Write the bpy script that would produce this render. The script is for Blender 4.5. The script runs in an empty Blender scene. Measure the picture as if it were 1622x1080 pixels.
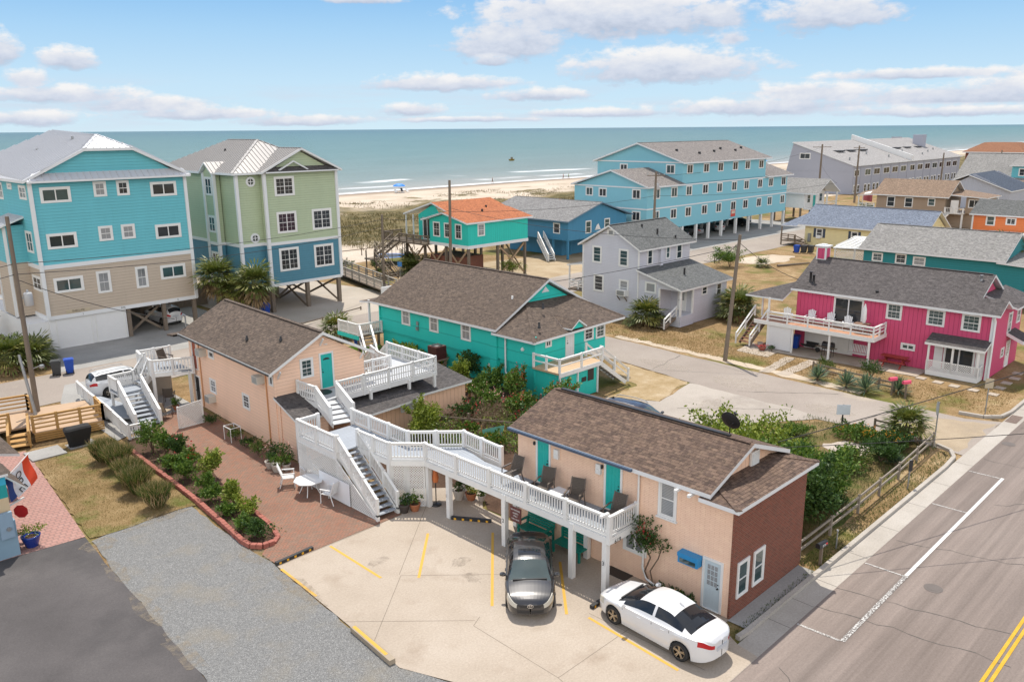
import bpy, math, random
import numpy as np
from mathutils import Matrix, Vector
R = math.radians
rng = np.random.default_rng(7)
random.seed(7)
SC = bpy.context.scene
COL = SC.collection
WM = {}          # world matrices of everything built

# ------------------------------------------------------------------ materials
def nt(m):
    m.use_nodes = True
    t = m.node_tree
    for n in list(t.nodes): t.nodes.remove(n)
    return t
class NG:
    """tiny helper to write node graphs"""
    def __init__(s, m, disp=False):
        s.t = nt(m)
        s.out = s.n('ShaderNodeOutputMaterial')
        s.b = s.n('ShaderNodeBsdfPrincipled')
        s.t.links.new(s.b.outputs[0], s.out.inputs[0])
    def n(s, typ, **kw):
        k = s.t.nodes.new(typ)
        for a, b in kw.items(): setattr(k, a, b)
        return k
    def l(s, a, b): s.t.links.new(a, b)
    def set(s, node, **kw):
        for a, b in kw.items():
            node.inputs[a.replace('_', ' ')].default_value = b
    def math(s, op, a, b=None, c=None):
        k = s.n('ShaderNodeMath', operation=op)
        for i, v in enumerate((a, b, c)):
            if v is None: continue
            if isinstance(v, (int, float)): k.inputs[i].default_value = v
            else: s.l(v, k.inputs[i])
        return k.outputs[0]
    def mix(s, f, a, b, typ='MIX'):
        k = s.n('ShaderNodeMix', data_type='RGBA', blend_type=typ)
        for i, v in ((0, f), (6, a), (7, b)):
            if isinstance(v, (int, float)): k.inputs[i].default_value = v
            elif isinstance(v, tuple): k.inputs[i].default_value = (*v, 1) if len(v) == 3 else v
            else: s.l(v, k.inputs[i])
        return k.outputs[2]
    def noise(s, vec, scale, detail=4, rough=.55, out=0):
        k = s.n('ShaderNodeTexNoise')
        s.set(k, Scale=scale, Detail=detail, Roughness=rough)
        if vec is not None: s.l(vec, k.inputs['Vector'])
        return k.outputs[out]
    def ramp(s, f, stops, interp='LINEAR'):
        k = s.n('ShaderNodeValToRGB')
        k.color_ramp.interpolation = interp
        e = k.color_ramp.elements
        while len(e) < len(stops): e.new(.5)
        for i, (p, c) in enumerate(stops):
            e[i].position = p
            e[i].color = (*c, 1) if len(c) == 3 else c
        s.l(f, k.inputs[0])
        return k.outputs[0]
    def maprange(s, f, a, b, c=0., d=1.):
        k = s.n('ShaderNodeMapRange')
        for i, v in enumerate((a, b, c, d)): k.inputs[i + 1].default_value = v
        s.l(f, k.inputs[0])
        return k.outputs[0]
    def bump(s, h, dist, strength=1.):
        k = s.n('ShaderNodeBump')
        k.inputs['Strength'].default_value = strength
        k.inputs['Distance'].default_value = dist
        s.l(h, k.inputs['Height'])
        s.l(k.outputs[0], s.b.inputs['Normal'])
        return k
    def pos(s): return s.n('ShaderNodeNewGeometry').outputs['Position']
    def uv(s): return s.n('ShaderNodeTexCoord').outputs['UV']
    def sep(s, v):
        k = s.n('ShaderNodeSeparateXYZ'); s.l(v, k.inputs[0]); return k.outputs
    def scale(s, v, x, y, z):
        k = s.n('ShaderNodeMapping'); k.inputs['Scale'].default_value = (x, y, z); s.l(v, k.inputs[0]); return k.outputs[0]
def mul(c, k): return tuple(min(1, x * k) for x in c)
MATS = {}
def newmat(name):
    m = bpy.data.materials.new(name); MATS[name] = m; return m
def plain(name, c, rough=.6, var=.13, scale=3., metal=0., spec=.5, bump=0., coat=0., sub=None):
    if name in MATS: return MATS[name]
    m = newmat(name); g = NG(m)
    p = g.pos()
    n = g.noise(p, scale, 6)
    col = g.mix(n, mul(c, 1 - var), mul(c, 1 + var))
    n2 = g.noise(p, scale * .13, 3)
    col = g.mix(g.maprange(n2, .35, .75), col, g.mix(.5, col, mul(c, 1 - var)))
    g.l(col, g.b.inputs['Base Color'])
    g.set(g.b, Roughness=rough, Metallic=metal)
    g.b.inputs['Specular IOR Level'].default_value = spec
    g.b.inputs['Coat Weight'].default_value = coat
    if bump: g.bump(g.noise(p, scale * 8, 5), bump)
    return m
def siding(name, c, pitch=.16, vert=False, depth=.02, rough=.62, var=.06, gw=.07):
    """lap siding (horizontal) or grooved boards (vertical); UV is in metres"""
    if name in MATS: return MATS[name]
    m = newmat(name); g = NG(m)
    uv = g.uv(); x, y, _ = g.sep(uv)
    a = x if vert else y
    f = g.math('FRACT', g.math('DIVIDE', a, pitch))
    p = g.pos()
    board = g.math('FLOOR', g.math('DIVIDE', a, pitch))
    wn = g.n('ShaderNodeTexWhiteNoise', noise_dimensions='1D'); g.l(board, wn.inputs['W'])
    n = g.noise(g.scale(p, 1, 1, .35), 1.3, 6, .6)
    col = g.mix(n, mul(c, 1 - var * 1.6), mul(c, 1 + var * 1.6))
    col = g.mix(g.math('MULTIPLY', wn.outputs[0], .35), col, mul(c, 1 - var * 1.5))
    # weather streaks with a shape of their own
    st = g.noise(g.scale(p, 3.2, 3.2, .22), 1.5, 3)
    col = g.mix(g.maprange(st, .62, .82, 0, .3), col, mul(c, .72))
    gap_shade = g.maprange(f, .0, gw, 1., 0.) if not vert else g.maprange(f, .0, .06, .8, 0.)
    col = g.mix(gap_shade, col, mul(c, .45))   # shadow lines at board laps and gaps, painted into the colour
    g.l(col, g.b.inputs['Base Color'])
    g.set(g.b, Roughness=rough)
    if vert:
        h = g.math('MINIMUM', g.math('MULTIPLY', f, 12.), 1.)
    else:
        h = g.math('SUBTRACT', 1., f)
    h = g.math('ADD', h, g.math('MULTIPLY', g.noise(g.scale(p, 1, 1, 8), 5, 3), .12))
    g.bump(h, depth)
    return m
def shingle(name, c1, c2, w=.33, h=.145, c3=None):
    if name in MATS: return MATS[name]
    m = newmat(name); g = NG(m)
    uv = g.uv()
    b = g.n('ShaderNodeTexBrick'); b.offset = .5
    g.l(uv, b.inputs['Vector'])
    g.set(b, Scale=1., Mortar_Size=.006, Mortar_Smooth=.3, Bias=0., Brick_Width=w, Row_Height=h)
    b.inputs['Color1'].default_value = (*c1, 1); b.inputs['Color2'].default_value = (*c2, 1)
    b.inputs['Mortar'].default_value = (*mul(c1, .45), 1)
    b2 = g.n('ShaderNodeTexBrick'); b2.offset = .37
    g.l(uv, b2.inputs['Vector'])
    g.set(b2, Scale=1., Mortar_Size=0., Brick_Width=w * .52, Row_Height=h)
    b2.inputs['Color1'].default_value = (.62, .62, .62, 1); b2.inputs['Color2'].default_value = (1.25, 1.25, 1.25, 1)
    col = g.mix(.75, b.outputs[0], b2.outputs[0], 'MULTIPLY')
    p = g.pos()
    if c3: col = g.mix(g.maprange(g.noise(p, 7, 3), .5, .7, 0, .6), col, c3)
    col = g.mix(g.maprange(g.noise(p, .5, 5, .65), .45, .75, 0, .35), col, mul(c1, .62))
    sp = g.noise(p, 90, 2)
    col = g.mix(.5, col, g.mix(sp, (.55, .55, .55), (1.45, 1.45, 1.45)), 'MULTIPLY')
    g.l(col, g.b.inputs['Base Color'])
    g.set(g.b, Roughness=.9); g.b.inputs['Specular IOR Level'].default_value = .25
    _, y, _ = g.sep(uv)
    f = g.math('FRACT', g.math('DIVIDE', y, h))
    hh = g.math('SUBTRACT', g.math('SUBTRACT', 1., f), g.math('MULTIPLY', b.outputs['Fac'], .8))
    g.bump(g.math('ADD', hh, g.math('MULTIPLY', sp, .5)), .012)
    return m
def brickmat(name, c1, c2, mortar, w=.21, h=.075, off=.5, ms=.008, rough=.85, stain=.3):
    if name in MATS: return MATS[name]
    m = newmat(name); g = NG(m)
    uv = g.uv()
    b = g.n('ShaderNodeTexBrick'); b.offset = off
    g.l(uv, b.inputs['Vector'])
    g.set(b, Scale=1., Mortar_Size=ms, Mortar_Smooth=.2, Bias=0., Brick_Width=w, Row_Height=h)
    b.inputs['Color1'].default_value = (*c1, 1); b.inputs['Color2'].default_value = (*c2, 1); b.inputs['Mortar'].default_value = (*mortar, 1)
    p = g.pos()
    col = g.mix(g.maprange(g.noise(p, .6, 5, .65), .42, .72, 0, stain), b.outputs[0], mul(c1, .6))
    col = g.mix(g.maprange(g.noise(p, 3.1, 4), .5, .75, 0, .35), col, mul(c2, 1.3))
    g.l(col, g.b.inputs['Base Color']); g.set(g.b, Roughness=rough)
    h_ = g.math('ADD', g.math('SUBTRACT', 1., b.outputs['Fac']), g.math('MULTIPLY', g.noise(p, 40, 3), .4))
    g.bump(h_, .008)
    return m
def ground(name, stops, scale, fine, bump=.02, rough=.95, patch=None, finec=.25):
    """noise-coloured ground: stops of a ramp driven by broad + fine noise"""
    if name in MATS: return MATS[name]
    m = newmat(name); g = NG(m)
    p = g.pos()
    a = g.noise(p, scale, 6, .62); b = g.noise(p, fine, 4, .7)
    f = g.math('ADD', g.math('MULTIPLY', a, 1 - finec), g.math('MULTIPLY', b, finec))
    col = g.ramp(f, stops)
    if patch:
        c, sc_, lo, hi = patch
        col = g.mix(g.maprange(g.noise(p, sc_, 5, .6), lo, hi), col, c)
    col = g.mix(.45, col, g.mix(g.maprange(g.noise(p, 13., 9, .85), .3, .7), (.5, .5, .5), (1.5, 1.5, 1.5)), 'MULTIPLY')
    g.l(col, g.b.inputs['Base Color']); g.set(g.b, Roughness=rough)
    g.b.inputs['Specular IOR Level'].default_value = .2
    g.bump(g.math('ADD', b, a), bump)
    return m
def leafmat(name, c1, c2, c3=None, rough=.55, trans=.25):
    """leaf colour varies from leaf to leaf (UV.x is one random number per leaf)"""
    if name in MATS: return MATS[name]
    m = newmat(name); g = NG(m)
    x, y, _ = g.sep(g.uv())
    st = [(0, c1), (.6, c2)] + ([(1, c3)] if c3 else [])
    col = g.ramp(x, st)
    col = g.mix(.3, col, g.mix(g.noise(g.pos(), 2.2, 3), (.55, .55, .55), (1.45, 1.45, 1.45)), 'MULTIPLY')
    g.l(col, g.b.inputs['Base Color']); g.set(g.b, Roughness=rough)
    g.b.inputs['Specular IOR Level'].default_value = .35
    tr = g.n('ShaderNodeBsdfTranslucent'); g.l(g.mix(.5, col, (1., 1., .3), 'MULTIPLY'), tr.inputs[0])
    mx = g.n('ShaderNodeMixShader'); mx.inputs[0].default_value = trans
    g.l(g.b.outputs[0], mx.inputs[1]); g.l(tr.outputs[0], mx.inputs[2]); g.l(mx.outputs[0], g.out.inputs[0])
    return m
def glassmat(name, c, rough=.04, blinds=None, spec=.6):
    """window pane: dark glossy glass, optionally with slatted blinds behind"""
    if name in MATS: return MATS[name]
    m = newmat(name); g = NG(m)
    p = g.pos()
    col = g.mix(g.noise(p, .9, 3), mul(c, .5), mul(c, 1.5))
    if blinds:
        x, y, _ = g.sep(g.uv())
        f = g.math('FRACT', g.math('DIVIDE', y, .06))
        sl = g.maprange(f, .1, .5)
        col = g.mix(g.maprange(g.noise(p, .35, 1), .3, .4, .45, .95), col, g.mix(sl, mul(blinds, .45), blinds))
    g.l(col, g.b.inputs['Base Color']); g.set(g.b, Roughness=rough)
    g.b.inputs['Specular IOR Level'].default_value = spec
    g.bump(g.noise(p, 1.2, 2), .012, .35)
    return m

# ------------------------------------------------------------------ objects
def wmat(o):
    return WM[o.name] if o is not None else Matrix.Identity(4)
def link(o, parent=None, M=None):
    COL.objects.link(o)
    M = M or (wmat(parent).copy() if parent else Matrix.Identity(4))
    if parent:
        o.parent = parent
        o.matrix_basis = wmat(parent).inverted() @ M
    else:
        o.matrix_world = M
    WM[o.name] = M
    return o
def tag(o, label=None, cat=None, group=None, kind=None):
    if label: o['label'] = label
    if cat: o['category'] = cat
    if group: o['group'] = group
    if kind: o['kind'] = kind
    return o
def thing(name, label, cat, loc=(0, 0, 0), rz=0., group=None):
    o = bpy.data.objects.new(name, None)
    o.empty_display_size = .3
    link(o, None, Matrix.Translation(Vector(loc)) @ Matrix.Rotation(rz, 4, 'Z'))
    return tag(o, label, cat, group)
def copy_tree(o, M, parent=None, label=None):
    c = o.copy(); COL.objects.link(c)
    if parent is None:
        c.matrix_world = M; WM[c.name] = M
    else:
        c.parent = parent
    if label: c['label'] = label
    for ch in KIDS.get(o.name, []):
        KIDS.setdefault(c.name, []).append(copy_tree(ch, None, c))
    return c
KIDS = {}
def adopt(o, parent):
    if parent is not None: KIDS.setdefault(parent.name, []).append(o)
    return o

class MB:
    """collects polygons in world coordinates (or in the root's own frame with local=True)"""
    def __init__(s, M=None):
        s.v = []; s.f = []; s.m = []; s.M = M; s.smooth = []
    def poly(s, pts, mi=0, sm=False):
        b = len(s.v); s.v += [tuple(p) for p in pts]; s.f.append(tuple(range(b, b + len(pts)))); s.m.append(mi); s.smooth.append(sm)
        return s
    def mesh(s, v, f, mi=0, sm=False):
        b = len(s.v); s.v += [tuple(p) for p in v]
        for q in f: s.f.append(tuple(b + i for i in q)); s.m.append(mi); s.smooth.append(sm)
        return s
    def box(s, x0, x1, y0, y1, z0, z1, mi=0):
        if x0 > x1: x0, x1 = x1, x0
        if y0 > y1: y0, y1 = y1, y0
        if z0 > z1: z0, z1 = z1, z0
        v = [(x0, y0, z0), (x1, y0, z0), (x1, y1, z0), (x0, y1, z0), (x0, y0, z1), (x1, y0, z1), (x1, y1, z1), (x0, y1, z1)]
        return s.mesh(v, [(0, 3, 2, 1), (4, 5, 6, 7), (0, 1, 5, 4), (1, 2, 6, 5), (2, 3, 7, 6), (3, 0, 4, 7)], mi)
    def bar(s, a, b, w, h, mi=0, up=(0, 0, 1)):
        """rectangular beam from a to b; w across, h along up"""
        a = Vector(a); b = Vector(b); d = (b - a).normalized(); u = Vector(up)
        x = d.cross(u)
        if x.length < 1e-4: x = d.cross(Vector((1, 0, 0)))
        x.normalize(); u = x.cross(d).normalized()
        x *= w / 2; u *= h / 2
        v = [a - x - u, a + x - u, a + x + u, a - x + u, b - x - u, b + x - u, b + x + u, b - x + u]
        return s.mesh(v, [(0, 1, 2, 3), (7, 6, 5, 4), (0, 4, 5, 1), (1, 5, 6, 2), (2, 6, 7, 3), (3, 7, 4, 0)], mi)
    def tube(s, a, b, r0, r1=None, n=8, mi=0, cap=True):
        r1 = r0 if r1 is None else r1
        a = Vector(a); b = Vector(b); d = (b - a).normalized()
        x = d.cross(Vector((0, 0, 1)))
        if x.length < 1e-3: x = Vector((1, 0, 0))
        x.normalize(); y = d.cross(x)
        v = []
        for c, r in ((a, r0), (b, r1)):
            for i in range(n):
                t = 2 * math.pi * i / n
                v.append(c + x * (r * math.cos(t)) + y * (r * math.sin(t)))
        f = [(i, (i + 1) % n, n + (i + 1) % n, n + i) for i in range(n)]
        s.mesh(v, f, mi, True)
        if cap: s.mesh(v, [tuple(range(n))[::-1], tuple(range(n, 2 * n))], mi)
        return s
    def path(s, pts, r, n=6, mi=0):
        for a, b in zip(pts, pts[1:]): s.tube(a, b, r, r, n, mi, cap=True)
        return s
    def prism(s, p2, z0, z1, mi=0, top=True, bottom=True):
        n = len(p2)
        if sum(p2[i][0] * p2[(i + 1) % n][1] - p2[(i + 1) % n][0] * p2[i][1] for i in range(n)) < 0: p2 = p2[::-1]
        v = [(x, y, z0) for x, y in p2] + [(x, y, z1) for x, y in p2]
        f = [(i, (i + 1) % n, n + (i + 1) % n, n + i) for i in range(n)]
        if top: f.append(tuple(range(n, 2 * n)))
        if bottom: f.append(tuple(range(n))[::-1])
        return s.mesh(v, f, mi)
    def lathe(s, c, prof, n=16, mi=0, sm=True):
        v = []
        for r, z in prof:
            for i in range(n):
                t = 2 * math.pi * i / n
                v.append((c[0] + r * math.cos(t), c[1] + r * math.sin(t), c[2] + z))
        f = []
        for k in range(len(prof) - 1):
            for i in range(n):
                f.append((k * n + i, k * n + (i + 1) % n, (k + 1) * n + (i + 1) % n, (k + 1) * n + i))
        s.mesh(v, f, mi, sm)
        s.mesh([v[i] for i in range(n)], [tuple(range(n))[::-1]], mi)
        s.mesh([v[(len(prof) - 1) * n + i] for i in range(n)], [tuple(range(n))], mi)
        return s
    def build(s, name, mats, parent=None, local=False, M=None, smooth=None):
        me = bpy.data.meshes.new(name)
        Mo = M or (wmat(parent).copy() if parent else Matrix.Identity(4))
        V = np.array(s.v, float).reshape(-1, 3)
        if s.M is not None:
            A = np.array(s.M); V = V @ A[:3, :3].T + A[:3, 3]
        if not local:
            A = np.array(Mo.inverted()); V = V @ A[:3, :3].T + A[:3, 3]
        me.from_pydata(V.tolist(), [], s.f)
        if not isinstance(mats, (list, tuple)): mats = [mats]
        for k in mats: me.materials.append(k)
        me.polygons.foreach_set('material_index', s.m)
        me.polygons.foreach_set('use_smooth', s.smooth)
        boxuv(me)
        o = bpy.data.objects.new(name, me)
        link(o, parent, Mo)
        return adopt(o, parent)
def boxuv(me):
    """UV in metres: u along the face's horizontal, v up its slope"""
    me.update()
    uv = me.uv_layers.new(name='UVMap')
    nl = len(me.loops); npoly = len(me.polygons)
    if not nl: return
    co = np.empty(len(me.vertices) * 3, np.float32); me.vertices.foreach_get('co', co); co = co.reshape(-1, 3)
    li = np.empty(nl, np.int32); me.loops.foreach_get('vertex_index', li)
    nn = np.empty(npoly * 3, np.float32); me.polygons.foreach_get('normal', nn); nn = nn.reshape(-1, 3)
    lt = np.empty(npoly, np.int32); me.polygons.foreach_get('loop_total', lt)
    N = np.repeat(nn, lt, axis=0)
    T = np.stack([-N[:, 1], N[:, 0], np.zeros(nl)], 1); L = np.linalg.norm(T, axis=1)
    flat = L < .02
    T[flat] = (1, 0, 0); L[flat] = 1; T /= L[:, None]
    B = np.cross(N, T)
    P = co[li]
    U = np.stack([(P * T).sum(1), (P * B).sum(1)], 1).astype(np.float32)
    uv.data.foreach_set('uv', U.ravel())

def solo(name, mb, mats, label, cat, group=None, loc=None, kind=None):
    """a thing that is one mesh"""
    if loc is None:
        a = np.array(mb.v); loc = (*((a.min(0) + a.max(0)) / 2)[:2], a[:, 2].min())
    o = mb.build(name, mats, None, M=Matrix.Translation(Vector(loc)))
    return tag(o, label, cat, group, kind)
def structure(name, mb, mats):
    o = mb.build(name, mats); o['kind'] = 'structure'; return o

# leaf clouds ------------------------------------------------------
def leafmesh(name, P, D, U, W, L, mat, parent=None, bend=0., M=None, rand=None):
    """n leaves: base P, direction D, side vector U, width W, length L (rhombus blades)"""
    n = len(P)
    W = np.broadcast_to(np.asarray(W, float), (n,))[:, None]; L = np.broadcast_to(np.asarray(L, float), (n,))[:, None]
    D = D / np.linalg.norm(D, axis=1, keepdims=True)
    U = U - (U * D).sum(1, keepdims=True) * D; U = U / (np.linalg.norm(U, axis=1, keepdims=True) + 1e-9)
    Nn = np.cross(D, U)
    mid = P + D * L * .5 + Nn * bend * L * .2
    V = np.stack([P, mid + U * W * .5, P + D * L - Nn * bend * L * .3, mid - U * W * .5], 1).reshape(-1, 3)
    Mo = M or (wmat(parent).copy() if parent else Matrix.Identity(4))
    A = np.array(Mo.inverted()); V = V @ A[:3, :3].T + A[:3, 3]
    me = bpy.data.meshes.new(name)
    me.vertices.add(4 * n); me.vertices.foreach_set('co', V.astype(np.float32).ravel())
    me.loops.add(4 * n); me.loops.foreach_set('vertex_index', np.arange(4 * n, dtype=np.int32))
    me.polygons.add(n); me.polygons.foreach_set('loop_start', np.arange(0, 4 * n, 4, dtype=np.int32))
    try: me.polygons.foreach_set('loop_total', np.full(n, 4, np.int32))
    except Exception: pass
    me.update(calc_edges=True)
    uv = me.uv_layers.new(name='UVMap')
    r = rng.random(n) if rand is None else rand
    UVs = np.stack([np.repeat(r, 4), np.tile([0, .5, 1, .5], n)], 1).astype(np.float32)
    uv.data.foreach_set('uv', UVs.ravel())
    me.materials.append(mat)
    o = bpy.data.objects.new(name, me); link(o, parent, Mo)
    return adopt(o, parent)
def unit(n):
    v = rng.normal(size=(n, 3)); return v / np.linalg.norm(v, axis=1, keepdims=True)
# ------------------------------------------------------------------ shared materials
WHITE = plain('white_paint', (.73, .725, .71), .5, .1, 2.4)
TRIM = plain('white_trim', (.70, .71, .72), .5, .05, 2.)
DECKGREY = siding('deck_boards_grey', (.33, .36, .405), .15, depth=.012, var=.1, gw=.2)
GLASS = glassmat('glass_dark', (.035, .04, .045))
GLASSB = glassmat('glass_blinds', (.05, .055, .06), blinds=(.34, .35, .36))
GLASSG = glassmat('glass_green', (.04, .075, .08), spec=.8)
BLACK = plain('black_metal', (.02, .02, .022), .45, .2)
GREYMET = plain('galvanised_metal', (.32, .33, .34), .45, .1, 6, metal=.6)
WOODW = plain('weathered_wood', (.18, .14, .105), .85, .25, 5., bump=.01)
WOODP = plain('pole_wood', (.19, .15, .115), .85, .25, 4., bump=.01)
WOODN = plain('treated_pine', (.43, .245, .08), .7, .18, 4., bump=.006)
TURQDOOR = plain('turquoise_paint', (.012, .40, .36), .4, .05)

def clip(poly2, p, d):
    """parameter range of the line p + t d inside a convex polygon"""
    t0, t1 = -1e9, 1e9
    n = len(poly2)
    area = sum(poly2[i][0] * poly2[(i + 1) % n][1] - poly2[(i + 1) % n][0] * poly2[i][1] for i in range(n))
    for i in range(n):
        a = poly2[i]; b = poly2[(i + 1) % n]
        e = (b[0] - a[0], b[1] - a[1])
        if area < 0: e = (-e[0], -e[1])
        nx, ny = -e[1], e[0]
        den = nx * d[0] + ny * d[1]; num = nx * (a[0] - p[0]) + ny * (a[1] - p[1])
        if abs(den) < 1e-9:
            if num > 0: return None
            continue
        t = num / den
        if den > 0: t0 = max(t0, t)
        else: t1 = min(t1, t)
    return (t0, t1) if t1 - t0 > 1e-3 else None

def roof(root, polys, mat, trim, t=.16, seams=0., caps=(), capmat=None, name='roof', M=None, local=False, tops=None):
    top = MB(M); fas = MB(M); cnt = {}
    key = lambda a, b: tuple(sorted((tuple(round(c, 2) for c in a), tuple(round(c, 2) for c in b))))
    for p in polys:
        for a, b in zip(p, p[1:] + p[:1]): cnt[key(a, b)] = cnt.get(key(a, b), 0) + 1
    for p in polys:
        nz = sum((p[i][0] * p[(i + 1) % len(p)][1] - p[(i + 1) % len(p)][0] * p[i][1]) for i in range(len(p)))
        if nz < 0: p = p[::-1]
        top.poly(p)
        low = [(x, y, z - t) for x, y, z in p]
        fas.poly(low[::-1])
        for i in range(len(p)):
            a, b = p[i], p[(i + 1) % len(p)]
            if cnt[key(a, b)] == 1:
                fas.poly([low[i], low[(i + 1) % len(p)], b, a])
        if seams:
            P = [Vector(q) for q in p]
            N = (P[1] - P[0]).cross(P[2] - P[0]).normalized()
            if N.z < 0: N = -N
            T = Vector((-N.y, N.x, 0))
            if T.length < .01: T = Vector((1, 0, 0))
            T.normalize(); B = N.cross(T)
            q2 = [((q - P[0]).dot(T), (q - P[0]).dot(B)) for q in P]
            u0 = min(u for u, _ in q2); u1 = max(u for u, _ in q2)
            u = u0 + seams / 2
            while u < u1:
                r = clip(q2, (u, 0), (0, 1))
                if r and r[1] - r[0] > .1:
                    a = P[0] + T * u + B * (r[0] + .02) + N * .015; b = P[0] + T * u + B * (r[1] - .02) + N * .015
                    top.bar(a, b, .05, .09, 0, up=N)
                u += seams
    o = top.build(name, mat, root, local=local)
    fas.build('fascia', trim, o, local=False if M is None and not local else local)
    if caps:
        c = MB(M)
        for a, b in caps: c.bar((a[0], a[1], a[2] + .008), (b[0], b[1], b[2] + .008), .24, .03)
        c.build('ridge_cap', capmat or mat, o, local=local)
    return o

def gable_polys(ax, e0, e1, r, s0, s1, ze0, ze1, zr):
    """ax = direction of the ridge ('x' or 'y'); e0,e1 eave lines, r ridge line, s0..s1 along the ridge"""
    P = (lambda e, s, z: (s, e, z)) if ax == 'x' else (lambda e, s, z: (e, s, z))
    return [[P(e0, s0, ze0), P(r, s0, zr), P(r, s1, zr), P(e0, s1, ze0)], [P(e1, s0, ze1), P(e1, s1, ze1), P(r, s1, zr), P(r, s0, zr)]]

def walls(root, x0, x1, y0, y1, z0, z1, mat, gable=None, name='wall', M=None, local=False, bottom=True):
    """box of walls; gable = (axis of ridge, ridge coordinate, ridge z)"""
    m = MB(M)
    v = [(x0, y0), (x1, y0), (x1, y1), (x0, y1)]
    for i in range(4):
        a, b = v[i], v[(i + 1) % 4]
        pts = [(*a, z0), (*b, z0), (*b, z1), (*a, z1)]
        if gable:
            ax, r, zr = gable
            if ax == 'y' and i in (0, 2): pts = [(*a, z0), (*b, z0), (*b, z1), (r, a[1], zr), (*a, z1)]
            if ax == 'x' and i in (1, 3): pts = [(*a, z0), (*b, z0), (*b, z1), (a[0], r, zr), (*a, z1)]
        m.poly(pts)
    if bottom: m.poly([(*p, z0) for p in v[::-1]])
    return m.build(name, mat, root, local=local)

_wc = {}
def wallM(axis, c, s, z, side=-1):
    if axis == 'Y':
        return Matrix.Translation((s, c, z)) @ (Matrix.Identity(4) if side < 0 else Matrix.Rotation(math.pi, 4, 'Z'))
    return Matrix.Translation((c, s, z)) @ Matrix.Rotation(-math.pi / 2 if side < 0 else math.pi / 2, 4, 'Z')
def inst(name, me, parent, M):
    o = bpy.data.objects.new(name, me); link(o, parent, M); return adopt(o, parent)
def window(root, axis, c, s0, s1, z0, z1, style='dh', pane=None, casing=.1, trim=None, side=-1, M=None, grid=(0, 0), sill=False, name='window', shutters=None):
    w = round(s1 - s0, 1); h = round(z1 - z0, 1); pane = pane or GLASS; trim = trim or WHITE
    w = max(w, .3); h = max(h, .3)
    if pane is GLASS: pane = random.choice((GLASS, GLASS, GLASSG) if style == 'slide' else (GLASS, GLASS, GLASS, GLASSB, GLASSG))
    k = (w, h, style, pane.name, casing, trim.name, grid, sill, name)
    if k not in _wc:
        f = MB(); cs = casing; d = .05
        f.box(-w / 2, -w / 2 + cs, -d, .02, 0, h); f.box(w / 2 - cs, w / 2, -d, .02, 0, h)
        f.box(-w / 2 + cs, w / 2 - cs, -d, .02, h - cs, h); f.box(-w / 2 + cs, w / 2 - cs, -d, .02, 0, cs * .8)
        if sill: f.box(-w / 2 - .05, w / 2 + .05, -.1, .02, -.06, -.002)
        iw = w / 2 - cs; b = cs * .8; ih = h - cs; sw = min(.05, w * .05)
        f.box(-iw, -iw + sw, -.032, .02, b, ih); f.box(iw - sw, iw, -.032, .02, b, ih)
        f.box(-iw + sw, iw - sw, -.032, .02, ih - sw, ih); f.box(-iw + sw, iw - sw, -.032, .02, b, b + sw)
        if style in ('dh', 'twin'):
            mz = (b + ih) / 2
            f.box(-iw + sw, iw - sw, -.036, .02, mz - sw / 2, mz + sw / 2)
        if style in ('slide', 'twin'):
            f.box(-sw * .8, sw * .8, -.04, .02, b + sw, ih - sw)
        gx, gy = grid
        for i in range(1, gx + 1):
            x = -iw + 2 * iw * i / (gx + 1); f.box(x - .007, x + .007, -.024, .02, b + sw, ih - sw)
        for i in range(1, gy + 1):
            z = b + (ih - b) * i / (gy + 1); f.box(-iw + sw, iw - sw, -.026, .02, z - .007, z + .007)
        p = MB(); p.poly([(-iw, -.014, b), (iw, -.014, b), (iw, -.014, ih), (-iw, -.014, ih)])
        fo = f.build(name, trim, None); po = p.build('pane', pane, None)
        _wc[k] = (fo.data, po.data)
        bpy.data.objects.remove(fo); bpy.data.objects.remove(po)
    fm, pm = _wc[k]
    Mw = wallM(axis, c, (s0 + s1) / 2, z0, side)
    if M is not None: Mw = M @ Mw
    o = inst(name, fm, root, Mw); inst('pane', pm, o, Mw)
    if shutters:
        for sg in (-1, 1):
            m = MB(Mw); xc = sg * (w / 2 + .2)
            m.box(xc - .17, xc + .17, -.04, .01, 0, h)
            for i in range(int(h / .09)): m.box(xc - .14, xc + .14, -.055, -.038, .04 + i * .09, .09 + i * .09)
            m.build('shutter', shutters, root)
    return o
def windows(root, axis, c, lst, **k):
    return [window(root, axis, c, *t, **k) for t in lst]

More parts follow.
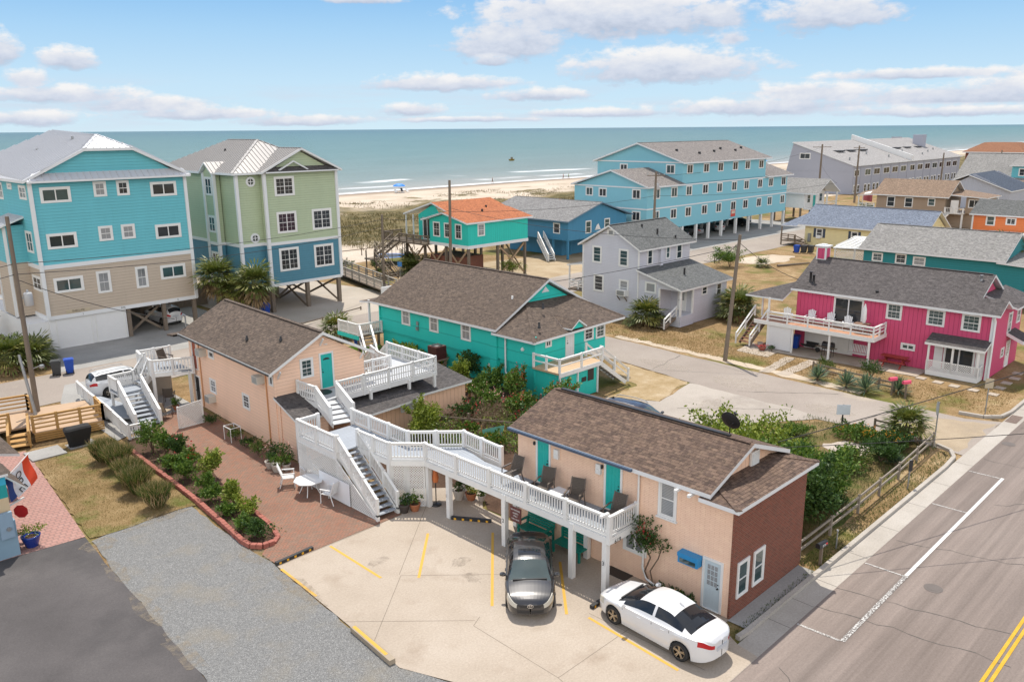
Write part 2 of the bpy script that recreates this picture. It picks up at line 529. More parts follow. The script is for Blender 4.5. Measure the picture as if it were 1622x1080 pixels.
def door(root, axis, c, s0, s1, z0, z1, mat, trim=None, side=-1, M=None, style='panel', knob=-1, name='door'):
    w = s1 - s0; h = z1 - z0; trim = trim or WHITE
    Mw = wallM(axis, c, (s0 + s1) / 2, z0, side)
    if M is not None: Mw = M @ Mw
    f = MB(Mw); cs = .09
    f.box(-w / 2, -w / 2 + cs, -.05, .02, 0, h); f.box(w / 2 - cs, w / 2, -.05, .02, 0, h); f.box(-w / 2 + cs, w / 2 - cs, -.05, .02, h - cs, h)
    f.box(-w / 2 + cs, w / 2 - cs, -.07, .02, 0, .03)
    iw = w / 2 - cs; ih = h - cs
    d = MB(Mw); d.box(-iw, iw, -.022, .02, .03, ih)
    def panel(x0, x1, z0_, z1_):
        d.box(x0, x1, -.03, -.02, z0_, z0_ + .02); d.box(x0, x1, -.03, -.02, z1_ - .02, z1_)
        d.box(x0, x0 + .02, -.03, -.02, z0_ + .02, z1_ - .02); d.box(x1 - .02, x1, -.03, -.02, z0_ + .02, z1_ - .02)
        d.box(x0 + .05, x1 - .05, -.028, -.02, z0_ + .05, z1_ - .05)
    g = None
    if style in ('panel', 'fan'):
        zz = ((.12, .36), (.42, .72), (.76, .92)) if style == 'panel' else ((.12, .36), (.42, .74))
        for a, b in zz:
            for sg in (-1, 1):
                x0, x1 = sorted((sg * .06, sg * (iw - .08))); panel(x0, x1, a * ih, b * ih)
    if style == 'fan':
        g = MB(Mw); n = 9; r = iw * .62
        pts = [(r * math.cos(math.pi * i / n), -.03, ih * .83 + r * .55 * math.sin(math.pi * i / n)) for i in range(n + 1)]
        g.poly(pts)
    if style == 'glass':
        g = MB(Mw); g.poly([(-iw + .12, -.03, ih * .5), (iw - .12, -.03, ih * .5), (iw - .12, -.03, ih * .93), (-iw + .12, -.03, ih * .93)])
        for sg in (-1, 1):
            x0, x1 = sorted((sg * .05, sg * (iw - .09))); panel(x0, x1, .1 * ih, .42 * ih)
        for i in range(5):
            z = ih * (.5 + .43 * i / 4); d.box(-iw + .1, iw - .1, -.036, -.02, z - .012, z + .012)
        for i in range(4):
            x = (-iw + .11) + (2 * iw - .22) * i / 3; d.box(x - .01, x + .01, -.034, -.02, ih * .5, ih * .93)
    if style == 'slider':
        g = MB(Mw)
        for sg in (-1, 1):
            x0, x1 = sorted((sg * .05, sg * (iw - .05))); g.poly([(x0, -.03, .12), (x1, -.03, .12), (x1, -.03, ih - .1), (x0, -.03, ih - .1)])
    if style == 'garage':
        for i in range(1, 4): d.box(-iw, iw, -.03, -.02, ih * i / 4 - .015, ih * i / 4 + .015)
    fo = f.build('door_frame', trim, root); do = d.build(name, mat, root)
    if g: g.build('pane', GLASSB if style in ('glass',) else GLASS, do)
    if style != 'garage' and style != 'slider':
        k = MB(Mw); x = knob * (iw - .09)
        k.tube((x, -.02, h * .47), (x, -.08, h * .47), .03, .035, 8); k.tube((x, -.02, h * .54), (x, -.04, h * .54), .025, .025, 8)
        k.build('handle', BLACK, do)
    return do

def post(root, x, y, z0, z1, w, mat, name='post', M=None, base=None):
    m = MB(M); m.box(x - w / 2, x + w / 2, y - w / 2, y + w / 2, z0, z1)
    o = m.build(name, mat, root)
    return o

def railing(root, pts, h=.75, mat=None, sp=.135, bw=.042, posts=True, pw=.1, maxp=1.9, M=None, style='bal', low=.1, name='railing', skirt=0., plow=0., mid=0.):
    """pts at floor level; one railing part per straight run, a post part at every end"""
    mat = mat or WHITE; done = []
    for a, b in zip(pts, pts[1:]):
        a = Vector(a); b = Vector(b); d = b - a; L = d.length; hd = Vector((d.x, d.y, 0)).length
        m = MB(M); up = Vector((0, 0, 1)); u = d.normalized()
        m.bar(a + up * h, b + up * h, .13, .035)
        m.bar(a + up * (h - .065), b + up * (h - .065), .04, .09)
        if style == 'bal':
            m.bar(a + up * low, b + up * low, .04, .08)
            n = max(1, int(hd / sp))
            for i in range(n):
                t = (i + .5) / n; p = a + d * t
                if any((p - q).length < pw * .6 for q in done): pass
                z0 = p.z + low + .02; z1 = p.z + h - .09
                ax = Vector((d.x, d.y, 0)).normalized() * bw / 2; ay = Vector((-ax.y, ax.x, 0)).normalized() * .02
                v = [(p + sx * ax + sy * ay) for sx, sy in ((-1, -1), (1, -1), (1, 1), (-1, 1))]
                m.mesh([(q.x, q.y, z0) for q in v] + [(q.x, q.y, z1) for q in v], [(0, 1, 5, 4), (1, 2, 6, 5), (2, 3, 7, 6), (3, 0, 4, 7)])
        else:
            for k in range(1, style + 1):
                z = h * k / (style + 1); m.bar(a + up * z, b + up * z, .035, .085)
        if mid: m.bar(a + up * mid, b + up * mid, .05, .07)
        if skirt: m.bar(a - up * (skirt / 2), b - up * (skirt / 2), .05, skirt)
        o = m.build(name, mat, root)
        if posts:
            n = max(1, math.ceil(L / maxp))
            for i in range(n + 1):
                p = a + d * (i / n)
                if any((p - q).length < .2 for q in done): continue
                done.append(p); q = MB(M)
                q.box(p.x - pw / 2, p.x + pw / 2, p.y - pw / 2, p.y + pw / 2, p.z - plow - skirt, p.z + h + .05)
                q.build('railing_post', mat, root)

def stairs(root, a, b, w, n, tmat, smat, M=None, each=True, th=.04, riser=None):
    """straight flight from top-centre a to bottom-centre b"""
    a = Vector(a); b = Vector(b); d = b - a; hd = Vector((d.x, d.y, 0)); run = hd.length / n; hu = hd.normalized(); s = Vector((-hu.y, hu.x, 0))
    rise = (a.z - b.z) / (n + 1)
    allm = MB(M)
    for i in range(n):
        m = MB(M) if each else allm
        c = a + hu * (run * (i + .5)); z = a.z - rise * (i + 1)
        m.bar((c - s * (w / 2 - .03)) + Vector((0, 0, z - a.z - th / 2)), (c + s * (w / 2 - .03)) + Vector((0, 0, z - a.z - th / 2)), run * 1.08, th)
        if each: m.build('tread', tmat, root)
        if riser:
            r = MB(M); e = a + hu * (run * i + .02)
            r.bar(e - s * (w / 2 - .05) + Vector((0, 0, z - a.z + rise / 2 - .01)), e + s * (w / 2 - .05) + Vector((0, 0, z - a.z + rise / 2 - .01)), .02, rise - .05); r.build('riser', riser, root)
    if not each: allm.build('treads', tmat, root)
    for sg in (-1, 1):
        m = MB(M); o = s * sg * (w / 2)
        m.bar(a + o + Vector((0, 0, -.16)), b + o + Vector((0, 0, .02)), .05, .26); m.build('stringer', smat, root)

def lattice(root, P0, ux, poly2, mat, name='lattice_panel', sp=.11, sw=.036, M=None, frame=True):
    """diagonal lattice in the vertical plane through P0 along ux (2D polygon: along, up)"""
    P0 = Vector(P0); U = Vector((*ux, 0)).normalized(); Z = Vector((0, 0, 1)); N = U.cross(Z)
    m = MB(M); c0 = (sum(p[0] for p in poly2) / len(poly2), sum(p[1] for p in poly2) / len(poly2))
    for k, (dx, dz) in enumerate(((1, 1), (1, -1))):
        q = 1 / math.sqrt(2); d = (dx * q, dz * q); n = (-d[1], d[0])
        ext = max(abs((p[0] - c0[0]) * n[0] + (p[1] - c0[1]) * n[1]) for p in poly2)
        t = -ext
        while t < ext:
            p = (c0[0] + n[0] * t, c0[1] + n[1] * t); r = clip(poly2, p, d)
            if r:
                a = P0 + U * (p[0] + d[0] * r[0]) + Z * (p[1] + d[1] * r[0]) + N * (.006 if k else -.006)
                b = P0 + U * (p[0] + d[0] * r[1]) + Z * (p[1] + d[1] * r[1]) + N * (.006 if k else -.006)
                m.bar(a, b, .008, sw, up=(b - a).cross(N))
            t += sp
    if frame:
        for a, b in zip(poly2, poly2[1:] + poly2[:1]):
            m.bar(P0 + U * a[0] + Z * a[1], P0 + U * b[0] + Z * b[1], .035, .06, up=N.cross(Vector(P0 + U * b[0] + Z * b[1]) - Vector(P0 + U * a[0] + Z * a[1])))
    return m.build(name, mat, root)

def corner(root, x, y, z0, z1, mat=None, w=.12, M=None, name='corner_board'):
    m = MB(M); m.box(x - w / 2, x + w / 2, y - w / 2, y + w / 2, z0, z1); return m.build(name, mat or TRIM, root)
def band(root, a, b, h, mat=None, M=None, t=.06, name='band_board'):
    m = MB(M); m.bar(a, b, t, h); return m.build(name, mat or TRIM, root)
def pipe(root, pts, r, mat, name='downpipe', M=None):
    m = MB(M); m.path(pts, r, 8); return m.build(name, mat, root)
def xbrace(root, a, b, z0, z1, mat, w=.08, h=.2):
    m = MB(); m.bar((*a, z0), (*b, z1), w, h); m.build('cross_brace', mat, root)
    m = MB(); m.bar((*a, z1), (*b, z0), w * .9, h); m.build('cross_brace', mat, root)
# ------------------------------------------------------------------ camera, sun, sky
H = 16.8
def camera():
    pitch, roll, yaw = R(14.4146), R(-.4563), R(44.9032)
    cp, sp = math.cos(pitch), math.sin(pitch)
    fw = Vector((math.cos(yaw) * cp, math.sin(yaw) * cp, -sp)); rt = Vector((math.sin(yaw), -math.cos(yaw), 0)); up = rt.cross(fw)
    c, s = math.cos(roll), math.sin(roll)
    r2 = c * rt + s * up; u2 = -s * rt + c * up
    cam = bpy.data.cameras.new('Camera'); o = bpy.data.objects.new('Camera', cam); COL.objects.link(o)
    M = Matrix.Identity(4)
    for i in range(3):
        M[i][0] = r2[i]; M[i][1] = u2[i]; M[i][2] = -fw[i]
    M.translation = (0, 0, H)
    o.matrix_world = M
    cam.sensor_fit = 'HORIZONTAL'; cam.sensor_width = 36; cam.lens = 1309 / 1622 * 36
    cam.clip_start = .1; cam.clip_end = 200000
    SC.camera = o
camera()
SUNDIR = Vector((.26, .35, 1)).normalized()
sun = bpy.data.lights.new('Sun', 'SUN'); sun.energy = 4.0; sun.angle = R(.53); sun.color = (1, .94, .84)
so = bpy.data.objects.new('Sun', sun); COL.objects.link(so)
so.matrix_world = SUNDIR.to_track_quat('Z', 'Y').to_matrix().to_4x4()
SC.view_settings.view_transform = 'Standard'; SC.view_settings.look = 'None'
EXPO = .27
SC.view_settings.exposure = EXPO; SC.view_settings.gamma = 1; SC.view_settings.use_curve_mapping = False
SC.render.film_transparent = False
SC.cycles.max_bounces = 6; SC.cycles.diffuse_bounces = 3; SC.cycles.use_denoising = True
SC.cycles.use_adaptive_sampling = True

def world():
    w = bpy.data.worlds.new('World'); SC.world = w; w.use_nodes = True
    class WG(NG):
        def __init__(s):
            s.t = w.node_tree
            for n in list(s.t.nodes): s.t.nodes.remove(n)
            s.out = s.n('ShaderNodeOutputWorld'); s.bg = s.n('ShaderNodeBackground'); s.t.links.new(s.bg.outputs[0], s.out.inputs[0])
    g = WG()
    sky = g.n('ShaderNodeTexSky'); sky.sky_type = 'NISHITA'; sky.sun_disc = False
    sky.sun_elevation = math.asin(SUNDIR.z); sky.sun_rotation = math.atan2(SUNDIR.x, SUNDIR.y)
    sky.air_density = 1.; sky.dust_density = .6; sky.ozone_density = 2.
    d = g.n('ShaderNodeTexCoord').outputs['Generated']
    x, y, z = g.sep(d)
    az = g.math('MULTIPLY', g.math('ARCTAN2', y, x), 180 / math.pi)
    el = g.math('MULTIPLY', g.math('ARCSINE', z), 180 / math.pi)
    cv = g.n('ShaderNodeCombineXYZ'); g.l(az, cv.inputs[0]); g.l(g.math('MULTIPLY', el, 1.9), cv.inputs[1])
    n1 = g.noise(cv.outputs[0], .62, 9, .6); n2 = g.noise(cv.outputs[0], .16, 3, .5)
    F = None; SW = None; ST = None
    for a, e, ra, re in CLOUDS:
        da = g.math('DIVIDE', g.math('SUBTRACT', az, a), ra)
        de = g.math('DIVIDE', g.math('SUBTRACT', el, e), re)
        dv = g.math('MAXIMUM', de, g.math('MULTIPLY', de, -1.5))
        r = g.math('SQRT', g.math('ADD', g.math('MULTIPLY', da, da), g.math('MULTIPLY', dv, dv)))
        f = g.math('SUBTRACT', 1., r)
        wgt = g.math('MAXIMUM', g.math('ADD', f, .35), 0.)
        F = f if F is None else g.math('MAXIMUM', F, f)
        SW = wgt if SW is None else g.math('ADD', SW, wgt)
        t = g.math('MULTIPLY', wgt, de)
        ST = t if ST is None else g.math('ADD', ST, t)
    shade = g.math('DIVIDE', ST, g.math('ADD', SW, .01))
    v = g.math('ADD', F, g.math('MULTIPLY', g.math('SUBTRACT', n1, .5), 1.9))
    dens = g.maprange(v, -.05, .40); 
    # thin streaky cloud low over the sea
    cv2 = g.n('ShaderNodeCombineXYZ'); g.l(az, cv2.inputs[0]); g.l(g.math('MULTIPLY', el, 9.), cv2.inputs[1])
    lo = g.math('MULTIPLY', g.maprange(g.noise(cv2.outputs[0], .12, 6, .65), .45, .72, 0, .7), g.math('MULTIPLY', g.maprange(el, 3.6, 1.2), g.maprange(el, -.2, .6)))
    sh = g.math('ADD', shade, g.math('MULTIPLY', g.math('SUBTRACT', n1, .5), 1.6))
    ccol = g.ramp(g.maprange(sh, -.75, .7), [(0, CL_LO), (.45, CL_MID), (1, CL_HI)])
    # clear sky low over the sea, the texture's own sky with unseen bright cloud added higher up as fill
    low = g.ramp(g.maprange(el, 0., 12.), SKY_LOW)
    low = g.mix(g.math('MULTIPLY', dens, .96), g.mix(lo, low, CL_MID), ccol)
    K = g.n('ShaderNodeVectorMath', operation='SCALE'); K.inputs['Scale'].default_value = 1 / (.15 * 2 ** EXPO); g.l(low, K.inputs[0])
    pl = g.n('ShaderNodeVectorMath', operation='DIVIDE'); g.l(d, pl.inputs[0]); zz = g.math('MAXIMUM', z, .12)
    cz = g.n('ShaderNodeCombineXYZ'); [g.l(zz, cz.inputs[i]) for i in range(3)]; g.l(cz.outputs[0], pl.inputs[1])
    cov = g.maprange(g.noise(pl.outputs[0], .9, 3, .5), .40, .62, 0, .85)
    up = g.mix(cov, sky.outputs[0], tuple(UPFILL))
    back_fill = g.math('MULTIPLY', g.maprange(g.math('ADD', g.math('MULTIPLY', x, -.707), g.math('MULTIPLY', y, -.707)), .1, .6), g.math('MULTIPLY', g.maprange(el, 2, 7), g.maprange(el, 55, 35)))
    back_fill = g.math('MULTIPLY', back_fill, g.maprange(n2, .25, .5, .55, 1.))   # unseen bright patch added behind the camera to fill the shaded facades
    f = g.n('ShaderNodeMapRange', interpolation_type='SMOOTHSTEP'); f.inputs[1].default_value = 10; f.inputs[2].default_value = 22; g.l(el, f.inputs[0])
    col = g.mix(back_fill, g.mix(f.outputs[0], K.outputs[0], up), (10.5, 10.3, 10.))
    g.l(col, g.bg.inputs['Color']); g.bg.inputs['Strength'].default_value = .15
SKY_LOW = [(0, (.66, .84, .94)), (.25, (.56, .78, .95)), (.5, (.41, .67, .93)), (.8, (.22, .50, .87)), (1, (.14, .38, .78))]
UPFILL = (5.0, 4.9, 4.8)
CL_LO = (.42, .49, .63); CL_MID = (.66, .71, .82); CL_HI = (.93, .92, .92)
CLOUDS = [(38.03, 6.85, 9.81, 2.27), (45.2, 5.34, 4.36, 1.74), (34.7, 3.71, 7.19, 1.57), (41.5, 7.21, 6.98, 1.48), (31.87, 6.79, 2.62, 1.31), (24.72, 6.59, 4.36, 1.57), (49.4, 2.84, 5.45, 0.74), (42.72, 2.08, 3.71, 0.57), (51.54, 1.17, 2.27, 0.61), (71.88, 4.05, 1.83, 0.87), (75.1, 4.5, 1.13, 1.22), (73.98, 2.88, 1.31, 0.78), (71.97, 2.07, 5.23, 0.7), (67.55, 1.51, 4.36, 0.65), (64.3, 0.98, 5.23, 0.52), (58.52, 0.56, 4.8, 0.44), (74.27, 0.7, 3.49, 0.61), (25.44, 1.91, 4.14, 0.96), (17.98, 1.67, 6.54, 0.78), (28.81, 1.12, 8.28, 0.7), (19.81, 2.94, 6.54, 0.44), (14.79, 2.01, 3.05, 1.05), (54.48, 7.96, 3.05, 0.39), (39.14, 0.91, 6.1, 0.39), (17.88, 0.73, 6.98, 0.44), (46.05, 4.25, 1.31, 0.44), (30.62, 5.37, 1.09, 0.61), (47.78, 0.58, 5.23, 0.26)]
world()

# ------------------------------------------------------------------ ground
def sheet(name, poly, z, mat, kind='structure'):
    m = MB(); m.poly([(x, y, z) for x, y in poly]); o = m.build(name, mat); o['kind'] = kind; return o
GRASSDRY = ground('dry_grass', [(.30, (.10, .068, .026)), (.45, (.22, .142, .066)), (.56, (.31, .212, .11)), (.68, (.48, .37, .23))], .35, 9., .05, patch=((.125, .125, .03), .22, .50, .64), finec=.45)
LAWN = ground('lawn_mat', [(.32, (.09, .072, .024)), (.46, (.22, .148, .066)), (.58, (.30, .212, .107)), (.70, (.46, .35, .20))], .6, 16., .05, patch=((.115, .13, .03), .35, .52, .66), finec=.45)
SANDM = ground('sand_mat', [(.3, (.38, .30, .22)), (.5, (.46, .38, .29)), (.7, (.54, .46, .37))], .12, 3., .03, finec=.25)
def streaks(m):
    # long wear marks along the traffic lanes
    t = m.node_tree; b = next(n for n in t.nodes if n.type == 'BSDF_PRINCIPLED'); src = b.inputs['Base Color'].links[0].from_socket
    g = NG.__new__(NG); g.t = t; p = g.pos(); f = g.maprange(g.noise(g.scale(p, .03, 1.3, 1), 1., 6, .65), .38, .66, .72, 1.1)
    k = g.n('ShaderNodeMix', data_type='RGBA', blend_type='MULTIPLY'); k.inputs[0].default_value = 1.; g.l(src, k.inputs[6]); g.l(f, k.inputs[7]); g.l(k.outputs[2], b.inputs['Base Color']); return m
ASPH = ground('road_asphalt', [(.3, (.195, .158, .138)), (.5, (.232, .19, .168)), (.7, (.272, .228, .203))], .09, 30., .004, .9, patch=((.185, .154, .138), .05, .55, .72), finec=.22)
ASPHL = ground('street_asphalt', [(.3, (.25, .212, .184)), (.5, (.30, .258, .225)), (.7, (.36, .315, .275))], .12, 25., .004, .9, patch=((.40, .34, .27), .16, .6, .75), finec=.22)
ASPHD = ground('dark_asphalt', [(.3, (.066, .061, .061)), (.5, (.098, .09, .09)), (.7, (.135, .125, .122))], .25, 40., .004, .92, patch=((.055, .052, .053), .12, .48, .66), finec=.4)
CONC = ground('pale_concrete', [(.3, (.335, .278, .222)), (.5, (.385, .325, .265)), (.7, (.425, .365, .305))], .3, 12., .004, .85, patch=((.31, .25, .195), .5, .56, .75), finec=.18)
CONCG = ground('grey_concrete', [(.3, (.24, .235, .225)), (.5, (.31, .30, .285)), (.7, (.37, .36, .34))], .25, 12., .004, .85, patch=((.2, .195, .19), .3, .58, .75), finec=.18)
GUTTER = ground('kerb_concrete', [(.3, (.32, .29, .255)), (.5, (.385, .35, .31)), (.7, (.44, .405, .365))], .4, 14., .004, .85, finec=.2)
SOIL = ground('soil', [(.3, (.045, .026, .017)), (.5, (.085, .05, .033)), (.7, (.14, .092, .062))], 1.2, 18., .04, finec=.4)
GRAVELM = None
def gravel():
    m = newmat('gravel_mat'); g = NG(m); p = g.pos()
    v = g.n('ShaderNodeTexVoronoi'); g.set(v, Scale=34.); g.l(p, v.inputs['Vector'])
    x, _, _ = g.sep(v.outputs['Color'])
    c = g.ramp(x, [(0, (.20, .20, .20)), (.5, (.285, .285, .28)), (.85, (.35, .348, .34)), (1, (.46, .455, .445))])
    c = g.mix(g.maprange(g.noise(p, .5, 5, .6), .5, .72, 0, .55), c, (.38, .33, .25))
    c = g.mix(.6, c, g.mix(g.maprange(v.outputs['Distance'], 0, .6), (1.15, 1.15, 1.15), (.35, .35, .35)), 'MULTIPLY')
    g.l(c, g.b.inputs['Base Color']); g.set(g.b, Roughness=.9)
    g.bump(g.math('SUBTRACT', 1., v.outputs['Distance']), .03)
    return m
GRAVELM = gravel()
PAVER = brickmat('patio_pavers', (.31, .135, .083), (.215, .14, .10), (.13, .09, .065), .2, .1, .5, .012, stain=.45)
PAVRED = brickmat('red_pavers', (.40, .225, .19), (.36, .19, .158), (.27, .16, .135), .25, .25, .5, .03, stain=.2)

streaks(ASPH)
def wavy(pts, step=.6, amp=.12, closed=True):
    """roughen a ground outline"""
    out = []; n = len(pts)
    for i in range(n):
        a = pts[i]; b = pts[(i + 1) % n]; L = math.dist(a, b); k = max(1, int(L / step))
        for j in range(k):
            t = j / k; q = 0 if j == 0 else 1
            out.append((a[0] + (b[0] - a[0]) * t + random.uniform(-amp, amp) * q, a[1] + (b[1] - a[1]) * t + random.uniform(-amp, amp) * q))
    return out
sheet('ground', [(-300, -150), (900, -150), (900, 112), (-300, 112)], -.045, GRASSDRY)
sheet('main_road', [(-300, -4), (900, -4), (900, 11.02), (-300, 11.02)], -.008, ASPH)
sheet('gutter', [(-300, 11.02), (900, 11.02), (900, 11.86), (-300, 11.86)], -.004, GUTTER)
sheet('side_street', wavy([(45.4, 11.86), (52.4, 11.86), (51.6, 13.6), (51.5, 18), (51.6, 23), (52, 29), (52.8, 41), (53.2, 56.6), (46.9, 56.6), (47.6, 36), (46.6, 29.5), (45.5, 20), (45.7, 14)], 1., .09), -.016, ASPHL)
sheet('parking_apron', wavy([(46.2, 20), (46.5, 29.3), (41.8, 28.5), (40.2, 31.5), (37.5, 31), (36, 24), (38.8, 20.8), (41.7, 22.4), (45.4, 20)], .8, .1), -.012, ground('apron_mat', [(.3, (.30, .262, .23)), (.5, (.36, .32, .28)), (.7, (.43, .385, .34))], .2, 20., .004, .9, patch=((.27, .235, .205), .3, .5, .7)))
sheet('sand_driveway', wavy([(45.8, 12.2), (51.8, 12.0), (50.6, 14.8), (47.5, 15.8), (46.1, 14)], .6, .25), -.0135, ground('sandy_asphalt', [(.3, (.27, .22, .165)), (.5, (.34, .27, .19)), (.7, (.40, .325, .235))], .5, 20., .004, .9))
sheet('coast_street', wavy([(-120, 56.4), (45, 56.4), (53, 56.2), (300, 56.0), (300, 63.6), (100, 63.7), (-120, 63.7)], 2., .08), -.02, ASPHL)
sheet('driveway_concrete', [(17.6, 63.6), (34.5, 63.6), (34.5, 84), (19.3, 84), (19.3, 70.8), (17.6, 70.6)], -.012, CONCG)
sheet('driveway_pale', [(35.2, 63.6), (49.6, 63.6), (52, 73), (50, 84), (35.2, 84)], -.012, ground('driveway_mat', [(.3, (.33, .285, .235)), (.5, (.385, .335, .28)), (.7, (.44, .39, .335))], .25, 12., .004, .85, patch=((.34, .31, .27), .3, .56, .75)))
sheet('motel_parking', [(96, 63.6), (142, 63.6), (142, 84), (96, 84)], -.012, CONCG)
sheet('parking_lot', [(14.37, 27.65), (13.82, 19), (14.9, 16.4), (16.5, 11.03), (22.35, 11.03), (22.5, 11.86), (23.0, 12.75), (23.6, 12.82), (23.6, 25.5), (25.2, 27.2), (22.6, 29.6), (20.6, 27.66), (19.5, 27.65)], 0., CONC)
sheet('gravel_drive', wavy([(9.95, 35.2), (12.1, 35.5), (14.4, 35.4), (14.25, 30.2), (14.36, 27.7), (13.8, 19), (14.9, 16.4), (16.5, 11.03), (9, 11.03), (9.15, 22.7), (9.6, 31)], .5, .07), -.01, GRAVELM)
sheet('asphalt_drive', wavy([(9.88, 35.75), (9.6, 31), (9.15, 22.7), (9, 11.03), (-14, 11.03), (-14, 36.2), (7, 36.1)], .8, .05), -.006, ASPHD)
sheet('brick_walk', [(7.0, 36.06), (9.9, 35.8), (10.95, 46.3), (11.1, 48.6), (3, 49.5), (3, 36.2)], 0., PAVRED)
sheet('lawn', wavy([(9.98, 35.5), (10.95, 46.3), (11.3, 48.2), (15.2, 48.4), (15.05, 44.3), (14.9, 40), (14.6, 35.3), (13.2, 35.5), (11.5, 35.3)], .4, .08), .004, LAWN)
sheet('flower_bed', [(15.1, 44.3), (14.92, 40.6), (14.88, 38.6), (14.74, 35.6), (14.53, 32.7), (14.32, 30.4), (14.42, 29.65), (14.75, 29.3), (15.5, 29.6), (16.08, 31.8), (16.2, 34.8), (16.9, 38.4), (17.7, 42.5), (17.3, 46), (15.6, 46.2)], .03, SOIL)
sheet('brick_patio', [(14.42, 27.66), (20.6, 27.66), (20.6, 33), (20.4, 38.5), (21, 49.5), (16.6, 48), (17.3, 45.9), (17.7, 42.5), (16.9, 38.4), (16.2, 34.8), (16.08, 31.8), (15.5, 29.6), (14.75, 29.25), (14.4, 28.9)], .008, PAVER)
sheet('garden_soil', wavy([(22.4, 29.4), (25.2, 27.1), (23.7, 25.3), (24, 23.3), (36, 23.3), (37, 34), (37, 45), (33, 45), (32.8, 38), (22, 33)], .8, .15), -.02, SOIL)
sheet('under_deck_slab', [(15.2, 46.5), (21, 49.6), (21.3, 60), (16.7, 60), (15.2, 56)], .004, CONCG)
sheet('street_garden', wavy([(29.1, 13.0), (45.4, 13.5), (46, 19), (42.5, 21.8), (38.6, 20.6), (35.5, 23.6), (29.1, 23.6)], .6, .12), -.03, ground('garden_mat', [(.3, (.07, .058, .022)), (.5, (.16, .118, .05)), (.7, (.28, .21, .11))], .6, 12., .05, patch=((.085, .10, .025), .5, .5, .62), finec=.4))
sheet('pebble_patch', wavy([(41.2, 15.5), (43.1, 15.6), (43.2, 17.2), (42, 17.9), (40.9, 17)], .4, .15), -.02, ground('pebbles', [(.3, (.36, .30, .25)), (.7, (.56, .49, .43))], 3., 30., .03))
sheet('wall_footing', [(23.5, 12.06), (28.8, 12.06), (28.8, 12.82), (23.5, 12.82)], -.006, CONCG)
sheet('sand_patch', wavy([(95, 50.5), (99, 49.3), (104.5, 50.6), (104, 53.6), (99, 55), (94.5, 53.5)], .8, .3), -.03, SANDM)
sheet('sand_lot', wavy([(57, 63.6), (96, 63.7), (96, 74), (60, 80), (56, 74)], 1.5, .4), -.03, ground('sandy_lot', [(.3, (.28, .20, .115)), (.5, (.37, .285, .185)), (.7, (.45, .365, .26))], .3, 8., .02))
sheet('sand_verge', wavy([(51.8, 20), (52.6, 29), (53.2, 41), (53.9, 41), (53.6, 30), (52.8, 20)], .6, .2), -.028, SANDM)
sheet('sand_verge', wavy([(40.3, 31.6), (41.8, 28.6), (46.6, 29.6), (47.5, 36), (45.2, 35), (43.5, 31.5)], .5, .2), -.028, ground('verge_mat', [(.3, (.25, .175, .08)), (.5, (.35, .26, .15)), (.7, (.45, .36, .25))], .8, 10., .03))
sheet('stone_terrace', wavy([(56.2, 31.4), (59.2, 31.8), (58.5, 28.8), (56, 28.7)], .5, .03), -.02, CONC)
for q in ([(52.1, 27.3), (57.1, 27.8), (57.2, 27.0), (52.4, 26.6)], [(52.5, 26.2), (57.5, 26.1), (57.5, 25.3), (52.6, 25.3)]): sheet('driveway_strip', wavy(q, .5, .06), -.02, CONC)
sheet('patio_slab', wavy([(57.6, 29.8), (60.6, 29.8), (60.6, 18.8), (58.4, 18.8), (58.2, 22)], .6, .06), -.015, CONC)
# kerb: a real step
def kerb(pts, w=.18, h=.13):
    m = MB()
    for a, b in zip(pts, pts[1:]): m.bar((*a, h / 2 - .02), (*b, h / 2 - .02), w, h + .04)
    return structure('kerb', m, GUTTER)
kerb([(22.75, 12.0), (23.3, 11.95), (43, 11.95), (44.6, 12.05), (45.5, 12.5), (45.9, 13.3)])
kerb([(52.3, 14.2), (52.5, 12.9), (53.2, 12.15), (54.5, 11.95), (400, 11.95)])
# painted markings
PAINTW = ground('road_paint_white', [(.3, (.5, .49, .47)), (.5, (.66, .65, .63)), (.7, (.74, .73, .71))], 2., 40., .001, .7)
PAINTY = ground('road_paint_yellow', [(.3, (.45, .26, .02)), (.5, (.54, .32, .03)), (.7, (.60, .38, .06))], 2., 40., .001, .7)
def worn(name, c, keep):
    m = newmat(name); g = NG(m); p = g.pos()
    f = g.maprange(g.noise(p, 14, 4, .7), keep, keep + .06)
    g.l(g.mix(f, (.14, .125, .115), c), g.b.inputs['Base Color']); g.set(g.b, Roughness=.8)
    return m
PAINTWORN = worn('road_paint_worn', (.6, .59, .57), .5)
YWORN = worn('stall_paint_yellow', (.56, .325, .05), .2)
def stripe(a, b, w, mat, z=.004):
    m = MB(); A = Vector((*a, 0)); B = Vector((*b, 0)); d = (B - A).normalized(); s = Vector((-d.y, d.x, 0)) * w / 2
    m.poly([(*(A - s)[:2], z), (*(B - s)[:2], z), (*(B + s)[:2], z), (*(A + s)[:2], z)]); return structure('painted_line', m, mat)
stripe((30.9, 9.46), (43.55, 9.48), .14, PAINTW); stripe((25.1, 9.42), (30.88, 9.45), .16, PAINTWORN)
PAINTF = worn('road_paint_faint', (.46, .44, .42), .44)
for x in (30.83, 38.3, 43.45): stripe((x, 9.54), (x - .05, 10.98), .09, PAINTF)
stripe((25.07, 9.5), (25.0, 10.98), .1, PAINTF)
for y in (5.22, 5.42): stripe((-80, y), (300, y), .11, PAINTY)
for a, b in (((16.75, 27.5), (16.71, 23.92)), ((20.3, 25.42), (17.73, 22.87)), ((22.28, 23.47), (18.35, 19.42)), ((22.44, 19.75), (19.84, 17.13)), ((20.23, 16.44), (19.95, 12.5)), ((14.36, 27.3), (14.25, 24.6))):
    stripe(a, b, .11, YWORN, .005)
JOINT = plain('joint_dark', (.16, .13, .10), .9, .3, 8)
